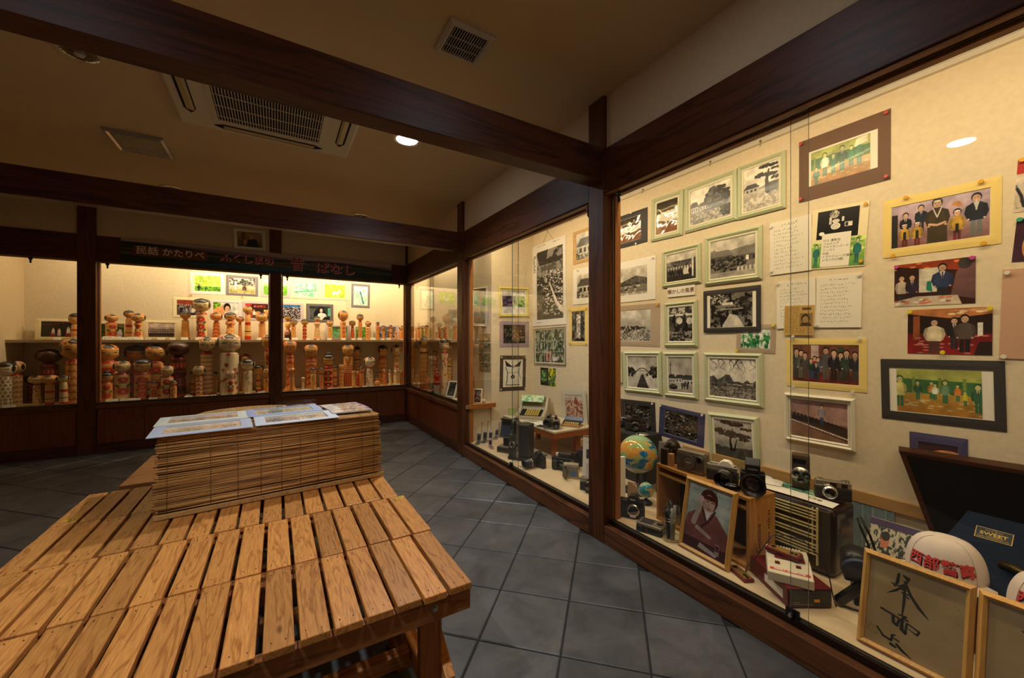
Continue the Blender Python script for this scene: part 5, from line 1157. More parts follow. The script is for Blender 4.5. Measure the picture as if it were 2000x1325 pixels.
        c.vgrad((60, 64, 62), (40, 44, 44)); c.rect(0, .1, A*.3, .8, (80, 84, 84)); c.ell(A*.5, .4, A*.3, .42, (18, 16, 18)); c.ell(A*.56, .78, .17, .19, (20, 16, 18)); c.ell(A*.56, .70, .10, .15, (226, 190, 166)); c.poly([(A*.3, 0), (A*.9, 0), (A*.76, .45), (A*.56, .55), (A*.42, .45)], (236, 230, 224)); c.poly([(A*.6, 0), (A, 0), (A*.9, .22), (A*.74, .24)], (24, 20, 22)); c.rect(A*.88, .3, A, .9, (90, 170, 140))
    elif kind == 'lake':
        c.vgrad((120, 190, 140), (60, 120, 50)); foliage(A*.6, .85, A*.5, .14, 90, [(40, 90, 30), (90, 150, 50), (60, 110, 40)], .05); c.ell(A*.55, .7, .1, .04, (226, 220, 200)); c.thresh(seed, 6, .5, Y < .5, (130, 196, 150), (110, 180, 130))
    elif kind == 'grove':
        c.thresh(seed, 9, .5, Y > -1, (70, 130, 40), (150, 196, 90)); [c.line([(x, 0), (x+rd.uniform(-.1, .1), 1)], .03, (80, 90, 50)) for x in np.linspace(.05, A, 6)]
    elif kind == 'greycrowd':
        c.p[:] = .4; [c.person(rd.uniform(0, A), rd.uniform(-.1, .5), .34, rd.choice([(30, 30, 34), (90, 90, 96), (190, 186, 180), (150, 60, 60)])) for _ in range(50)]
    elif kind == 'wedding':
        c.thresh(seed, 8, .5, Y > -1, (40, 56, 20), (70, 90, 30)); c.poly([(A*.5, .9), (A, 1), (A, .7)], (110, 110, 60)); c.ell(A*.8, .2, .16, .3, (226, 226, 226)); c.ell(A*.82, .5, .09, .1, (196, 200, 206))
    elif kind == 'classphoto':
        c.vgrad((176, 90, 60), (214, 196, 180)); c.rect(0, .62, A, 1, (206, 186, 170))
        for row, y in ((0, .42), (1, .28), (2, .14)): [c.person(x, y-.2, .44, rd.choice([(30, 40, 34), (40, 44, 50), (60, 30, 34)]), (36, 40, 40), skin=(226, 200, 180)) for x in np.linspace(.06, A-.06, 15)]
    elif kind == 'maidens':
        c.vgrad((46, 36, 32), (26, 24, 22)); c.line([(0, .75), (A*.3, .85), (A*.9, .98)], .014, (150, 50, 40)); [c.ell(A*q, .76+.22*q, .025, .03, (196, 60, 50)) for q in (.1, .2, .3, .4, .5, .65, .8)]
        for x, s_ in ((.36, .62), (.54, .60), (.82, .74)): c.poly([(x*A-s_*.16, .08), (x*A+s_*.16, .08), (x*A+s_*.09, s_*.8), (x*A-s_*.09, s_*.8)], (214, 200, 190)); c.rect(x*A-s_*.13, .05, x*A+s_*.13, .05+s_*.25, (170, 36, 34) if x != .54 else (200, 186, 176)); c.ell(x*A, s_*.88, .045, .06, (40, 30, 28)); c.ell(x*A, s_*.86, .035, .045, (206, 160, 130))
    elif kind == 'oldman':
        c.vgrad((110, 84, 50), (170, 136, 84)); c.rect(A*.2, .2, A*.3, .95, (120, 70, 36)); c.poly([(A*.36, 0), (A*.86, 0), (A*.78, .5), (A*.6, .56), (A*.44, .46)], (28, 32, 46)); c.ell(A*.57, .68, .12, .17, (196, 150, 110)); c.ell(A*.3, .3, .06, .2, (206, 160, 96))
    elif kind == 'thinker':
        c.vgrad((170, 176, 166), (196, 200, 188)); [c.rect(0, y, A, y+.006, (150, 156, 146)) for y in (.62, .78, .9)]; c.rect(A*.62, .3, A*.66, 1, (150, 156, 148)); rb = (140, 80, 74)
        c.poly([(0, .15), (A, .12), (A*.98, .40), (A*.72, .60), (A*.5, .66), (A*.25, .60), (A*.05, .5), (A*.0, .3)], rb); c.poly([(A*.42, .64), (A*.6, .64), (A*.50, .48)], (230, 220, 210)); c.line([(A*.36, .66), (A*.50, .46), (A*.30, .3)], .03, (80, 40, 40)); c.line([(A*.66, .66), (A*.52, .46)], .03, (80, 40, 40))
        c.ell(A*.50, .80, .145, .165, (86, 30, 20)); c.ell(A*.50, .755, .105, .13, (196, 160, 140)); c.rect(A*.36, .80, A*.64, .87, (86, 30, 20)); c.ell(A*.36, .80, .03, .09, (86, 30, 20)); [c.line([(A*.44+q, .775), (A*.50+q, .78)], .012, (50, 26, 22)) for q in (0, .085)]; c.ell(A*.52, .67, .03, .012, (150, 70, 64)); c.line([(A*.505, .75), (A*.515, .72)], .01, (150, 110, 96))
        c.line([(A*.20, .40), (A*.30, .62), (A*.34, .76)], [.09, .075, .06], (206, 176, 160)); c.ell(A*.32, .78, .055, .06, (206, 176, 160)); c.line([(A*.3, .34), (A*.6, .27)], [.07, .05], (200, 170, 152)); c.rect(0, 0, A, .16, (76, 26, 30)); c.poly([(A*.36, .06), (A*.78, .02), (A*.8, .07), (A*.4, .14)], (196, 176, 176)); c.rect(A*.74, .06, A*.84, .22, (176, 150, 150)); c.rect(A*.75, .12, A*.83, .2, (110, 50, 46))
    elif kind == 'butterfly':
        c.p[:] = np.array((226, 220, 200))/255; [c.poly([(A*.5, .72), (A*.5+s_*.36, .98), (A*.5+s_*.30, .75)], (52, 46, 40)) for s_ in (-1, 1)]; c.line([(A*.5, .4), (A*.44, .6), (A*.5, .8)], .03, (110, 104, 90)); c.line([(A*.12, .72), (A*.22, .55), (A*.2, .2), (A*.15, .08)], .03, (60, 54, 48)); c.line([(A*.85, .72), (A*.8, .5), (A*.9, .3)], .02, (70, 64, 56)); c.ell(A*.5, .36, .09, .07, (44, 40, 36)); c.ell(A*.5, .36, .03, .025, (150, 140, 120)); c.line([(A*.15, .06), (A*.85, .06)], .03, (70, 64, 56)); c.line([(A*.2, .52), (A*.8, .52)], .014, (90, 84, 74))
    elif kind == 'twopics':
        c.p[:] = np.array((226, 222, 214))/255; m = c.box(A*.02, .3, A*.46, .78); tex(m, seed, 10, (40, 30, 60), (110, 90, 120)); tex(c.box(A*.48, .3, A*.97, .78), seed+1, 11, (60, 96, 50), (170, 180, 150))
    elif kind == 'woodpile':
        c.p[:] = .1
        for k in range(150): x, y = rd.uniform(0, A), rd.uniform(0, .7); a = rd.gauss(.7 if x < A*.5 else 2.3, .5); l = rd.uniform(.06, .2); c.line([(x, y), (x+cos(a)*l, y+sin(a)*l)], rd.uniform(.008, .02), rd.choice([(206, 200, 176), (130, 124, 108), (70, 66, 58)]))
        c.poly([(0, 1), (A*.55, .85), (A, .7), (A, 1)], (70, 66, 56))
    elif kind == 'collage':
        for i in range(3):
            for j in range(3):
                m = c.box(A*i/3+.01, j/3+.01, A*(i+1)/3-.01, (j+1)/3-.01); tex(m, seed+i*3+j, 9, (60, 76, 56), (150, 160, 130)); [c.person(A*(i+rd.random())/3, j/3, .26, rd.choice([(40, 56, 46), (196, 196, 176), (90, 100, 86)])) for _ in range(3)]
        c.rect(A*.4, .04, A*.56, .34, (206, 176, 170)); c.person(A*.48, .05, .28, (170, 60, 60), robe=True); c.rect(A*.62, .06, A*.78, .18, (226, 216, 206))
    elif kind == 'yellowgreen':
        c.p[:] = np.array((20, 24, 18))/255; c.rect(A*.06, .2, A*.42, .85, (60, 110, 50)); tex(c.box(A*.06, .2, A*.42, .85), seed, 9, (40, 84, 40), (120, 170, 90)); tex(c.box(A*.52, 0, A, 1), seed+1, 8, (226, 206, 30), (60, 110, 50)); [c.ell(A*rd.uniform(.55, .95), rd.uniform(0, .4), .05, .05, (40, 90, 120)) for _ in range(9)]
    elif kind == 'brownpeak':
        c.vgrad((150, 90, 70), (206, 196, 186)); c.thresh(seed, 18, .5, Y < .75, (206, 170, 150), (130, 76, 56)); c.poly([(A*.5, .62), (A*.85, .55), (A*.62, .95)], (150, 84, 56))
    elif kind == 'mural':
        tex(Y > -1, seed, 7, (60, 96, 110), (170, 150, 90)); c.thresh(seed+2, 9, .6, Y > -1, (196, 120, 60)); c.thresh(seed+4, 11, .62, Y > -1, (90, 130, 60)); c.rect(0, .49, A, .52, (226, 220, 206))
    elif kind == 'redside':
        c.vgrad((206, 190, 166), (226, 206, 180)); c.rect(0, .72, A, 1, (190, 40, 36)); c.line([(0, .5), (A*.2, .3), (A*.3, .1)], .04, (30, 26, 30)); c.scribble(.02, .05, .3, .25, 5, 2)
    elif kind == 'lantern':
        c.vgrad((70, 40, 60), (60, 30, 36)); c.ell(A*.75, .35, A*.5, .4, (226, 150, 90)); c.ell(A*.8, .35, A*.3, .25, (250, 210, 160)); c.rect(0, .9, A, 1, (40, 26, 40))
    elif kind == 'pinkmap':
        c.p[:] = np.array((206, 196, 170))/255; c.thresh(seed, 12, .5, Y > -1, (196, 206, 160), (214, 200, 176))
    if kind in BWK: c.bw(.10, 1.12); c.noisy(seed+9, .03, 40)
    if kind not in ('butterfly', 'film_glare'): c.photo(seed)
    return c
BWK = set('river pinepath mountain branches avenue town villagehouse shopgroup garden stream railway treeshore debris aerial barn tower setting woodpile butterfly'.split())
# ------------------------------------------------------------------ pictures: placing and building
def onplane(pl, u, v): return onx(u, v, pl[1]) if pl[0] == 'x' else ony(u, v, pl[1])
PINC = {'red': (196, 60, 60), 'gold': (226, 166, 40), 'white': (226, 220, 206), 'green': (60, 160, 130), 'pink': (196, 70, 150), 'yellow': (226, 206, 40)}
def picture(label, cat, pl, q, style, col, kind, b=(.1, .1), pins=(), pincol='white', name='framed_photo', bump=0, seed=1, inner=None, gap=.0005, art_c=None, lean=0, rough=.32, thick=None, res=150, mat2=None, group=None):
    """q = (u0, v top-left, v bottom-left, u1, v top-right, v bottom-right) on the plane pl"""
    tl, bl, tr, br = onplane(pl, q[0], q[1]), onplane(pl, q[0], q[2]), onplane(pl, q[3], q[4]), onplane(pl, q[3], q[5])
    c = (tl+bl+tr+br)/4; ax = (tr-tl+br-bl)/2; W = ax.length; Hh = ((tl-bl).length+(tr-br).length)/2
    rz = -pi/2 if pl[0] == 'x' else 0; hor = -ax.y if pl[0] == 'x' else ax.x; tilt = -math.atan2(ax.z, hor)
    n = Vector((-1, 0, 0)) if pl[0] == 'x' else Vector((0, -1, 0))
    t = thing(name, label, cat, c+n*gap, rz, group, lean, tilt)
    bw_, bh_ = (b[0]*W, b[1]*Hh) if max(b) < .5 else (0, 0)
    key = 'art_%s_%d' % (kind, seed)
    def photo(w_, h, y, dx=0, dz=0, parent=None):
        cv = art_c or art(kind, w_/h, seed, res)
        m = M().quad([(-w_/2, y, -h/2), (w_/2, y, -h/2), (w_/2, y, h/2), (-w_/2, y, h/2)])
        return m.build('print', imgmat(key, cv.arr(), rough, .5 if bump else .08, bump), parent or t, 0, (dx, 0, dz), fix=False)
    if style == 'mould':      # moulded frame with cream lip
        th = thick or .020; M().ring(W, Hh, min(bw_, bh_)*.62, -th, 0, 0, None, -th*.62).build('frame', col, t)
        k = min(bw_, bh_)*.60; M().ring(W-2*k, Hh-2*k, min(bw_, bh_)*.40+.001, -th*.60, -.001, 0, None, -th*.40).build('inner_lip', mat2 or mat('lip_cream', (232, 226, 196), .55), t)
        w_, h = W-2*min(bw_, bh_), Hh-2*min(bw_, bh_); M().box(-W/2+k, W/2-k, -.0035, -.0002, -Hh/2+k, Hh/2-k).build('backing', WHITE, t)
        photo(w_, h, -.0045)
    elif style == 'card':     # flat mount with a window
        th = thick or .004; M().ring(W, Hh, bw_, -th, 0, 0, bh_, -th).build('mount', col, t)
        M().box(-W/2+.004, W/2-.004, -.0012, -.0002, -Hh/2+.004, Hh/2-.004).build('backing', WHITE, t)
        iw, ih = W-2*bw_, Hh-2*bh_
        if inner: photo(iw*inner[2], ih*inner[3], -.0018, iw*(inner[0]-.5), ih*(inner[1]-.5))
        else: photo(iw*.985, ih*.975, -.0018)
    elif style == 'board':    # white board with a photo printed or mounted on it
        th = thick or .004; M().box(-W/2, W/2, -th, 0, -Hh/2, Hh/2).build('board', col, t, .0008)
        iw, ih = W-2*bw_, Hh-2*bh_
        if kind: photo(iw, ih, -th-.0006)
    else:                     # bare print
        M().box(-W/2, W/2, -.0012, 0, -Hh/2, Hh/2).build('paper_back', WHITE, t); photo(W*.998, Hh*.998, -.0016)
    for k, (px, pz) in enumerate(pins):
        th = {'mould': .02, 'card': .004, 'board': .004}.get(style, .0016)
        m = M().at((px*W/2, -th, pz*Hh/2)); m.cyl((0, 0, 0), .0035, -.006, 10, 0, 'Y').lathe([(.0075, -.012), (.0085, -.009), (.006, -.006)], 12, 0, 'Y', (0, 0, 0))
        m.build('push_pin', mat('pin_'+pincol, PINC[pincol], .35), t)
    return t, W, Hh
PX, PE, PS, PB = ('x', XW), ('y', 3.55), ('x', 1.886), ('y', YB)
GRF = mat('frame_pale_green', (196, 202, 164), .45); YEL = mat('mount_yellow', (236, 208, 122), .7); DKM = mat('mount_black', (46, 42, 40), .6)
BRM = mat('mount_brown', (112, 84, 66), .75); NVY = mat('mount_navy', (54, 56, 92), .7); LIL = mat('mount_lilac', (196, 180, 182), .7); GRM = mat('mount_grey', (122, 114, 116), .7)
CRM = mat('mount_cream', (240, 224, 178), .7); TAN = mat('mount_taupe', (176, 154, 128), .75); WHM = mat('mount_white', (240, 234, 222), .7); INDG = mat('mount_indigo', (66, 62, 104), .7)
P4 = ((-.93, .9), (.93, .9), (-.93, -.9), (.93, -.9))
W_ = picture
W_('dark grey mount with crumpled shiny print, beside the post at top', 'picture', PX, (1172, 437, 497, 1265, 405, 472), 'card', DKM, 'film_glare', (.12, .14), ((.4, .96), (.6, -.96)), 'white', bump=.35, seed=2, rough=.1)
W_('small pale green frame with shiny crumpled print, top row', 'picture', PX, (1274, 391, 473, 1335, 370, 459), 'mould', GRF, 'film_glare', (.16, .16), bump=.35, seed=3, rough=.1)
W_('pale green frame with old river and willow photo, top row', 'picture', PX, (1339, 369, 456, 1441, 329, 430), 'mould', GRF, 'river', (.13, .13))
W_('pale green frame with old pine and fence photo, top row right', 'picture', PX, (1442, 328, 431, 1536, 294, 406), 'mould', GRF, 'pinepath', (.13, .13))
W_('white board with old village and mountain photo beside the post', 'picture', PX, (1172, 522, 597, 1281, 500, 583.5), 'board', WHM, 'mountain', (.13, .17), ((.93, .9),), seed=3)
W_('small pale green frame with old photo of people before a shop', 'picture', PX, (1295, 493, 562.5, 1370, 474, 553), 'mould', GRF, 'shopgroup', (.13, .13))
W_('pale green frame with old farmhouse roofs and trees photo', 'picture', PX, (1378, 466, 558.5, 1490, 439, 546), 'mould', GRF, 'villagehouse', (.12, .12))
W_('taupe mount with railway yard photo under slipped clear film', 'picture', PX, (1172, 600, 676, 1289, 594, 676), 'card', TAN, 'railway', (.13, .12), ((.95, .93),), 'gold', seed=4)
W_('pale green upright frame with old garden photo', 'picture', PX, (1299, 593, 677.5, 1363.5, 586, 677.5), 'mould', GRF, 'garden', (.15, .12))
W_('black mount with old stream and bridge photo', 'picture', PX, (1375.5, 569.5, 650.5, 1487.5, 556.5, 648), 'card', DKM, 'stream', (.07, .11), (), inner=(.5, .5, .86, .98), gap=.007, seed=5)
W_('taupe mount with faded green crowd print, tucked behind the black mount', 'picture', PX, (1439, 634, 688.5, 1515, 634, 691), 'card', TAN, 'greencrowd', (.12, .16), ((.92, .9), (-.92, -.9)), 'yellow')
W_('pale green frame half hidden by the post, third row', 'picture', PX, (1168, 687, 745, 1216.5, 687, 748), 'mould', GRF, 'town', (.13, .13), seed=8)
W_('pale green frame with old avenue and arch photo', 'picture', PX, (1220.5, 687, 764, 1293.5, 687, 772), 'mould', GRF, 'avenue', (.12, .12))
W_('pale green upright frame with old street and utility pole photo', 'picture', PX, (1298, 688, 773.5, 1363.5, 688, 780.5), 'mould', GRF, 'town', (.14, .12), seed=2)
W_('pale green frame with old valley photo under bare branches', 'picture', PX, (1376.5, 689, 782.5, 1491.5, 691, 797), 'mould', GRF, 'branches', (.12, .12))
W_('black mount with old hillside photo behind the upper camera', 'picture', PX, (1213, 778, 850, 1281, 788, 862), 'card', DKM, 'debris', (.13, .10), ((.9, .93),), seed=3)
W_('navy mount with old rooftops photo above the wooden crate', 'picture', PX, (1288, 788, 851, 1376, 811, 874), 'card', NVY, 'debris', (.13, .11), ((.92, .93), (-.92, .93)), seed=6)
W_('pale green frame with old coastal pines photo behind glass bottle', 'picture', PX, (1386, 803.5, 905, 1485, 818, 924), 'mould', GRF, 'treeshore', (.13, .12))
W_('brown mount with faded green crowd in a lobby, top right', 'picture', PX, (1561, 279, 397, 1740, 211.5, 350.7), 'card', BRM, 'lobby', (.12, .22), P4, 'red', inner=(.47, .48, .86, .94))
def notes(sd, A, head=False, bg=(240, 232, 212)):
    c = Cv(int(200*A), 200, bg); c.scribble(.1*A, .08, .92*A, .86, sd, 11, (96, 92, 86), .006)
    if head: c.scribble(.3*A, .88, .8*A, .96, sd+1, 1, (70, 66, 62), .008)
    return c
def paper(label, q, sd, cat='paper', A=1.1, pins=((-.9, .93),), **k): return picture(label, cat, PX, q, 'board', WHM, 'notes', (.001, .001), pins, 'white', 'note_sheet', art_c=notes(sd, A, True, **k), seed=sd, thick=.006)
paper('white board with faint handwritten menu list, left of collage', (1505, 437, 539, 1586, 418.5, 527.5), 11, pins=((-.93, .85), (-.93, -.85)))
tt, W0, H0 = W_('cream collage board with place setting photo, menu list and green photos', 'picture', PX, (1584, 412, 528.5, 1694, 394, 518), 'board', CRM, None, (.1, .1), ((.9, .9), (.9, -.85)), 'gold')
def sub(name, par, x, z, w_, h, y, cv, key): return M().quad([(-w_/2, y, -h/2), (w_/2, y, -h/2), (w_/2, y, h/2), (-w_/2, y, h/2)]).build(name, imgmat(key, cv.arr(), .35), par, 0, (x, 0, z), fix=False)
sub('print', tt, -.02*W0, .22*H0, .74*W0, .46*H0, -.0046, art('setting', 1.7), 'art_setting'); sub('print', tt, -.37*W0, -.27*H0, .25*W0, .42*H0, -.0046, art('stand', .6, 2), 'art_stand2'); sub('print', tt, .36*W0, -.25*H0, .26*W0, .46*H0, -.0046, art('stand', .6, 3), 'art_stand3')
M().box(-.5*W0*.52, .5*W0*.52, -.006, -.0045, -.54*H0*.5, .54*H0*.5).build('menu_note', WHITE, tt, 0, (-.02*W0, 0, -.2*H0))
text('5/13  渡哲也\nハムエッグ\nアメリカンコーヒー\nトースト\n中皿\nトマトジュース(塩なし)\nレモン汁(10個)', .0135, mat('pen_ink', (40, 40, 44), .6), tt, (-.25*W0, -.0064, -.2*H0), align='LEFT', ext=.0001, line=1.2)
W_('big yellow mount with photo of robed man, suited men and children', 'picture', PX, (1725, 394, 505.5, 1957, 343, 475.5), 'card', YEL, 'robes', (.08, .14), ((-.55, .95), (.7, .93), (-.78, -.97), (.75, -.94)), 'gold', res=220)
W_('red topped photo pinned at upper right edge of the view', 'picture', PX, (1984, 315, 414, 2050, 298, 408), 'print', None, 'redside', (0, 0), ((-.7, .94),), 'gold', 'photo_print')
W_('purple photo with glowing lantern pinned at right edge', 'picture', PX, (1981, 430, 511, 2050, 420, 509), 'print', None, 'lantern', (0, 0), ((-.8, .94),), 'green', 'photo_print')
W_('large plain pinkish card pinned at right edge of the wall', 'card', PX, (1955, 527, 701, 2062, 520, 704), 'board', mat('card_pink', (200, 158, 130), .8), None, (.1, .1), ((-.8, .92), (-.8, -.96)), 'white', 'blank_card')
W_('colour photo of people seated at a party table', 'picture', PX, (1747, 517, 602, 1906, 502.5, 590), 'print', None, 'party', (0, 0), ((-.93, .9), (.93, .93)), 'pink', 'photo_print', res=200)
W_('colour photo of three men on a red carpet', 'picture', PX, (1773, 605, 691.5, 1939, 600, 693.5), 'print', None, 'redcarpet', (0, 0), ((-.93, .9), (.95, .93), (-.1, -.92)), 'yellow', 'photo_print', res=200)
W_('wide black mount with yellow green hall photo, lower right', 'picture', PX, (1721.5, 701, 817, 1965, 706, 844), 'card', DKM, 'hall', (.08, .14), (), inner=(.49, .5, .82, .96), res=200)
W_('indigo mount partly hidden behind the phonograph lid', 'picture', PX, (1777, 843, 915, 1891, 858, 938), 'card', INDG, 'lantern', (.15, .22), seed=4)
paper('white ruled list sheet partly under newspaper clipping', (1518, 552, 643, 1594, 543, 639.5), 21)
paper('white sheet with long handwritten letter, right of the ruled list', (1595, 543, 639.5, 1684, 532.5, 640.5), 22, pins=((-.95, -.9), (.9, .93)))
def clipping():
    c = Cv(180, 180, (206, 166, 96)); [c.scribble(.04+.12*k, .05, .14+.12*k, .95, 60+k, 20, (84, 62, 34), .010, 1) for k in range(8)]; c.rect(.5, .28, .98, .95, (206, 166, 96)); c.rect(.52, .30, .95, .74, (150, 120, 76)); c.ell(.72, .56, .14, .15, (60, 46, 34)); c.ell(.72, .52, .10, .12, (176, 140, 90)); c.poly([(.54, .30), (.93, .30), (.86, .42), (.6, .42)], (80, 62, 40)); c.rect(.6, .84, .9, .93, (110, 84, 50)); return c
W_('yellowed newspaper clipping with small portrait', 'paper', PX, (1533.5, 598, 654.5, 1592, 596, 655.5), 'print', None, 'clip', (0, 0), ((-.3, -1.1),), 'white', 'newspaper_clipping', art_c=clipping(), gap=.009)
W_('yellow mount with group photo of men, women and children', 'picture', PX, (1536.5, 662, 754, 1694, 661.5, 768), 'card', YEL, 'group', (.085, .12), ((-.8, 1.0), (.85, 1.0), (-.78, -.99), (.7, -1.0)), 'white', res=220)
W_('rounded white frame with banquet photo', 'picture', PX, (1535, 766, 858, 1672, 780.5, 882), 'mould', mat('frame_white', (232, 226, 206), .4), 'banquet', (.11, .11), thick=.026, res=200, mat2=mat('frame_white', (232, 226, 206)))
lb, Wl, Hl = W_('small white caption board with brown Japanese lettering', 'sign', PX, (1305, 563, 581.5, 1358, 556.5, 576), 'board', WHM, None, (.1, .1), name='caption_board', thick=.008)
text('懐かしの風景', Hl*.52, mat('letter_brown', (110, 66, 40), .6), lb, (0, -.0084, 0), off=.0004)
# far part of the long wall
def poster():
    A = .62; c = Cv(186, 300, (238, 234, 224)); a = art('aerial', .55, 9, 260); h, w_ = a.p.shape[:2]; y0, x0 = 22, 30; c.p[y0:y0+h-10, x0:x0+w_] = a.p[:h-10]; c.bw(.05); c.scribble(.03, .66, .075, .88, 5, 9, (40, 38, 36), .008, 1); c.scribble(.12, .965, .3, .985, 6, 1, (70, 70, 70), .004); c.scribble(.4, .965, .58, .985, 7, 1, (70, 70, 70), .004); c.scribble(.1, .03, .24, .05, 8, 1, (60, 60, 60), .004); return c
pt, Wp, Hp = W_('tall white poster with black and white aerial town photo, hung on string', 'poster', PX, (1040, 484, 638, 1106, 458, 634), 'board', WHM, 'poster', (.002, .002), name='hanging_poster', art_c=poster(), thick=.006)
M().tube([(-.09, -.004, Hp/2-.004), (.0, -.004, Hp/2+.105), (.10, -.004, Hp/2-.004)], .0012, 5).build('hanging_string', mat('string', (110, 96, 76), .8), pt)
W_('tan mount with old farm photo, hidden partly by the post', 'picture', PX, (1119.5, 455, 518, 1168, 437, 506), 'card', wood('mount_tan', (196, 156, 100), (214, 176, 120), 0, 6, .6, False, .2), 'barn', (.14, .1), seed=2)
W_('white board with old barn photo, hidden partly by the post', 'picture', PX, (1120, 529, 595, 1168, 516.5, 592.5), 'board', WHM, 'barn', (.17, .17), ((-.6, .93),), seed=5)
W_('yellow mount with old tower photo left of the post', 'picture', PX, (1113, 602, 675, 1147.5, 598.6, 675), 'card', YEL, 'tower', (.13, .10), P4, 'yellow')
W_('silver framed collage of green snapshots below the poster', 'picture', PX, (1044, 643, 711, 1105.6, 636.6, 715), 'mould', mat('frame_silver', (176, 170, 156), .35, .6), 'collage', (.07, .06), thick=.014)
W_('small dark and yellow snapshot pair below the collage', 'picture', PX, (1056, 718, 751.6, 1086, 720, 756), 'print', None, 'yellowgreen', (0, 0), name='photo_print')
# end wall and side wall
W_('yellow frame with two small photos, top of end wall', 'picture', PE, (973.4, 561.6, 618.8, 1031.7, 562.3, 620.4), 'mould', mat('frame_yellow', (226, 208, 110), .45), 'twopics', (.12, .12))
W_('lilac mount with collapsed timber photo, middle of end wall', 'picture', PE, (975.5, 628, 677.8, 1033, 628, 679), 'card', mat('mount_purple', (166, 146, 160), .7), 'woodpile', (.12, .13))
W_('dark brown frame with butterfly shaped print, bottom of end wall', 'picture', PE, (976, 695, 764.4, 1026.5, 694.6, 762.3), 'card', mat('mount_darkbrown', (76, 62, 48), .6), 'butterfly', (.12, .11), P4, 'white')
W_('silver framed landscape seen edge on beyond the side post', 'picture', PS, (924.5, 565, 637, 952, 560, 639), 'mould', mat('frame_silver2', (206, 202, 190), .3, .4), 'mural', (.08, .06), seed=2)
W_('white edged frame half hidden by the side post', 'picture', PS, (914, 630, 672, 927, 631, 673), 'mould', mat('frame_silver2', (206, 202, 190)), 'mural', (.1, .06), seed=7)
W_('upper of two colourful snapshots on the narrow side wall', 'picture', PS, (936, 653, 688, 958.6, 652, 688), 'print', None, 'mural', (0, 0), seed=3, name='photo_print')
W_('lower of two colourful snapshots on the narrow side wall', 'picture', PS, (936, 690, 725, 958.6, 690, 727.5), 'print', None, 'mural', (0, 0), seed=4, name='photo_print')
# back wall of the doll cases
PY2 = ((-.7, -1.03),)
W_('white mount with bright green photo of couple, first of upper row', 'picture', PB, (371, 532, 573.6, 439, 534, 577), 'card', WHM, 'leaf', (.12, .14), ((-.95, -1.08),), 'gold')
W_('grey mount with shrine photo, second of upper row', 'picture', PB, (441.4, 537, 576, 504.4, 541, 580), 'card', GRM, 'shrine', (.09, .11), ((.0, -1.1),), 'gold')
W_('lilac mount with green field, behind the middle post', 'picture', PB, (508.4, 541.6, 579.4, 567, 545, 583.4), 'card', LIL, 'field', (.1, .11), ((-.15, -1.1),), 'gold')
W_('pale mount with pale green bridge photo, right of middle post', 'picture', PB, (568.6, 546, 583, 624, 550, 585.4), 'card', mat('mount_pale', (214, 202, 180), .7), 'bridge', (.1, .11))
W_('pale mount with white horse on yellow green, upper row', 'picture', PB, (628, 550.4, 585.6, 680, 553.6, 588), 'card', MATS['mount_pale'], 'horse', (.11, .13))
W_('grey upright mount with green rope photo, end of upper row', 'picture', PB, (686, 554, 600, 722.4, 556, 603), 'card', GRM, 'ropes', (.12, .10))
W_('yellow cream mount with shrine crowd photo behind big headed doll', 'picture', PB, (338, 580.6, 620, 400, 583, 622), 'card', CRM, 'shrinecrowd', (.11, .12))
W_('white lilac mount with woman in straw hat photo', 'picture', PB, (409.4, 585, 624, 472, 588, 625), 'card', mat('mount_whitelilac', (216, 206, 206), .7), 'hat', (.1, .12), res=180)
W_('lilac mount with orange festival photo left of middle post', 'picture', PB, (473, 588, 626, 529.5, 590, 627), 'card', LIL, 'festival', (.1, .12))
W_('lilac mount with blossom crowd photo right of middle post', 'picture', PB, (533, 590, 628, 593, 592.4, 629), 'card', LIL, 'confetti', (.1, .12))
W_('dark grey mount with portrait of woman in white kimono', 'picture', PB, (598, 593.6, 629, 651, 594.4, 631), 'card', mat('mount_darkgrey', (96, 90, 92), .7), 'kimono', (.11, .13), res=180)
def leanpic(label, q, col, kind, y, b=(.12, .13), seed=1):
    q = (q[0], q[1], 664.2-(1.1 if y > 6 else 0), q[2], q[3], 664.2-(1.1 if y > 6 else 0))
    t, w_, h = W_(label, 'picture', ('y', y), q, 'card', col, kind, b, seed=seed, thick=.006); t.location.z = SHZ+h/2+.0012; t.rotation_euler.x = radians(-4)
    t.location.z = SHZ+h/2*cos(radians(4))+.0008
leanpic('lilac mount with green lake photo leaning behind shelf dolls', (635, 633, 684, 634), LIL, 'lake', 6.115)
leanpic('pale mount with leafy grove photo leaning behind shelf dolls', (690, 635, 729, 634), MATS['mount_pale'], 'grove', 6.115)
leanpic('lilac mount with grey crowd photo leaning behind shelf dolls', (733, 634, 779, 634), LIL, 'greycrowd', 6.115)
leanpic('cream mount with dark green bride photo leaning on shelf at left', (190, 627, 250, 628), CRM, 'wedding', 6.10)
leanpic('cream mount with class photo leaning on shelf', (281, 624, 349, 626), CRM, 'classphoto', 6.10)
leanpic('cream mount with shrine maidens photo leaning on shelf, left case', (69, 621, 156, 623), CRM, 'maidens', 6.10)
# picture standing on the header
tp_, wq, hq = W_('white framed photo of old man standing on header above banner', 'picture', ('y', 5.485), (456, 444.5, 487, 518.5, 451.5, 490.5), 'mould', mat('frame_white', (232, 226, 206)), 'oldman', (.13, .14), thick=.016)
tp_.rotation_euler.x = radians(-0)
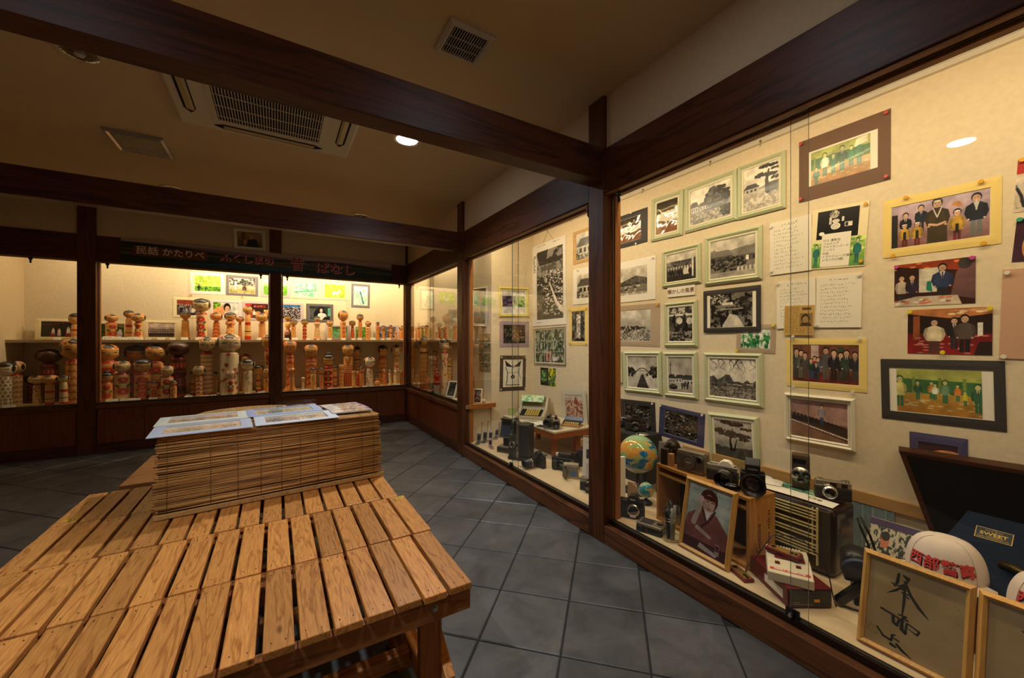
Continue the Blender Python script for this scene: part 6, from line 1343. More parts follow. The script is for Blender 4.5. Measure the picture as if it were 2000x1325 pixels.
# ------------------------------------------------------------------ things lying on the reed covered box
def flatpic(label, c, wd, dp, rz, col, kind, seed, z, slope=0):
    t = thing('mounted_photo', label, 'picture', (c[0], c[1], z), rz)
    t.rotation_euler.x = slope
    M().at(rx=-pi/2).ring(wd, dp, .042, -.005, 0, 0, .042, -.005).build('mount', col, t)
    M().box(-wd/2+.004, wd/2-.004, -dp/2+.004, dp/2-.004, .0002, .0015).build('backing', WHITE, t)
    M().quad([(-wd/2+.041, -dp/2+.041, .0025), (wd/2-.041, -dp/2+.041, .0025), (wd/2-.041, dp/2-.041, .0025), (-wd/2+.041, dp/2-.041, .0025)]).build('print', imgmat('flat_%d' % seed, scenic(seed).arr(), .25, .3), t, fix=False)
def scenic(sd):
    c = Cv(220, 130, (150, 140, 130)); a = sd % 4
    top, mid, low = [((196, 190, 196), (110, 90, 84), (60, 46, 44)), ((206, 200, 190), (176, 140, 110), (150, 120, 90)), ((214, 206, 180), (96, 88, 120), (190, 150, 110)), ((190, 196, 190), (120, 120, 70), (170, 150, 100))][a]
    c.vgrad(mid, top); n = c.fbm(sd, 4); c.put(c.Y < .35+.35*n, mid); c.thresh(sd+1, 14, .5, c.Y < .5, low, mid); c.thresh(sd+2, 24, .6, c.Y > -1, top)
    if a == 0: c.ell(c.A*.72, .6, .14, .1, (226, 140, 140)); c.ell(c.A*.6, .75, .08, .04, (206, 110, 110))
    return c
ZT = BOXZ+.0045; rz = REEDRZ
LM = mat('mount_pale_lilac', (196, 198, 212), .6); LW = mat('mount_white_lilac', (222, 222, 226), .6); LB = mat('mount_blue_lilac', (176, 182, 208), .6); LC = mat('mount_ivory', (228, 226, 204), .6)
def on_box(a, b): return (-.412+cos(rz)*a-sin(rz)*b, 2.028+sin(rz)*a+cos(rz)*b)
flatpic('grey lilac mounted photo at front left of reed box', on_box(.152, .105), .345, .245, rz-.0, LM, '', 101, ZT)
flatpic('ivory mounted photo with pink moon at back left of reed box', on_box(.145, .362), .345, .245, rz, LC, '', 100, ZT)
flatpic('white mounted landscape at front right of reed box', on_box(.508, .115), .345, .245, rz-.02, LW, '', 102, ZT)
flatpic('bluish mounted landscape at back right of reed box', on_box(.482, .372), .345, .245, rz, LB, '', 103, ZT)
def packet(label, c, rz_, z, sd):
    t = thing('printed_packet', label, 'packet', (c[0], c[1], z), rz_, 'printed packets fanned on the reed box')
    M().box(-.10, .10, -.036, .036, 0, .007).build('packet_body', mat('packet_edge', (206, 204, 206), .5), t, .002)
    c_ = Cv(200, 70, (214, 216, 220)); c_.thresh(sd, 12, .5, (c_.X > .9) & (c_.X < 2.7), (120, 96, 100), (196, 186, 184)); c_.thresh(sd+1, 16, .6, (c_.X > 1.0) & (c_.X < 2.6) & (c_.Y < .4), (70, 60, 90)); c_.rect(2.68, 0, 2.9, 1, (30, 90, 180)); c_.scribble(.1, .2, .8, .8, sd, 3, (120, 120, 126), .02)
    M().quad([(-.099, -.035, .0074), (.099, -.035, .0074), (.099, .035, .0074), (-.099, .035, .0074)]).build('packet_print', imgmat('packet_%d' % sd, c_.arr(), .2, .5), t, fix=False)
for k, (a, b, l) in enumerate(((.765, .125, 'frontmost printed packet with blue end, right end of reed box'), (.770, .205, 'second printed packet from the front, right end of reed box'), (.768, .285, 'third printed packet from the front, right end of reed box'), (.762, .365, 'rearmost printed packet, right end of reed box'))):
    packet(l, on_box(a, b), rz+.03*(k-1), ZT+.0005, 200+k)
t = thing('acrylic_stand', 'low clear acrylic stand at back of reed box', 'stand', (*on_box(.56, .51), ZT), rz)
M().box(-.10, .10, -.0015, .0015, 0, .028).box(-.10, .10, -.0015, .03, 0, .002).build('acrylic_sheet', CLEAR, t)
# ------------------------------------------------------------------ things in the glass cases
Z0 = .1203
def camera(label, loc, rz, w_=.14, h=.085, d=.035, top=SILVER, body=BLACKL, lr=.03, ll=.04, lx=.01, hump=.03, hood=0, lensm=BLACK, name='film_camera', brand=None, lz=.45, strap=False, tilt=0, grip=0, white=None):
    t = thing(name, label, 'camera', loc, rz); t.rotation_euler.x = tilt
    lo = h*.68
    M().box(-w_/2, w_/2, -d/2, d/2, 0, lo).build('body', body, t, .006)
    M().box(-w_/2+.001, w_/2-.001, -d/2+.001, d/2-.001, lo, h).build('top_plate', top, t, .004)
    if hump: M().prism([(lx-.034, h-.002), (lx+.034, h-.002), (lx+.026, h+hump*.6), (lx+.012, h+hump), (lx-.012, h+hump), (lx-.026, h+hump*.6)], -d/2-.008, d/2-.004).build('viewfinder_hump', white or top, t, .003)
    else: M().box(-.012, .012, -d/2-.001, -d/2+.004, lo+.004, h-.004).box(w_*.22, w_*.38, -d/2-.001, -d/2+.004, lo+.003, h-.005).build('finder_window', LENSG, t)
    z = h*lz; m = M(); m.lathe([(lr*.95, -d/2), (lr*.95, -d/2-ll*.3), (lr, -d/2-ll*.32), (lr, -d/2-ll*.62), (lr*.92, -d/2-ll*.64), (lr*.92, -d/2-ll), (lr*.8, -d/2-ll), (lr*.74, -d/2-ll*.9)], 28, 0, 'Y', (lx, 0, z), caps=False); m.build('lens_barrel', lensm, t)
    M().lathe([(lr*.98, -d/2-ll*.45), (lr*1.03, -d/2-ll*.45), (lr*1.03, -d/2-ll*.52), (lr*.98, -d/2-ll*.52)], 28, 0, 'Y', (lx, 0, z), caps=False).build('lens_ring', SILVER, t)
    M().lathe([(lr*.78, -d/2-ll*.86), (lr*.5, -d/2-ll*.92), (.001, -d/2-ll*.94)], 24, 0, 'Y', (lx, 0, z), caps=False).build('lens_glass', LENSG, t)
    if hood: M().lathe([(lr*.95, -d/2-ll*.9), (lr*hood, -d/2-ll-.03), (lr*hood*.96, -d/2-ll-.03), (lr*.85, -d/2-ll*.9)], 30, 0, 'Y', (lx, 0, z), caps=False).build('lens_hood', BLACK, t)
    m = M(); m.cyl((-w_*.34, 0, h-.001), .011, .007, 16).cyl((w_*.36, 0, h-.001), .012, .008, 16).cyl((w_*.24, 0, h-.001), .004, .006, 10); m.build('dial', top if top is not SILVER else CHROME, t, .001)
    if grip: M().box(-w_/2-.006, -w_/2+.03, -d/2-.018, d/2, 0, h*.9).build('grip', BLACKL, t, .008)
    if brand: text(brand, .011, mat('engraved_white', (230, 226, 216), .5), t, (lx, -d/2-.0095, h+hump*.36) if hump else (-w_*.2, -d/2-.0005, h*.84), ext=.0003, off=.0003)
    return t
def crate():
    rz_ = radians(-97.5); t = thing('wooden_crate', 'open wooden wine crate on its side holding cameras on top', 'crate', (1.797, 1.2025, Z0), rz_)
    L, D, Hh, b = .55, .172, .315, .016; pm = wood('crate_pine', (150, 98, 44), (206, 150, 82), 0, 8, .5, False, .4)
    pz = wood('crate_pine_z', (158, 104, 48), (210, 154, 86), 2, 8, .5, False, .4)
    for nm, a in (('top_board', (-L/2, L/2, 0, D, Hh-b, Hh)), ('bottom_board', (-L/2, L/2, 0, D, 0, b)), ('shelf_slat', (-L/2+b, L/2-b, .002, .05, Hh-.058, Hh-.046))): M().box(*a).build(nm, pm, t, .001)
    for nm, x in (('side_board', -L/2), ('side_board', L/2-b)): M().box(x, x+b, .001, D-.001, b, Hh-b).build(nm, pz, t, .001)
    M().box(-L/2+b, L/2-b, D-.008, D, b, Hh-b).build('back_board', mat('crate_back', (70, 44, 22), .8), t)
    text('Guenne', .04, mat('burnt_ink', (92, 54, 22), .7), t, (L/2+.0006, D*.35, Hh*.42), (pi/2, -pi/2, pi/2), ext=.0002)
    m = M(); [m.box(L/2, L/2+.0004, D*.72, D*.72+.009, .05+.0125*k, .05+.0125*k+.008) for k in range(16) if k % 5 != 3]; m.build('burnt_marks', MATS['burnt_ink'], t)
    return t
crate(); CT = Z0+.3155
def oncrate(a, b, dz=0):
    r = radians(-97.5); return (1.797+cos(r)*a-sin(r)*b, 1.2025+sin(r)*a+cos(r)*b, CT+dz)
def vase(label, p, r, h):
    t = thing('dark_bottle', label, 'bottle', p); M().lathe([(r*.6, 0), (r*.95, h*.12), (r, h*.32), (r*.9, h*.5), (r*.45, h*.64), (r*.2, h*.72), (r*.2, h*.95), (r*.26, h)], 20).build('bottle_body', mat('dark_green_glass', (12, 18, 10), .06, spec=1, coat=1), t)
p = oncrate(-.13, .10); vase('round dark green bottle in the crate, left one', (p[0], p[1], Z0+.0165), .045, .24)
p = oncrate(-.03, .11); vase('round dark green bottle in the crate, right one', (p[0], p[1], Z0+.0165), .045, .22)
def leanframe(label, bl, br, zt, lean, col, b, cv, key, glass=True, name='framed_photo', cat='picture', shape='mould'):
    bl, br = Vector(bl), Vector(br); ax = br-bl; W = ax.length; rz_ = math.atan2(ax.y, ax.x); hh = (zt-Z0)/cos(lean)
    t = thing(name, label, cat, ((bl.x+br.x)/2, (bl.y+br.y)/2, Z0+.0005), rz_); t.rotation_euler = (-lean, 0, rz_)
    M().at((0, 0, hh/2)).ring(W, hh, b, -.012, .010, 0, None, -.004).build('frame', col, t)
    M().box(-W/2+b*.6, W/2-b*.6, .004, .008, b*.6, hh-b*.6).build('backing', PINE, t)
    iw, ih = W/2-b+.001, hh/2-b+.001
    M().quad([(-iw, .002, hh/2-ih), (iw, .002, hh/2-ih), (iw, .002, hh/2+ih), (-iw, .002, hh/2+ih)]).build('print', imgmat(key, cv.arr(), .25, .3), t, fix=False)
    if glass: M().box(-iw, iw, -.001, 0, hh/2-ih, hh/2+ih).build('glazing', GLASS, t)
    return t
GOLDF = wood('frame_blond', (190, 134, 62), (228, 178, 98), 2, 9, .4, False, .35)
leanframe('blond wood framed photo of man in brown kimono resting head on hand', (1.690, 1.231, 0), (1.676, .972, 0), .452, radians(11), GOLDF, .02, art('thinker', .72, 1, 320), 'art_thinker')
def shikishi(sd, full):
    c = Cv(330, 390, (208, 174, 122)); c.noisy(sd, .05, 5); k = (30, 26, 24); old = c.line; c.line = lambda p_, w_, col, a=1.0: old(p_, [x*1.55 for x in w_] if isinstance(w_, list) else w_*1.5, col, a); q = lambda *a: [(x*c.A/1.0, y) for x, y in a]
    c.thresh(sd+3, 40, .78, c.X > c.A*.86, (150, 120, 80))
    for x, y, r in ((.06, .17, .045), (.10, .15, .05)): c.ell(x*c.A, y, r, r, (158, 126, 84), .6); c.ell(x*c.A, y, r*.85, r*.85, (208, 174, 122), .8)
    if full:
        c.line(q((.33, .90), (.32, .80), (.29, .745)), [.016, .02, .012], k); c.line(q((.26, .77), (.30, .755), (.36, .77), (.38, .79)), [.008, .014, .01, .012], k)
        c.line(q((.42, .865), (.38, .90), (.44, .885), (.40, .79), (.31, .70), (.22, .635)), [.012, .01, .016, .014, .016, .004], k); c.line(q((.40, .83), (.47, .70), (.56, .60), (.66, .52)), [.016, .02, .022, .005], k)
        c.line(q((.36, .735), (.44, .745), (.46, .70), (.38, .70), (.45, .66)), .011, k); c.line(q((.40, .80), (.405, .60), (.395, .44)), [.016, .018, .008], k)
        c.line(q((.17, .43), (.30, .41), (.42, .385)), [.016, .014, .01], k); c.line(q((.36, .44), (.44, .445), (.40, .42), (.46, .41)), .012, k); c.line(q((.30, .41), (.31, .33), (.35, .31), (.37, .39)), [.018, .022, .018, .014], k); c.line(q((.40, .40), (.40, .29), (.44, .26), (.45, .38)), [.018, .024, .018, .012], k); c.line(q((.46, .38), (.58, .345), (.56, .30), (.46, .33)), [.01, .014, .012, .005], k)
        c.line(q((.14, .20), (.21, .13), (.30, .115), (.31, .18), (.34, .195)), [.012, .016, .014, .016, .008], k); c.line(q((.33, .15), (.38, .145)), .012, k); c.line(q((.30, .075), (.35, .065)), [.02, .016], k); c.line(q((.36, .10), (.42, .06), (.52, .02)), [.016, .018, .005], k)
    else: c.line(q((.28, .80), (.42, .76), (.60, .74)), [.008, .02, .014], k); c.line(q((.42, .76), (.40, .3)), .02, k)
    return c
leanframe('blond framed calligraphy board with black brush signature, left one', (1.668, .534, 0), (1.668, .281, 0), .410, radians(13.5), GOLDF, .0185, shikishi(5, True), 'art_shikishi_a', True, 'calligraphy_frame', 'picture')
leanframe('blond framed calligraphy board cut by right edge of the view', (1.668, .277, 0), (1.668, .024, 0), .408, radians(13.5), GOLDF, .0185, shikishi(6, False), 'art_shikishi_b', True, 'calligraphy_frame', 'picture')
# globe
def globe(label, c, r, base_z, stand, key, seed, base=(20, 110, 160)):
    t = thing('globe', label, 'globe', (c[0], c[1], base_z), -.9)
    g = Cv(320, 160, base, 2.0); n = g.fbm(seed, 4, 5); land = (n > .50) & (g.Y > .12); n2 = g.fbm(seed+1, 9)
    g.put(land, (206, 176, 84)); g.put(land & (n2 > .52), (150, 176, 110)); g.put(land & (n2 < .42), (214, 150, 70)); g.put((n > .485) & (n <= .50), (120, 170, 190)); g.put((g.Y > .82), (150, 186, 140)); g.put((g.Y < .1), (206, 206, 196))
    zc = c[2]-base_z
    M().sph((0, 0, 0), r, n=36, k=20, uv=True).build('globe_ball', imgmat(key, g.arr(), .12, .6), t, 0, (0, 0, zc), (radians(-18), 0, 0))
    m = M(); pts = [(0, -(r+.010)*cos(a), zc+(r+.010)*sin(a)) for a in np.linspace(radians(96), radians(285), 18)]
    m.tube([(0, p_[1], p_[2]) for p_ in pts], .0045, 8); m.build('meridian_arm', stand, t)
    m = M().lathe([(r*.75, 0), (r*.78, .01), (r*.5, .02), (r*.12, .035), (r*.09, max(.04, zc-r-.012)), (.004, max(.041, zc-r-.008))], 24); m.build('globe_base', stand, t)
globe('large desk globe with blue oceans beside the jamb', (2.06, 1.805, .370), .124, Z0, BLACK, 'art_globe', 12)
globe('small teal globe behind the lensless camera', (1.945, 1.640, .206), .046, Z0, BLACK, 'art_globe_small', 31, (40, 130, 140))
# behind the globe
t = thing('camera_bag', 'black bag behind the globe carrying two cameras', 'bag', (2.27, 2.03, Z0), -pi/2); M().box(-.2, .2, -.1, .09, 0, .345, 0, .008, .006).build('bag_body', BLACKL, t, .02); M().tube([(-.14, -.06, .34), (-.15, -.108, .25), (-.13, -.112, .12)], .008, 6).build('bag_strap', DGREY, t)
camera('black reflex camera high on the bag behind the globe', (2.24, 1.985, Z0+.347), radians(-52), .145, .085, .036, BLACK, BLACKL, .03, .04, 0, .03)
camera('silver compact camera beside the jamb, high on the bag', (2.25, 2.155, Z0+.347), radians(-52), .12, .07, .032, SILVER, BLACKL, .022, .02, .01, 0)
t = thing('silver_lid', 'silver round lid lying on top of the black bag', 'lid', (2.185, 1.875, Z0+.347), 0); M().lathe([(.045, 0), (.046, .006), (.03, .012), (.005, .014)], 24).build('lid_disc', SILVER, t)
t = thing('grey_folder', 'grey flat folder standing behind the crate', 'folder', (2.14, 1.56, Z0), radians(-93)); t.rotation_euler.x = radians(-6); M().box(-.18, .18, 0, .012, 0, .335).build('folder_cover', mat('grey_card', (112, 104, 90), .6), t, .002); M().box(-.04, .13, -.0012, 0, .235, .265).build('black_band', BLACK, t)
t = thing('white_booklet', 'white booklet standing on edge against the jamb', 'booklet', (1.80, 1.772, Z0), radians(-6)); M().box(-.09, .09, -.008, .008, 0, .27).build('booklet_pages', PAPER, t, .001); M().box(-.0915, -.0902, -.009, .009, .005, .05).build('red_tab', RED, t)
# bust, phone, cameras on the crate
def bust():
    p = oncrate(-.248, .093); t = thing('small_bust', 'small dark bronze head sculpture at left end of the crate', 'sculpture', p, radians(-60)); bm_ = mat('bronze', (40, 32, 26), .35, .5)
    M().lathe([(.034, 0), (.036, .008), (.024, .014), (.02, .03), (.026, .036)], 20).build('bust_base', bm_, t)
    m = M().sph((0, .002, .078), .042, .047, .052, 22, 14); m.sph((0, -.046, .072), .007, .009, .012, 8, 6); m.sph((-.017, -.040, .082), .008, .006, .005, 8, 6).sph((.017, -.040, .082), .008, .006, .005, 8, 6).sph((0, -.039, .052), .014, .007, .005, 8, 6).sph((-.042, 0, .076), .006, .01, .014, 8, 6).sph((.042, 0, .076), .006, .01, .014, 8, 6); m.build('head', bm_, t)
bust()
t = thing('brown_phone', 'dark brown handset with tan label leaning before the bust', 'phone', oncrate(-.222, .026), radians(-80)); t.rotation_euler.y = radians(0); M().box(-.033, .008, -.012, .02, 0, .088).build('body', mat('dark_brown_plastic', (46, 34, 28), .45), t, .004); M().box(.009, .034, -.012, .018, 0, .066).build('label_card', mat('kraft_card', (176, 130, 84), .8), t, .001)
def cine_box():
    t = thing('movie_camera', 'flat silver grey movie camera with round disc on the crate', 'camera', oncrate(-.075, .06), radians(-84))
    sg = mat('satin_grey', (126, 118, 108), .32, .6); M().box(-.08, .066, -.024, .024, 0, .098).build('body', sg, t, .005); M().box(-.078, .06, -.022, .022, .0985, .108).build('top_plate', SILVER, t, .003)
    M().lathe([(.038, -.0245), (.038, -.029), (.032, -.029), (.032, -.027), (.001, -.027)], 32, 0, 'Y', (-.012, 0, .052), caps=False).build('round_disc', DGREY, t)
    M().lathe([(.032, -.0272), (.03, -.0285), (.001, -.0285)], 32, 0, 'Y', (-.012, 0, .052), caps=False).build('disc_plate', sg, t)
    text('FUJICA', .009, mat('engraved_white', (230, 226, 216), .5), t, (-.012, -.0288, .052))
    M().cyl((.056, -.024, .084), .017, -.030, 20, 0, 'Y').build('finder_tube', DGREY, t); M().cyl((.056, -.0545, .084), .012, -.001, 18, 0, 'Y').build('finder_glass', LENSG, t)
cine_box()
camera('silver topped reflex camera with white prism on the crate', oncrate(.075, .085), radians(-72), .14, .078, .034, SILVER, BLACKL, .033, .05, .018, .028, 1.05, white=WHITE, lz=.46)
def medium():
    t = camera('big black camera with wide lens hood at right end of the crate', oncrate(.215, .105, .0005), radians(-62), .10, .085, .06, BLACK, BLACKL, .036, .03, 0, 0, 1.42, lz=.55)
    M().prism([(-.028, .085), (.03, .085), (.03, .115), (.022, .142), (-.006, .150), (-.028, .12)], -.03, .03, 0, 'YZ').build('prism_finder', BLACK, t, .004)
    M().box(-.02, .02, -.0325, -.0305, .1, .108).build('name_strip', SILVER, t)
medium()
t = thing('light_meter', 'small black oval light meter at front edge of the crate', 'light meter', oncrate(.172, .024), radians(-60)); M().lathe([(.028, 0), (.031, .008), (.029, .02), (.018, .026), (.003, .027)], 22, sx=1.15, sy=.68).build('body', BLACKG, t); M().lathe([(.02, .0262), (.014, .0285), (.002, .029)], 18, sx=1.1, sy=.6).build('meter_window', DGREY, t); M().tube([(.0, -.021, .008), (.006, -.03, .006), (.012, -.034, .003)], .002, 6).build('wrist_cord', BLACK, t)
# radio
def radio():
    t = thing('old_radio', 'old dark brown valve radio with cream slatted grille', 'radio', (1.990, .95, Z0), -pi/2); L, D, Hh = .48, .22, .292; br = mat('bakelite', (42, 24, 16), .3, coat=.3, var=.15, nscale=8)
    M().box(-L/2, L/2, .004, D, 0, Hh).build('cabinet', br, t, .026, seg=4)
    M().box(-L/2+.02, L/2-.014, -.001, .006, .03, Hh-.016).build('grille_cloth', mat('grille_cloth', (66, 52, 30), .9, var=.35, nscale=180), t)
    cr = mat('cream_slats', (226, 206, 140), .4); x0, x1 = -L/2+.03, L/2-.062; rows = [0, 1, 2, 3, 5, 6, 8, 9, 11, 12, 13, 14]; pr = None
    for r_ in range(15):
        z = .082+.0135*r_
        if r_ in (4, 7, 10): continue
        if pr is None: pr = M().box(x0, x1, -.007, -.0015, -.0032, .0032).build('slat', cr, t, .001); o = pr
        else: o = pr.copy(); COL.objects.link(o)
        o.location = (0, 0, z)
    for x in (x0+.0, x0+.15, x1-.016): M().box(x, x+.005, -.006, -.001, .078, .282).build('grille_post', cr, t)
    M().box(x1+.001, x1+.008, -.009, -.001, .04, .286).build('grille_end_bar', cr, t, .001)
    for x in (-.16, -.05, .07): M().cyl((x, -.001, .045), .016, -.016, 20, 0, 'Y').build('tuning_knob', br, t, .002)
radio(); RT = Z0+.2925
def sheet(name, label, cat, pts, z, cv, key, col=PAPER, bow=0):
    pts = [Vector((p_[0], p_[1], 0)) for p_ in pts]; c = (pts[0]+pts[1]+pts[2]+pts[3])/4; t = thing(name, label, cat, (c.x, c.y, z)); q = [Vector((p_[0]-c.x, p_[1]-c.y, 0)) for p_ in pts]; m = M(); n = 6
    for lay, off in ((0, .0008), (1, 0.0)):
        i = m.vs([tuple((q[0]*(1-s_)+q[1]*s_)*(1-r_)+(q[3]*(1-s_)+q[2]*s_)*r_+Vector((0, 0, off+bow*sin(pi*s_)))) for r_ in (0, 1) for s_ in [k/n for k in range(n+1)]])
        for k in range(n): m.face([i+k, i+k+1, i+n+2+k, i+n+1+k], lay, ((k/n, 0), ((k+1)/n, 0), ((k+1)/n, 1), (k/n, 1)) if not lay else None)
    m.build('sheet_print', [imgmat(key, cv.arr(), .5), col], t, fix=False)
    return t
def mp_(sd): c = Cv(120, 80, (70, 130, 110)); c.thresh(sd, 6, .5, c.Y > -1, (110, 170, 140), (50, 110, 100)); c.thresh(sd+1, 12, .6, c.Y > .5, (206, 196, 150)); return c
cw = Cv(200, 70, (240, 234, 218)); cw.ell(2.05, .62, .14, .2, (130, 110, 70)); cw.ell(2.05, .62, .08, .12, (226, 214, 180)); cw.ell(2.3, .6, .1, .14, (120, 104, 70)); cw.scribble(1.95, .1, 2.5, .3, 3, 1, (90, 80, 60), .02)
sheet('green_map', 'green printed map sheet under papers on top of radio', 'paper', ((2.01, 1.165), (2.02, .80), (2.19, .81), (2.19, 1.16)), RT+.0006, mp_(3), 'art_map')
sheet('white_sheet', 'white sheet with small portrait print across front top of radio', 'paper', ((2.006, 1.02), (2.008, .722), (2.085, .726), (2.09, 1.06)), RT+.003, cw, 'art_sheet', bow=.002)
camera('silver and black rangefinder camera on right end of radio', (2.128, .765, RT+.0035), radians(-63), .13, .082, .032, SILVER, BLACKL, .027, .03, -.012, 0, name='film_camera', lensm=SILVER)
def threelens():
    t = thing('movie_camera', 'upright cine camera with three turret lenses on the radio', 'camera', (2.165, .905, RT+.0035), radians(-66)); gm = mat('gunmetal', (86, 78, 66), .4, .5)
    M().box(-.035, .035, -.025, .025, 0, .162).build('body', gm, t, .004); M().box(-.03, .02, -.0262, -.0245, .118, .14).build('finder_window', BLACKG, t); M().lathe([(.038, -.0255), (.038, -.031), (.001, -.031)], 28, 0, 'Y', (0, 0, .066), caps=False).build('turret_plate', SILVER, t)
    for a in (90+60, 90-60, -90):
        c_ = (.021*cos(radians(a)), 0, .066+.021*sin(radians(a))); M().lathe([(.015, -.031), (.0155, -.046), (.0135, -.05), (.011, -.048)], 18, 0, 'Y', c_, caps=False).build('turret_lens', DGREY, t); M().lathe([(.012, -.047), (.001, -.0485)], 16, 0, 'Y', c_, caps=False).build('lens_glass', LENSG, t)
threelens()
def bag():
    t = thing('plastic_bag', 'crumpled white plastic bag with blue print on the radio', 'bag', (2.095, 1.045, RT+.0035), radians(-72)); m = M(); n, k = 14, 7; rd = random.Random(4); P = []
    for lay in (1, 0):
        for j in range(k):
            for i_ in range(n):
                a, b_ = i_/(n-1), j/(k-1); e = min(1, 4*min(a, 1-a, b_, 1-b_)); P.append(((a-.5)*.17, (b_-.5)*.085, (.004+e*(.018+rd.uniform(-.006, .008))) if lay else .0008))
    i0 = m.vs(P)
    for lay in (0, 1):
        o = i0+lay*n*k
        for j in range(k-1):
            for i_ in range(n-1): m.face([o+j*n+i_, o+j*n+i_+1, o+(j+1)*n+i_+1, o+(j+1)*n+i_], 0, None, True)
    m.build('bag_film', mat('bag_white', (232, 228, 220), .35), t); m = M(); [m.box(-.05+.012*k, -.042+.012*k, -.006, .004, .034, .0345) for k in range(8) if k != 3]; m.build('blue_print', mat('blue_print', (90, 96, 160), .5), t)
bag()
t = thing('glass_bottle', 'clear empty glass bottle standing behind the crate cameras', 'bottle', (2.055, 1.130, RT+.003)); M().lathe([(.001, .003), (.034, .003), (.036, .01), (.036, .075), (.03, .105), (.016, .14), (.0125, .16), (.0125, .185), (.015, .188), (.015, .196), (.0122, .197)], 28, caps=False).build('bottle_glass', glassmat('bottle_glass_clear', (.88, .92, .88), .02, 1.5), t); M().lathe([(.0363, .02), (.0363, .045)], 28, 0, caps=False).build('bottle_label', mat('label_pinkish', (220, 180, 160), .6), t)
t = thing('leather_strap', 'dark leather strap hanging at right side of the radio', 'strap', (2.16, .690, Z0)); M().tube([(.02, .004, .225), (0, -.012, .20), (.03, -.03, .12), (.02, -.045, .004)], .005, 6).tube([(.05, .004, .225), (.045, -.03, .16), (.07, -.05, .06), (.05, -.07, .004)], .005, 6).build('strap_loop', mat('strap_leather', (44, 30, 20), .5), t)
cv_ = Cv(160, 110, (196, 186, 160)); cv_.thresh(4, 16, .55, cv_.Y > -1, (50, 56, 50)); cv_.rect(0, .86, 2, 1, (66, 46, 84)); cv_.ell(.5, .6, .12, .14, (206, 120, 90)); cv_.ell(.5, .7, .12, .09, (40, 30, 26))
def leanboard(label, y0, y1, x0, x1, zt, cv, key, name):
    lean = math.atan2(x1-x0, zt-Z0); hh = (zt-Z0)/cos(lean); t = thing(name, label, 'picture', (x0, (y0+y1)/2, Z0+.001), -pi/2); t.rotation_euler = (-lean, 0, -pi/2); W = (y1-y0)
    M().box(-W/2, W/2, .0012, .008, 0, hh).build('board', WHITE, t); M().quad([(-W/2, .001, .001), (W/2, .001, .001), (W/2, .001, hh-.001), (-W/2, .001, hh-.001)]).build('print', imgmat(key, cv.arr(), .6), t, fix=False)
leanboard('ink patterned print board leaning on wall between radio and phonograph', .525, .70, 2.235, 2.355, .312, cv_, 'art_inkboard', 'print_board')
cv2_ = Cv(160, 60, (110, 128, 136)); [cv2_.rect(x, 0, x+.06, 1, (140, 160, 160)) for x in (.3, .9, 1.5, 2.2)]; cv2_.noisy(3, .06, 8)
leanboard('pale blue printed strip board against the wall behind print board', .63, .80, 2.380, 2.384, .350, cv2_, 'art_bluestrip', 'print_board')
# console stack
def diskbox():
    t = thing('disk_drive', 'maroon and black game disk drive box under the console', 'game device', (1.7115, .683, Z0), radians(-31.3)); M().box(-.0825, .0825, .004, .235, 0, .074).build('case', MAROON, t, .003); M().box(-.078, .078, -.001, .005, .008, .066).build('front_panel', BLACK, t, .001); M().box(.012, .032, -.004, 0, .026, .036).build('eject_button', mat('amber_button', (226, 150, 30), .4), t, .001); M().box(-.05, .035, -.002, -.0005, .05, .054).build('disk_slot', BLACKG, t)
    M().quad([(-.0828, .14, .02), (-.0828, .03, .02), (-.0828, .03, .052), (-.0828, .14, .052)]).build('rating_label', WHITE, t, fix=False); m = M(); m.box(-.065, -.04, -.0016, -.0008, .022, .0245).box(-.065, .01, -.0016, -.0008, .015, .0175).build('small_print', GREY, t)
diskbox(); FZ = Z0+.0745
def console():
    t = thing('game_console', 'cream and maroon game console stacked on the disk drive', 'game device', (1.672+.0, .732, FZ), radians(-61)); W, D = .145, .20
    M().prism([(0, 0), (D, 0), (D, .052), (.075, .052), (.0, .034)], -W/2, W/2, 0, 'YZ').build('case', OFFW, t, .003)
    M().box(-.045, .055, .085, .165, .0525, .058).build('cartridge_flap', MAROON, t, .002)
    for k in range(9): M().box(-.04+.0105*k, -.034+.0105*k, .175, .195, .0525, .057).build('vent_rib', OFFW, t)
    s = mat('red_stripe', (206, 46, 60), .5); a = math.atan2(.018, .075)
    m = M().at((0, .022, .0394), rx=a); m.box(-.064, .064, -.006, .006, 0, .0006); m.build('red_band', s, t)
    text('FAMILY COMPUTER', .0115, mat('print_white', (244, 238, 226), .5), t, (0, .022, .0402), (a, 0, 0), off=.0004)
    for x in (-.038, .03): M().box(x-.008, x+.008, .05, .062, .0465, .0525).build('slide_switch', MAROON, t)
    m = M().at((-.012, .118, .0585), rz=radians(-24)); m.box(-.06, .06, -.024, .024, 0, .016); m.build('controller', MAROON, t, .003)
    m = M().at((-.012, .118, .0748), rz=radians(-24)); m.box(-.052, .052, -.018, .018, 0, .0006); g = m.build('gold_plate', mat('gold_plate', (190, 150, 80), .35, .6), t)
    m = M().at((-.012, .118, .0756), rz=radians(-24)); m.box(-.046, -.028, -.003, .003, 0, .003).box(-.04, -.034, -.009, .009, 0, .003).cyl((.028, 0, 0), .006, .003, 12).cyl((.043, 0, 0), .006, .003, 12); m.build('control_buttons', BLACK, t)
console()
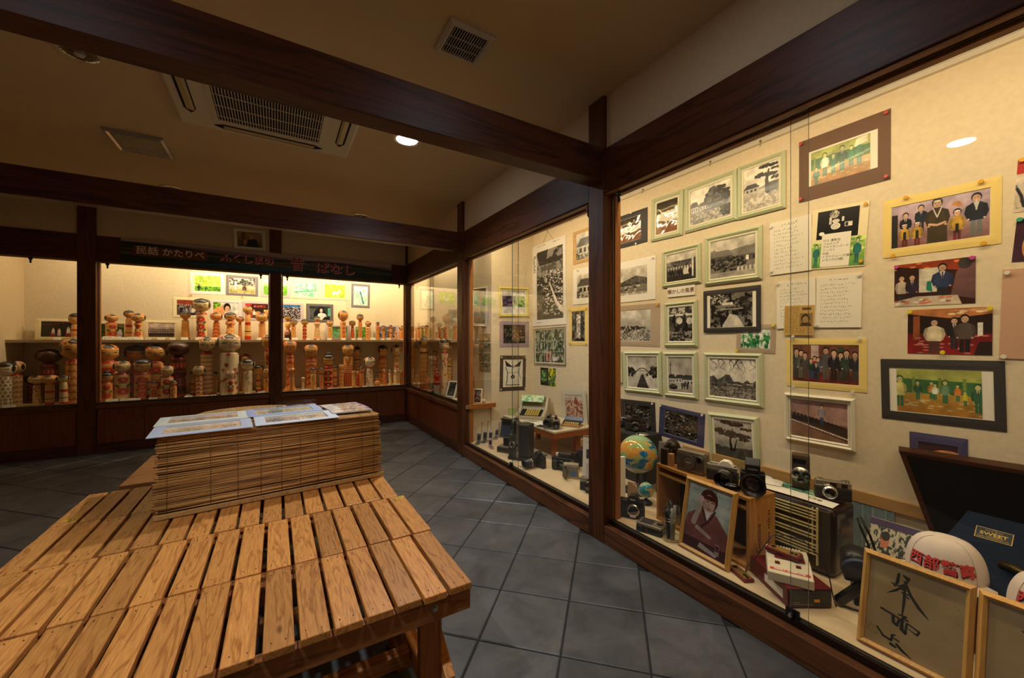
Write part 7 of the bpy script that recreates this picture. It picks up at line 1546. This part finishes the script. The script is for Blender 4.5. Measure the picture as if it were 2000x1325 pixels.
t = thing('game_controller', 'maroon game controller on case floor beside the crate corner', 'game controller', (1.700, .935, Z0), radians(-115)); M().box(-.055, .055, -.023, .023, 0, .014).build('case', MAROON, t, .004); M().box(-.048, .048, -.017, .017, .0142, .0148).build('gold_plate', mat('gold_plate', (190, 150, 80), .35, .6), t); M().cyl((.025, 0, .0148), .0065, .003, 12).cyl((.041, 0, .0148), .0065, .003, 12).box(-.043, -.026, -.003, .003, .0148, .018).box(-.038, -.031, -.009, .009, .0148, .018).build('control_buttons', BLACK, t)
t = thing('black_cable', 'black cable looping over the console to the crate', 'cable', (1.70, .78, FZ+.08)); M().tube([(.06, .16, -.15), (.03, .15, -.148), (-.02, .12, -.10), (-.03, .07, -.02), (0, .03, .070), (.03, -.01, .078), (.06, -.05, .072), (.085, -.10, .02), (.095, -.125, -.05), (.10, -.135, -.12), (.098, -.145, -.1505)], .0022, 6).build('cable_run', BLACK, t)
def gun_camera():
    t = thing('movie_camera', 'movie camera with big dark blue lens cap and black grip', 'camera', (1.86, .598, Z0), radians(-62))
    m = M().at((.005, .0, .165), rx=radians(22)); m.cyl((0, .05, 0), .045, -.07, 30, 0, 'Y'); m.build('lens_barrel', BLACK, t)
    m = M().at((.005, .0, .165), rx=radians(22)); m.lathe([(.049, -.018), (.0505, -.022), (.0505, -.03), (.047, -.034), (.001, -.034)], 36, 0, 'Y', caps=False); m.build('lens_cap', mat('cap_blue', (44, 54, 74), .5), t)
    text('Canon', .016, mat('cap_emboss', (30, 38, 54), .4), t, (.005, -.0325, .165+.0125), (pi/2+radians(22), -pi/2.2, 0), ext=.0006)
    M().box(-.03, .045, .01, .10, .09, .18).build('camera_body', BLACKL, t, .006)
    m = M().at((-.055, -.012, .012), ry=radians(40)); m.box(-.016, .016, -.014, .016, 0, .13); m.build('grip', BLACKG, t, .006)
    M().tube([(-.06, -.01, .012), (-.02, -.02, .004), (.03, -.02, .004), (.05, .01, .01), (.05, .05, .09)], .003, 6).build('wrist_strap', BLACK, t)
    M().box(.0, .05, .02, .09, 0, .09).build('foot', BLACK, t, .004)
gun_camera()
# phonograph, caps
def phonograph():
    t = thing('phonograph', 'portable phonograph with open dark wooden lid and blue lining', 'phonograph', (0, 0, 0)); dk = wood('walnut', (40, 20, 9), (84, 46, 22), 1, 7, .4, False, .4, spec=.2); bl = mat('blue_cloth', (22, 34, 52), .85, spec=.2, var=.2, nscale=150)
    M().box(1.915, 1.93, -.10, .50, Z0, .315).box(2.345, 2.36, -.10, .50, Z0, .315).box(1.93, 2.345, .485, .50, Z0, .315).box(1.93, 2.345, -.10, .485, Z0, .262).build('cabinet', dk, t, .001)
    m = M(); i = m.vs([(2.08, .482, .264), (2.08, -.1, .264), (2.335, -.1, .455), (2.335, .40, .455), (2.335, .482, .264), (2.335, -.1, .264)]); m.face([i, i+1, i+2, i+3]); m.face([i, i+3, i+4]); m.face([i+3, i+2, i+5, i+4]); m.face([i, i+4, i+5, i+1]); m.face([i+1, i+5, i+2]); m.build('lining_board', bl, t)
    tl, bl_ = (2.335, .602, .642), (2.335, .505, .320); m = M(); i = m.vs([bl_, tl, (2.335, -.1, .662), (2.335, -.1, .320), (2.39, .515, .320), (2.39, .617, .652), (2.39, -.1, .672), (2.39, -.1, .320)]); m.face([i+4, i+5, i+6, i+7]); m.face([i, i+4, i+5, i+1]); m.face([i+1, i+5, i+6, i+2]); m.face([i+3, i+7, i+4, i]); m.face([i+3, i+2, i+6, i+7]); m.face([i, i+1, i+2, i+3]); m.build('lid', dk, t, .003)
    M().quad([(2.3345, .487, .326), (2.3345, -.098, .326), (2.3345, -.098, .645), (2.3345, .578, .627)]).build('lid_lining', mat('dark_lining', (16, 9, 6), .7, spec=.15), t, fix=False)
    d_ = ray(1941, 1047); k_ = (.264-H-.191/.255*2.08)/(d_[2]-d_[0]*.191/.255); PLATE = Vector((d_[0]*k_, d_[1]*k_, H+d_[2]*k_))
    n = Vector((-.191, 0, .255)).normalized(); up = Vector((.255, 0, .191)).normalized(); c = PLATE+n*.001
    sl = math.atan2(.191, .255); rot = (sl, 0, -pi/2)
    P = M().box(-.062, .062, -.034, .034, 0, .0015).build('maker_plate_rim', mat('brass', (206, 176, 96), .3, .8), t, 0, c, rot); P.scale = (.72, .72, 1); q = M().box(-.059, .059, -.031, .031, .0014, .0022).build('maker_plate', mat('plate_teal', (20, 44, 62), .3), P)
    br = MATS['brass']; text('SWEET', .026, br, P, (0, -.002, .0024), (0, 0, 0), off=.0006, sx=1.15); text('PHONOGRAPH', .0075, br, P, (.006, -.0145, .0024), (0, 0, 0)); text('SWEET PHONOGRAPH CO.', .0085, br, P, (0, -.0235, .0024), (0, 0, 0)); text('TRADE        MARK', .0075, br, P, (0, .019, .0024), (0, 0, 0)); M().lathe([(.009, .0023), (.009, .003), (.0065, .003), (.0065, .0023)], 20, 0, c=(0, .0195, 0), caps=False).build('maker_emblem', br, P)
    M().lathe([(.115, .263), (.116, .272), (.112, .276), (.004, .277)], 36, c=(2.03, .13, 0)).build('turntable', mat('turntable_felt', (20, 40, 42), .9), t)
    M().tube([(2.19, .30, .30), (2.17, .29, .345), (2.14, .26, .352), (2.10, .20, .345), (2.07, .15, .325), (2.06, .12, .30)], .013, 10).build('tonearm', mat('bronze_arm', (96, 78, 40), .35, .8), t); M().cyl((2.06, .115, .28), .024, .03, 20).build('sound_box', mat('bronze_arm', (96, 78, 40)), t)
phonograph()
def cap(label, loc, rz_, sc=1):
    t = thing('baseball_cap', label, 'cap', loc, rz_); cm = mat('cap_white', (226, 210, 196), .85, var=.04, nscale=30)
    rx, ry, rz2 = .100*sc, .100*sc, .122*sc
    def dome(x, y_, z): return x, y_, z
    pr = [(cos(a)**.55 if cos(a) > 0 else .0, sin(a)**1.0) for a in np.linspace(0, pi/2*.985, 12)]
    M().lathe([(max(.001, a)*rx, b_*rz2+.004) for a, b_ in pr], 32, sy=.92).build('crown', cm, t)
    M().sph((0, 0, rz2+.002), .011, .011, .004, 14, 6).build('top_button', cm, t)
    m = M(); n = 18; P = []
    for lay in (0, 1):
        for k in range(n+1):
            a = radians(-75)+radians(150)*k/n
            for f in (0, 1): r_ = (.97 if not f else .97+.62*cos(a)**.6); P.append((rx*r_*sin(a)*(1 if not f else .98), -ry*.92*r_*cos(a), (.006+lay*.0025)-(.004*f)))
    i = m.vs(P)
    for lay in (0, 1):
        o = i+lay*(n+1)*2
        for k in range(n): m.face([o+2*k, o+2*k+1, o+2*k+3, o+2*k+2], 0, None, True)
    for k in range(n): m.face([i+2*k+1, i+2*k+3, i+(n+1)*2+2*k+3, i+(n+1)*2+2*k+1])
    m.build('brim', cm, t)
    st = mat('cap_seam', (206, 188, 172), .9)
    for a in (-.9, .9, 2.2, -2.2): M().tube([(rx*1.004*cos(e)**.55*sin(a), -ry*.924*cos(e)**.55*cos(a), sin(e)*rz2+.0045) for e in np.linspace(.05, 1.45, 12)], .0009, 4).build('seam', st, t)
    m = M().tube([(rx*1.006*.86*sin(a), -ry*.926*.86*cos(a), rz2*.56) for a in np.linspace(-1.0, 1.0, 16)], .0012, 4); m.build('piping', st, t)
    def fn(d):
        def f(x, y):
            a = x/rx; e = math.asin(min(.95, max(.02, (y+rz2*.38)/rz2))); r_ = cos(e)**.55; k = 1+d
            return (rx*r_*k*sin(a), -ry*.92*r_*k*cos(a), sin(e)*rz2+.004)
        return f
    text_on('西部警察', .045*sc, BLACK, t, (lambda f: lambda x, y: f(x+.0025, y-.003))(fn(.010)), .0016); text_on('西部警察', .045*sc, mat('cap_red', (216, 60, 60), .7), t, fn(.022), .0008)
cap('white cap with red lettering on the phonograph, wholly visible one', (1.995, .395, .3155), radians(-86))
cap('white cap with red lettering cut by right edge of the view', (1.945, .160, .3155), radians(-86), .95)
# left of the near case
def dslr():
    t = camera('black camera body without lens near the jamb', (1.727, 1.565, Z0), radians(-55), .15, .10, .05, BLACK, BLACKL, .034, .006, .015, .034, 0, CHROME, 'digital_camera', 'Canon', .5, grip=1)
    M().box(.0, .03, -.0335, -.0315, .012, .026).build('sensor_cover', mat('pale_pink', (226, 200, 206), .5), t)
dslr()
t = thing('kraft_tag', 'brown kraft tag with cord leaning on the lensless camera', 'tag', (1.785, 1.612, Z0), radians(-62)); t.rotation_euler.x = radians(-8); M().box(-.028, .028, -.001, .001, .075, .165).build('tag_card', mat('kraft_card', (176, 130, 84), .8), t); M().box(-.026, .026, .0015, .012, 0, .15).build('tag_holder', BLACK, t); M().tube([(.0, 0, .16), (.02, -.002, .15), (.036, 0, .115), (.05, .0, .10)], .0015, 5).build('tag_cord', WHITE, t)
def flat_cine():
    t = thing('movie_camera', 'flat cine camera lying down with silver top beside rail', 'camera', (1.690, 1.392, Z0), radians(-70)); M().box(-.066, .066, -.043, .043, 0, .034).build('body', BLACK, t, .004); M().box(-.065, .065, -.042, .042, .0345, .046).build('top_plate', SILVER, t, .003); M().box(-.05, .012, -.028, .03, .0462, .047).build('leather_panel', BLACKL, t); M().box(.03, .06, -.01, .012, .0462, .047).build('dark_window', BLACKG, t)
    M().lathe([(.014, -.043), (.014, -.047), (.010, -.047), (.009, -.044)], 20, 0, 'Y', (-.046, 0, .019), caps=False).build('lens_ring', DGREY, t); M().box(-.02, -.005, -.0445, -.0425, .012, .024).build('red_window', mat('dark_red', (110, 40, 30), .4), t)
flat_cine()
def jar():
    t = thing('storage_jar', 'clear glass jar with metal band holding film strips', 'jar', (1.7035, 1.282, Z0)); M().lathe([(.001, .002), (.042, .002), (.0445, .01), (.0445, .10), (.043, .105), (.0445, .112), (.0445, .165), (.0425, .166)], 28, caps=False).build('jar_glass', glassmat('jar_glass', (.93, .95, .93), .02), t)
    for z in (.014, .104, .116): M().lathe([(.0448, z), (.0462, z+.002), (.0448, z+.004)], 28, caps=False).build('metal_band', CHROME, t)
    rd = random.Random(3)
    for k in range(9): a, r_ = rd.uniform(0, 6.28), rd.uniform(.0, .026); x, y = r_*cos(a), r_*sin(a); m = M(); m.tube([(x*.7, y*.7, .006), (x*1.15, y*1.15, rd.uniform(.13, .20))], rd.uniform(.004, .008), 6); m.build('film_strip', [DGREY, GREY, BLACKG][k % 3], t)
jar()
# ------------------------------------------------------------------ middle case
def flip_phone(label, u, v, rz_, ant, col, sc=1.0):
    p = onz(u, v, Z0); t = thing('mobile_phone', label, 'phone', (p.x, p.y, Z0), rz_); cm = mat('phone_%d_%d_%d' % col, col, .35, .3)
    M().box(-.024*sc, .024*sc, -.085*sc, 0, 0, .016).build('keypad_half', cm, t, .004); m = M().at((0, 0, .008), rx=radians(-14)); m.box(-.024*sc, .024*sc, -.006, .006, 0, .105*sc); m.build('screen_half', cm, t, .004)
    m = M().at((0, 0, .008), rx=radians(-14)); m.box(-.017*sc, .017*sc, -.0072, -.0055, .03*sc, .085*sc); m.build('screen', mat('lcd_dark', (50, 54, 56), .15), t); M().box(-.018*sc, .018*sc, -.075*sc, -.015, .0162, .0172).build('keypad', DGREY, t)
    if ant: M().tube([(.02*sc, .01, .09*sc), (.024*sc, .03, .14*sc), (.026*sc, .045, .235*sc)], .0022, 6).tube([(.0258*sc, .0445, .222*sc), (.0264*sc, .047, .24*sc)], .004, 6).build('antenna', BLACK, t)
flip_phone('grey flip phone with raised antenna, nearest the side post', 935, 866, radians(-42), True, (120, 116, 108), .82); flip_phone('dark grey flip phone with raised antenna, second from the side post', 947, 863, radians(-42), True, (96, 94, 88), .82); flip_phone('silver flip phone without antenna, third from the side post', 958, 861.5, radians(-42), False, (170, 166, 156), .82); flip_phone('light grey flip phone with raised antenna, fourth from the side post', 970, 856, radians(-42), True, (150, 146, 138), .82)
flip_phone('pink flip phone lying before the others', 958, 875, radians(-10), False, (196, 160, 166), .7)
def viewer():
    t = thing('film_viewer', 'grey film editing viewer with tilted dark screen', 'film viewer', (1.785, 3.06, Z0), radians(-62)); g = mat('viewer_grey', (110, 106, 94), .45)
    M().box(-.075, .075, -.06, .06, 0, .055, 0, .006, .004).build('base', g, t, .004); M().box(-.07, .07, -.0612, -.0595, .012, .045).build('control_panel', mat('dark_panel', (46, 38, 34), .4), t); M().box(-.03, .03, -.02, .03, .055, .12).build('neck', BLACK, t, .003)
    m = M().at((0, .01, .115), rx=radians(-14)); m.ring(.15, .16, .012, -.05, .04, 0, None, -.01) if False else m.box(-.075, .075, -.03, .045, 0, .165); m.build('screen_hood', g, t, .006)
    m = M().at((0, .01, .115), rx=radians(-14)); m.box(-.064, .064, -.0315, -.029, .014, .150); m.build('screen', mat('viewer_screen', (56, 66, 84), .1, spec=.8), t); M().box(-.012, -.004, -.04, -.02, .05, .075).build('film_gate', CHROME, t); m = M().at((0, .0, .285)); m.box(-.06, .06, -.02, .02, 0, .012); m.build('carry_handle', BLACK, t, .004)
viewer()
def projector():
    t = thing('film_projector', 'dark upright film projector with silver bar and round reel cover', 'projector', (1.775, 2.815, Z0), radians(-58)); dk = mat('projector_dark', (46, 46, 44), .45)
    M().box(-.09, .10, -.065, .075, 0, .03).build('base', BLACK, t, .004); M().box(-.085, -.01, -.06, .07, .03, .21).build('mechanism_box', mat('projector_olive', (70, 66, 54), .45), t, .004); M().box(-.008, .095, -.05, .07, .03, .30).build('lamp_house', dk, t, .008); M().box(-.012, .012, -.064, -.048, .02, .315).build('silver_bar', SILVER, t, .003)
    M().lathe([(.024, -.06), (.026, -.078), (.022, -.08), (.018, -.07)], 24, 0, 'Y', (-.045, 0, .13), caps=False).build('lens_ring', CHROME, t); M().lathe([(.019, -.072), (.001, -.074)], 20, 0, 'Y', (-.045, 0, .13), caps=False).build('lens_glass', LENSG, t)
    M().lathe([(.066, -.012), (.07, 0), (.066, .012)], 30, 0, 'X', (-.05, .0, .275)).build('reel_cover', mat('smoked_plastic', (44, 48, 40), .12, spec=.8), t); M().cyl((-.0, -.0655, .13), .011, -.004, 16, 0, 'Y').build('speed_dial', BLACK, t); M().box(-.03, -.014, -.063, -.059, .07, .078).build('red_switch', RED, t); M().cyl((-.0, -.0655, .06), .008, -.006, 14, 0, 'Y').build('control_knob', CHROME, t)
projector()
camera('black reflex camera with long zoom lens tilted down, middle case', (1.79, 2.565, Z0), radians(-88), .14, .09, .04, BLACK, BLACKL, .032, .13, 0, .032, lz=.5)
def camcorder_big():
    t = thing('camcorder', 'bulky black camcorder with top handle, middle case', 'camcorder', (1.935, 2.41, Z0), radians(-62)); M().box(-.10, .10, -.05, .06, 0, .095).build('body', BLACK, t, .008); M().box(-.085, -.045, -.072, -.048, .0, .075).build('hand_grip', BLACKL, t, .008); M().box(-.06, .05, -.02, .02, .096, .122).build('top_handle', DGREY, t, .004); M().box(-.078, -.055, -.02, .012, .096, .118).build('accessory_shoe', OFFW, t, .001); M().box(.055, .095, -.03, .03, .096, .14).build('finder_block', BLACK, t, .004); M().lathe([(.026, -.05), (.028, -.075), (.022, -.078)], 22, 0, 'Y', (-.005, 0, .055), caps=False).build('lens_ring', BLACKG, t); M().lathe([(.023, -.072), (.001, -.074)], 20, 0, 'Y', (-.005, 0, .055), caps=False).build('lens_glass', LENSG, t); M().box(.06, .09, -.0515, -.0495, .03, .085).build('side_panel', GREY, t)
camcorder_big()
def camcorder_flip():
    t = thing('camcorder', 'small silver camcorder with opened screen and blue sticker', 'camcorder', (1.845, 2.235, Z0), radians(-48)); sv = mat('camcorder_silver', (186, 176, 150), .35, .4); M().box(-.055, .055, -.025, .025, 0, .105).build('body', sv, t, .004); M().box(-.025, .052, -.0262, -.0245, .012, .088).build('side_plate', GREY, t, .001); M().cyl((.02, -.0265, .038), .019, -.0008, 22, 0, 'Y').build('blue_sticker', mat('sticker_blue', (60, 110, 160), .4), t); m = M().at((-.055, -.025, .012), rz=radians(-58)); m.box(0, .075, -.006, 0, 0, .072); m.build('flip_screen', DGREY, t, .002); M().cyl((-.04, -.025, .088), .013, -.012, 18, 0, 'Y').build('lens_ring', CHROME, t)
camcorder_flip()
t = thing('white_paper', 'small crumpled white paper on case floor beside zoom lens', 'paper', (1.722, 2.63, Z0+.0006), .3); m = M(); rd = random.Random(2); i = m.vs([(x*.03, y*.022, .002+rd.uniform(0, .006)) for y in (-2, -1, 0, 1, 2) for x in (-2, -1, 0, 1, 2)]+[(x*.03, y*.022, 0) for y in (-2, 2) for x in (-2, 2)]); [m.face([i+5*a+b, i+5*a+b+1, i+5*a+b+6, i+5*a+b+5]) for a in range(4) for b in range(4)]; m.face([i+25, i+26, i+28, i+27]); m.build('paper_sheet', PAPER, t)
t = thing('display_board', 'white display board with old photos standing beside the post', 'board', (1.865, 2.035, Z0), radians(-66)); t.rotation_euler.x = radians(-3); M().box(-.075, .075, 0, .012, 0, .335).build('board', mat('board_edge', (170, 112, 56), .6), t, .001); cb = Cv(90, 200, (232, 228, 216)); cb.rect(.08, .55, .4, .75, (90, 88, 84)); cb.thresh(3, 10, .5, cb.box(.08, .55, .4, .75), (130, 126, 120), (60, 58, 56)); cb.rect(.08, .16, .4, .45, (206, 202, 192)); cb.line([(.15, .2), (.15, .4)], .012, (80, 76, 70)); cb.scribble(.06, .88, .3, .92, 3, 1, (90, 86, 80), .008); M().quad([(-.074, -.0006, .002), (.074, -.0006, .002), (.074, -.0006, .325), (-.074, -.0006, .325)]).build('board_print', imgmat('art_board', cb.arr(), .5), t, fix=False)
camera('black camera with round lens half hidden by the near post', (1.800, 1.985, Z0), radians(-52), .13, .085, .04, SILVER, BLACKL, .034, .045, .0, 0)
def polaroid():
    t0 = thing('black_case', 'black carrying case under the folding camera, middle case', 'case', (2.16, 2.36, Z0), radians(-62)); M().box(-.10, .10, -.07, .07, 0, .135).build('case_body', BLACKL, t0, .008); M().lathe([(.09, .1355), (.092, .139), (.09, .142)], 30).build('red_tray', mat('tray_red', (130, 46, 36), .4), t0)
    t = thing('film_camera', 'folding instant camera with chrome frame on red tray', 'camera', (2.16, 2.36, Z0+.1425), radians(-62)); M().box(-.085, .085, -.02, .05, 0, .085).build('body', BLACKL, t, .008); M().box(-.03, .085, -.05, -.02, .0, .065).build('front_standard', SILVER, t, .003); M().lathe([(.026, -.05), (.026, -.062), (.02, -.062), (.018, -.055)], 24, 0, 'Y', (.035, 0, .035), caps=False).build('lens_ring', CHROME, t); M().lathe([(.018, -.056), (.001, -.058)], 20, 0, 'Y', (.035, 0, .035), caps=False).build('lens_glass', LENSG, t); M().box(-.08, -.04, -.045, -.02, .01, .075).build('hand_grip', mat('kraft_card', (176, 130, 84)), t, .004); m = M().tube([(-.02, -.03, .086), (-.02, -.05, .11), (.06, -.05, .11), (.06, -.03, .086)], .003, 6); m.build('chrome_frame', CHROME, t); M().box(.03, .08, -.02, .03, .086, .125).build('finder_block', GREY, t, .003)
polaroid()
DZ = .372
def desk():
    t = thing('side_desk', 'small wooden desk at back of the middle case', 'desk', (2.165, 2.995, Z0), -pi/2); wm = wood('desk_orange', (136, 66, 24), (186, 100, 42), 0, 8, .35, False, .4); L, D = .85, .44; h = DZ-Z0
    M().box(-L/2, L/2, -D/2, D/2, h-.014, h).build('desktop', mat('desk_cover', (206, 190, 160), .6), t, .001); M().box(-L/2+.004, L/2-.004, -D/2+.004, -D/2+.02, h-.06, h-.0145).box(-L/2+.004, -L/2+.02, -D/2+.02, D/2-.004, h-.06, h-.0145).box(L/2-.02, L/2-.004, -D/2+.02, D/2-.004, h-.06, h-.0145).build('apron', wm, t)
    for sx in (-1, 1):
        for sy in (-1, 1): M().box(sx*(L/2-.13)-.018, sx*(L/2-.13)+.018, sy*(D/2-.10)-.018, sy*(D/2-.10)+.018, 0, h-.0605).build('leg', wm, t)
desk()
def register():
    t = thing('calculating_machine', 'beige calculating machine with black and yellow keys and green paper', 'machine', (2.165, 3.20, DZ+.0005), radians(-48)); be = mat('machine_beige', (176, 164, 136), .5)
    prof = [(-.15, 0), (.15, 0), (.15, .17), (.10, .185), (.05, .16), (-.01, .085), (-.15, .035)]; M().prism(prof, -.14, -.115, 0, 'YZ').prism(prof, .115, .14, 0, 'YZ').build('side_cheek', be, t, .003); q = [(-.15, .002), (.14, .002), (.14, .15), (.06, .145), (.0, .075), (-.15, .028)]; M().prism(q, -.1145, .1145, 0, 'YZ').build('casing', be, t)
    kb = M().at((0, -.075, .0535), rx=math.atan2(.047, .15)); kb.box(-.105, .105, -.065, .06, -.001, .003); kb.build('key_bed', BLACK, t)
    ky = mat('key_yellow', (206, 176, 90), .4); kd = mat('key_black', (30, 28, 26), .4); protos = {}
    for i_ in range(9):
        for j in range(6):
            mm = kd if i_ in (0, 1, 8) else ky
            if mm not in protos: m = M(); m.box(-.009, .009, -.0075, .0075, 0, .008, 0, .002, .002); protos[mm] = m.build('key', mm, t); o = protos[mm]
            else: o = protos[mm].copy(); COL.objects.link(o)
            a = math.atan2(.047, .15); y = -.055+.021*j; o.location = (-.092+.023*i_, -.075+y*cos(a), .0535+y*sin(a)+.003); o.rotation_euler = (a, 0, 0)
    m = M(); n = 8; A = [(-.03+.005*k-.0, .10+.105*sin(pi*.5*k/n)) for k in range(n+1)]; P = [(.10, .13), (.085, .185), (.06, .205), (.03, .20), (.0, .175), (-.02, .15)]; i = m.vs([(x, y, z) for y, z in P for x in (-.125, .105)])
    for k in range(5): m.face([i+2*k, i+2*k+1, i+2*k+3, i+2*k+2], 0, ((0, k/5), (1, k/5), (1, (k+1)/5), (0, (k+1)/5)), True)
    cg = Cv(120, 80, (206, 220, 176)); cg.thresh(5, 8, .55, cg.Y > .5, (120, 176, 130)); cg.scribble(.1, .1, 1.4, .5, 4, 3, (110, 140, 110), .008); m.build('green_paper', imgmat('art_greenpaper', cg.arr(), .7), t, fix=False)
register()
t = thing('green_box', 'pale green box standing at left end of the desk', 'box', (2.02, 3.375, DZ+.0005), -.3); M().box(-.03, .03, -.018, .018, 0, .075).build('carton', mat('carton_green', (170, 184, 110), .6), t, .001)
cbk = Cv(160, 100, (232, 228, 216)); cbk.rect(.1, .2, .72, .8, (120, 116, 110)); cbk.thresh(5, 9, .5, cbk.box(.1, .2, .72, .8), (170, 166, 158), (70, 68, 66)); cbk.scribble(.9, .1, 1.5, .9, 5, 7, (90, 86, 80), .01)
sheet('open_booklet', 'open black and white booklet lying on the desk', 'booklet', ((1.975, 3.10), (1.975, 2.86), (2.08, 2.82), (2.08, 3.02)), DZ+.001, cbk, 'art_booklet', bow=.006)
def camcorder_small(label, loc, rz_, col, key):
    t = thing('camcorder', label, 'camcorder', loc, rz_); cm = mat(key, col, .4, .2); M().box(-.028, .028, -.03, .07, 0, .075).build('body', cm, t, .008); M().lathe([(.03, -.03), (.034, -.065), (.027, -.068), (.024, -.05)], 24, 0, 'Y', (0, 0, .042), caps=False).build('lens_barrel', DGREY, t); M().lathe([(.0255, -.055), (.001, -.058)], 20, 0, 'Y', (0, 0, .042), caps=False).build('lens_glass', LENSG, t); M().box(-.012, .012, -.01, .09, .0755, .095).build('finder_block', BLACK, t, .004); M().box(.0285, .034, -.02, .06, .01, .07).build('screen_door', GREY, t, .002)
camcorder_small('dark camcorder with wide lens at front of the desk', (2.035, 2.775, DZ+.0005), radians(-50), (70, 66, 58), 'camcorder_dark'); camcorder_small('bronze camcorder with upright lens beside the dark camcorder', (2.05, 2.685, DZ+.0005), radians(-38), (140, 124, 96), 'camcorder_bronze')
t = thing('binoculars', 'small dark binoculars behind the bronze camcorder', 'binoculars', (2.15, 2.86, DZ+.0005), radians(-20)); [M().at((x, 0, .03)).lathe([(.022, -.05), (.024, -.01), (.018, .03), (.016, .05)], 18, 0, 'Y').build('barrel', BLACKL, t) for x in (-.026, .026)]; M().box(-.01, .01, -.02, .03, .024, .04).build('bridge', BLACK, t, .002); M().box(-.04, .04, -.03, .02, 0, .01).build('rest', BLACK, t)
for lab, x, y, rz_, col in (('dark notebook at front edge of the desk', 1.985, 2.79, radians(-70), (48, 44, 40)), ('grey electronic notebook at front corner of the desk', 1.985, 2.69, radians(-64), (120, 116, 108))):
    t = thing('electronic_notebook', lab, 'device', (x, y, DZ+.0005), rz_); M().box(-.045, .045, -.028, .028, 0, .009).build('cover', mat('cover_%d' % col[0], col, .4), t, .002); M().box(-.036, .036, -.020, .020, .0092, .0098).build('screen', mat('lcd_dark', (50, 54, 56), .15) if col[0] < 90 else DGREY, t)
def watch_box():
    t = thing('watch_box', 'open black presentation box with small gold pieces on desk', 'box', (2.215, 2.68, DZ+.0005), radians(-60)); M().box(-.085, .085, -.045, .045, 0, .018).build('tray', mat('kraft_card', (176, 130, 84)), t, .001); m = M().at((0, .0, .019), rx=radians(24)); m.box(-.082, .082, -.042, .05, 0, .006); m.build('pad', BLACK, t, .001); m = M().at((0, .048, .03), rx=radians(-35)); m.box(-.085, .085, 0, .012, 0, .05); m.build('lid', BLACK, t, .001); gd = mat('gold_piece', (222, 196, 130), .3, .7); m = M().at((0, 0, .0255), rx=radians(24)); [m.box(-.06+.019*k, -.048+.019*k, -.018, .014, 0, .004) for k in range(7)]; tag(m.build('gold_pieces', gd, t), kind='stuff')
watch_box()
W_('brown peak photo on clear backing leaning behind the desk items', 'picture', ('x', 2.385), (1098, 760, 824, 1146, 763, 828), 'card', mat('mount_clear', (206, 200, 180), .3), 'brownpeak', (.14, .16), thick=.005)
# side case front: leaning picture, papers and ledge things
def side_items():
    t = thing('framed_photo', 'white framed grey photo leaning in the side doll case', 'picture', (1.660, 4.115, CZ+.0008), radians(-62)); t.rotation_euler.x = radians(-20); M().at((0, 0, .095)).ring(.135, .19, .018, -.008, .004, 0, None, -.003).build('frame', mat('frame_white', (232, 226, 206)), t); c_ = art('debris', .75, 21); M().quad([(-.05, 0, .018), (.05, 0, .018), (.05, 0, .172), (-.05, 0, .172)]).build('print', imgmat('art_side', c_.arr(), .2, .3), t, fix=False); M().box(-.06, .06, .0045, .008, .008, .182).build('backing', PINE, t)
    t = thing('wooden_easel', 'tall brown wooden picture frame seen edge on in side case', 'frame', (1.795, 3.98, CZ+.0006), radians(-30)); t.rotation_euler.x = radians(-12); M().at((0, 0, .16)).ring(.20, .32, .022, -.012, .008).build('frame', wood('easel_wood', (120, 66, 26), (170, 104, 48), 2, 8, .4, False, .4), t); M().box(-.09, .09, .0, .004, .012, .308).build('canvas', PAPER, t)
    t = thing('framed_photo', 'small pale framed photo standing on the ledge end', 'picture', (1.735, 3.575, CZ+.0008), radians(-48)); t.rotation_euler.x = radians(-10); M().at((0, 0, .075)).ring(.10, .15, .013, -.007, .004).build('frame', mat('frame_cream', (226, 196, 150), .5), t); c_ = art('greycrowd', .66, 5); M().quad([(-.038, 0, .013), (.038, 0, .013), (.038, 0, .137), (-.038, 0, .137)]).build('print', imgmat('art_ledge', c_.arr(), .2, .3), t, fix=False); M().box(-.045, .045, .0045, .007, .006, .144).build('backing', PINE, t)
    t = thing('cloth_bundle', 'small white and blue wrapped bundle on the ledge end', 'bundle', (1.80, 3.60, CZ+.0006), .3); m = M(); m.sph((0, 0, .02), .045, .03, .02, 14, 8); m.sph((.03, .005, .016), .03, .024, .016, 12, 6); m.build('bundle_cloth', mat('bundle_cloth', (206, 206, 204), .8, var=.25, nscale=60), t)
    t = thing('paper_card', 'white card lying at foot of the leaning picture', 'card', (1.66, 3.97, CZ+.0006), radians(-60)); t.rotation_euler.x = radians(0); M().box(-.05, .05, -.03, .03, 0, .002).build('card_sheet', PAPER, t)
side_items()
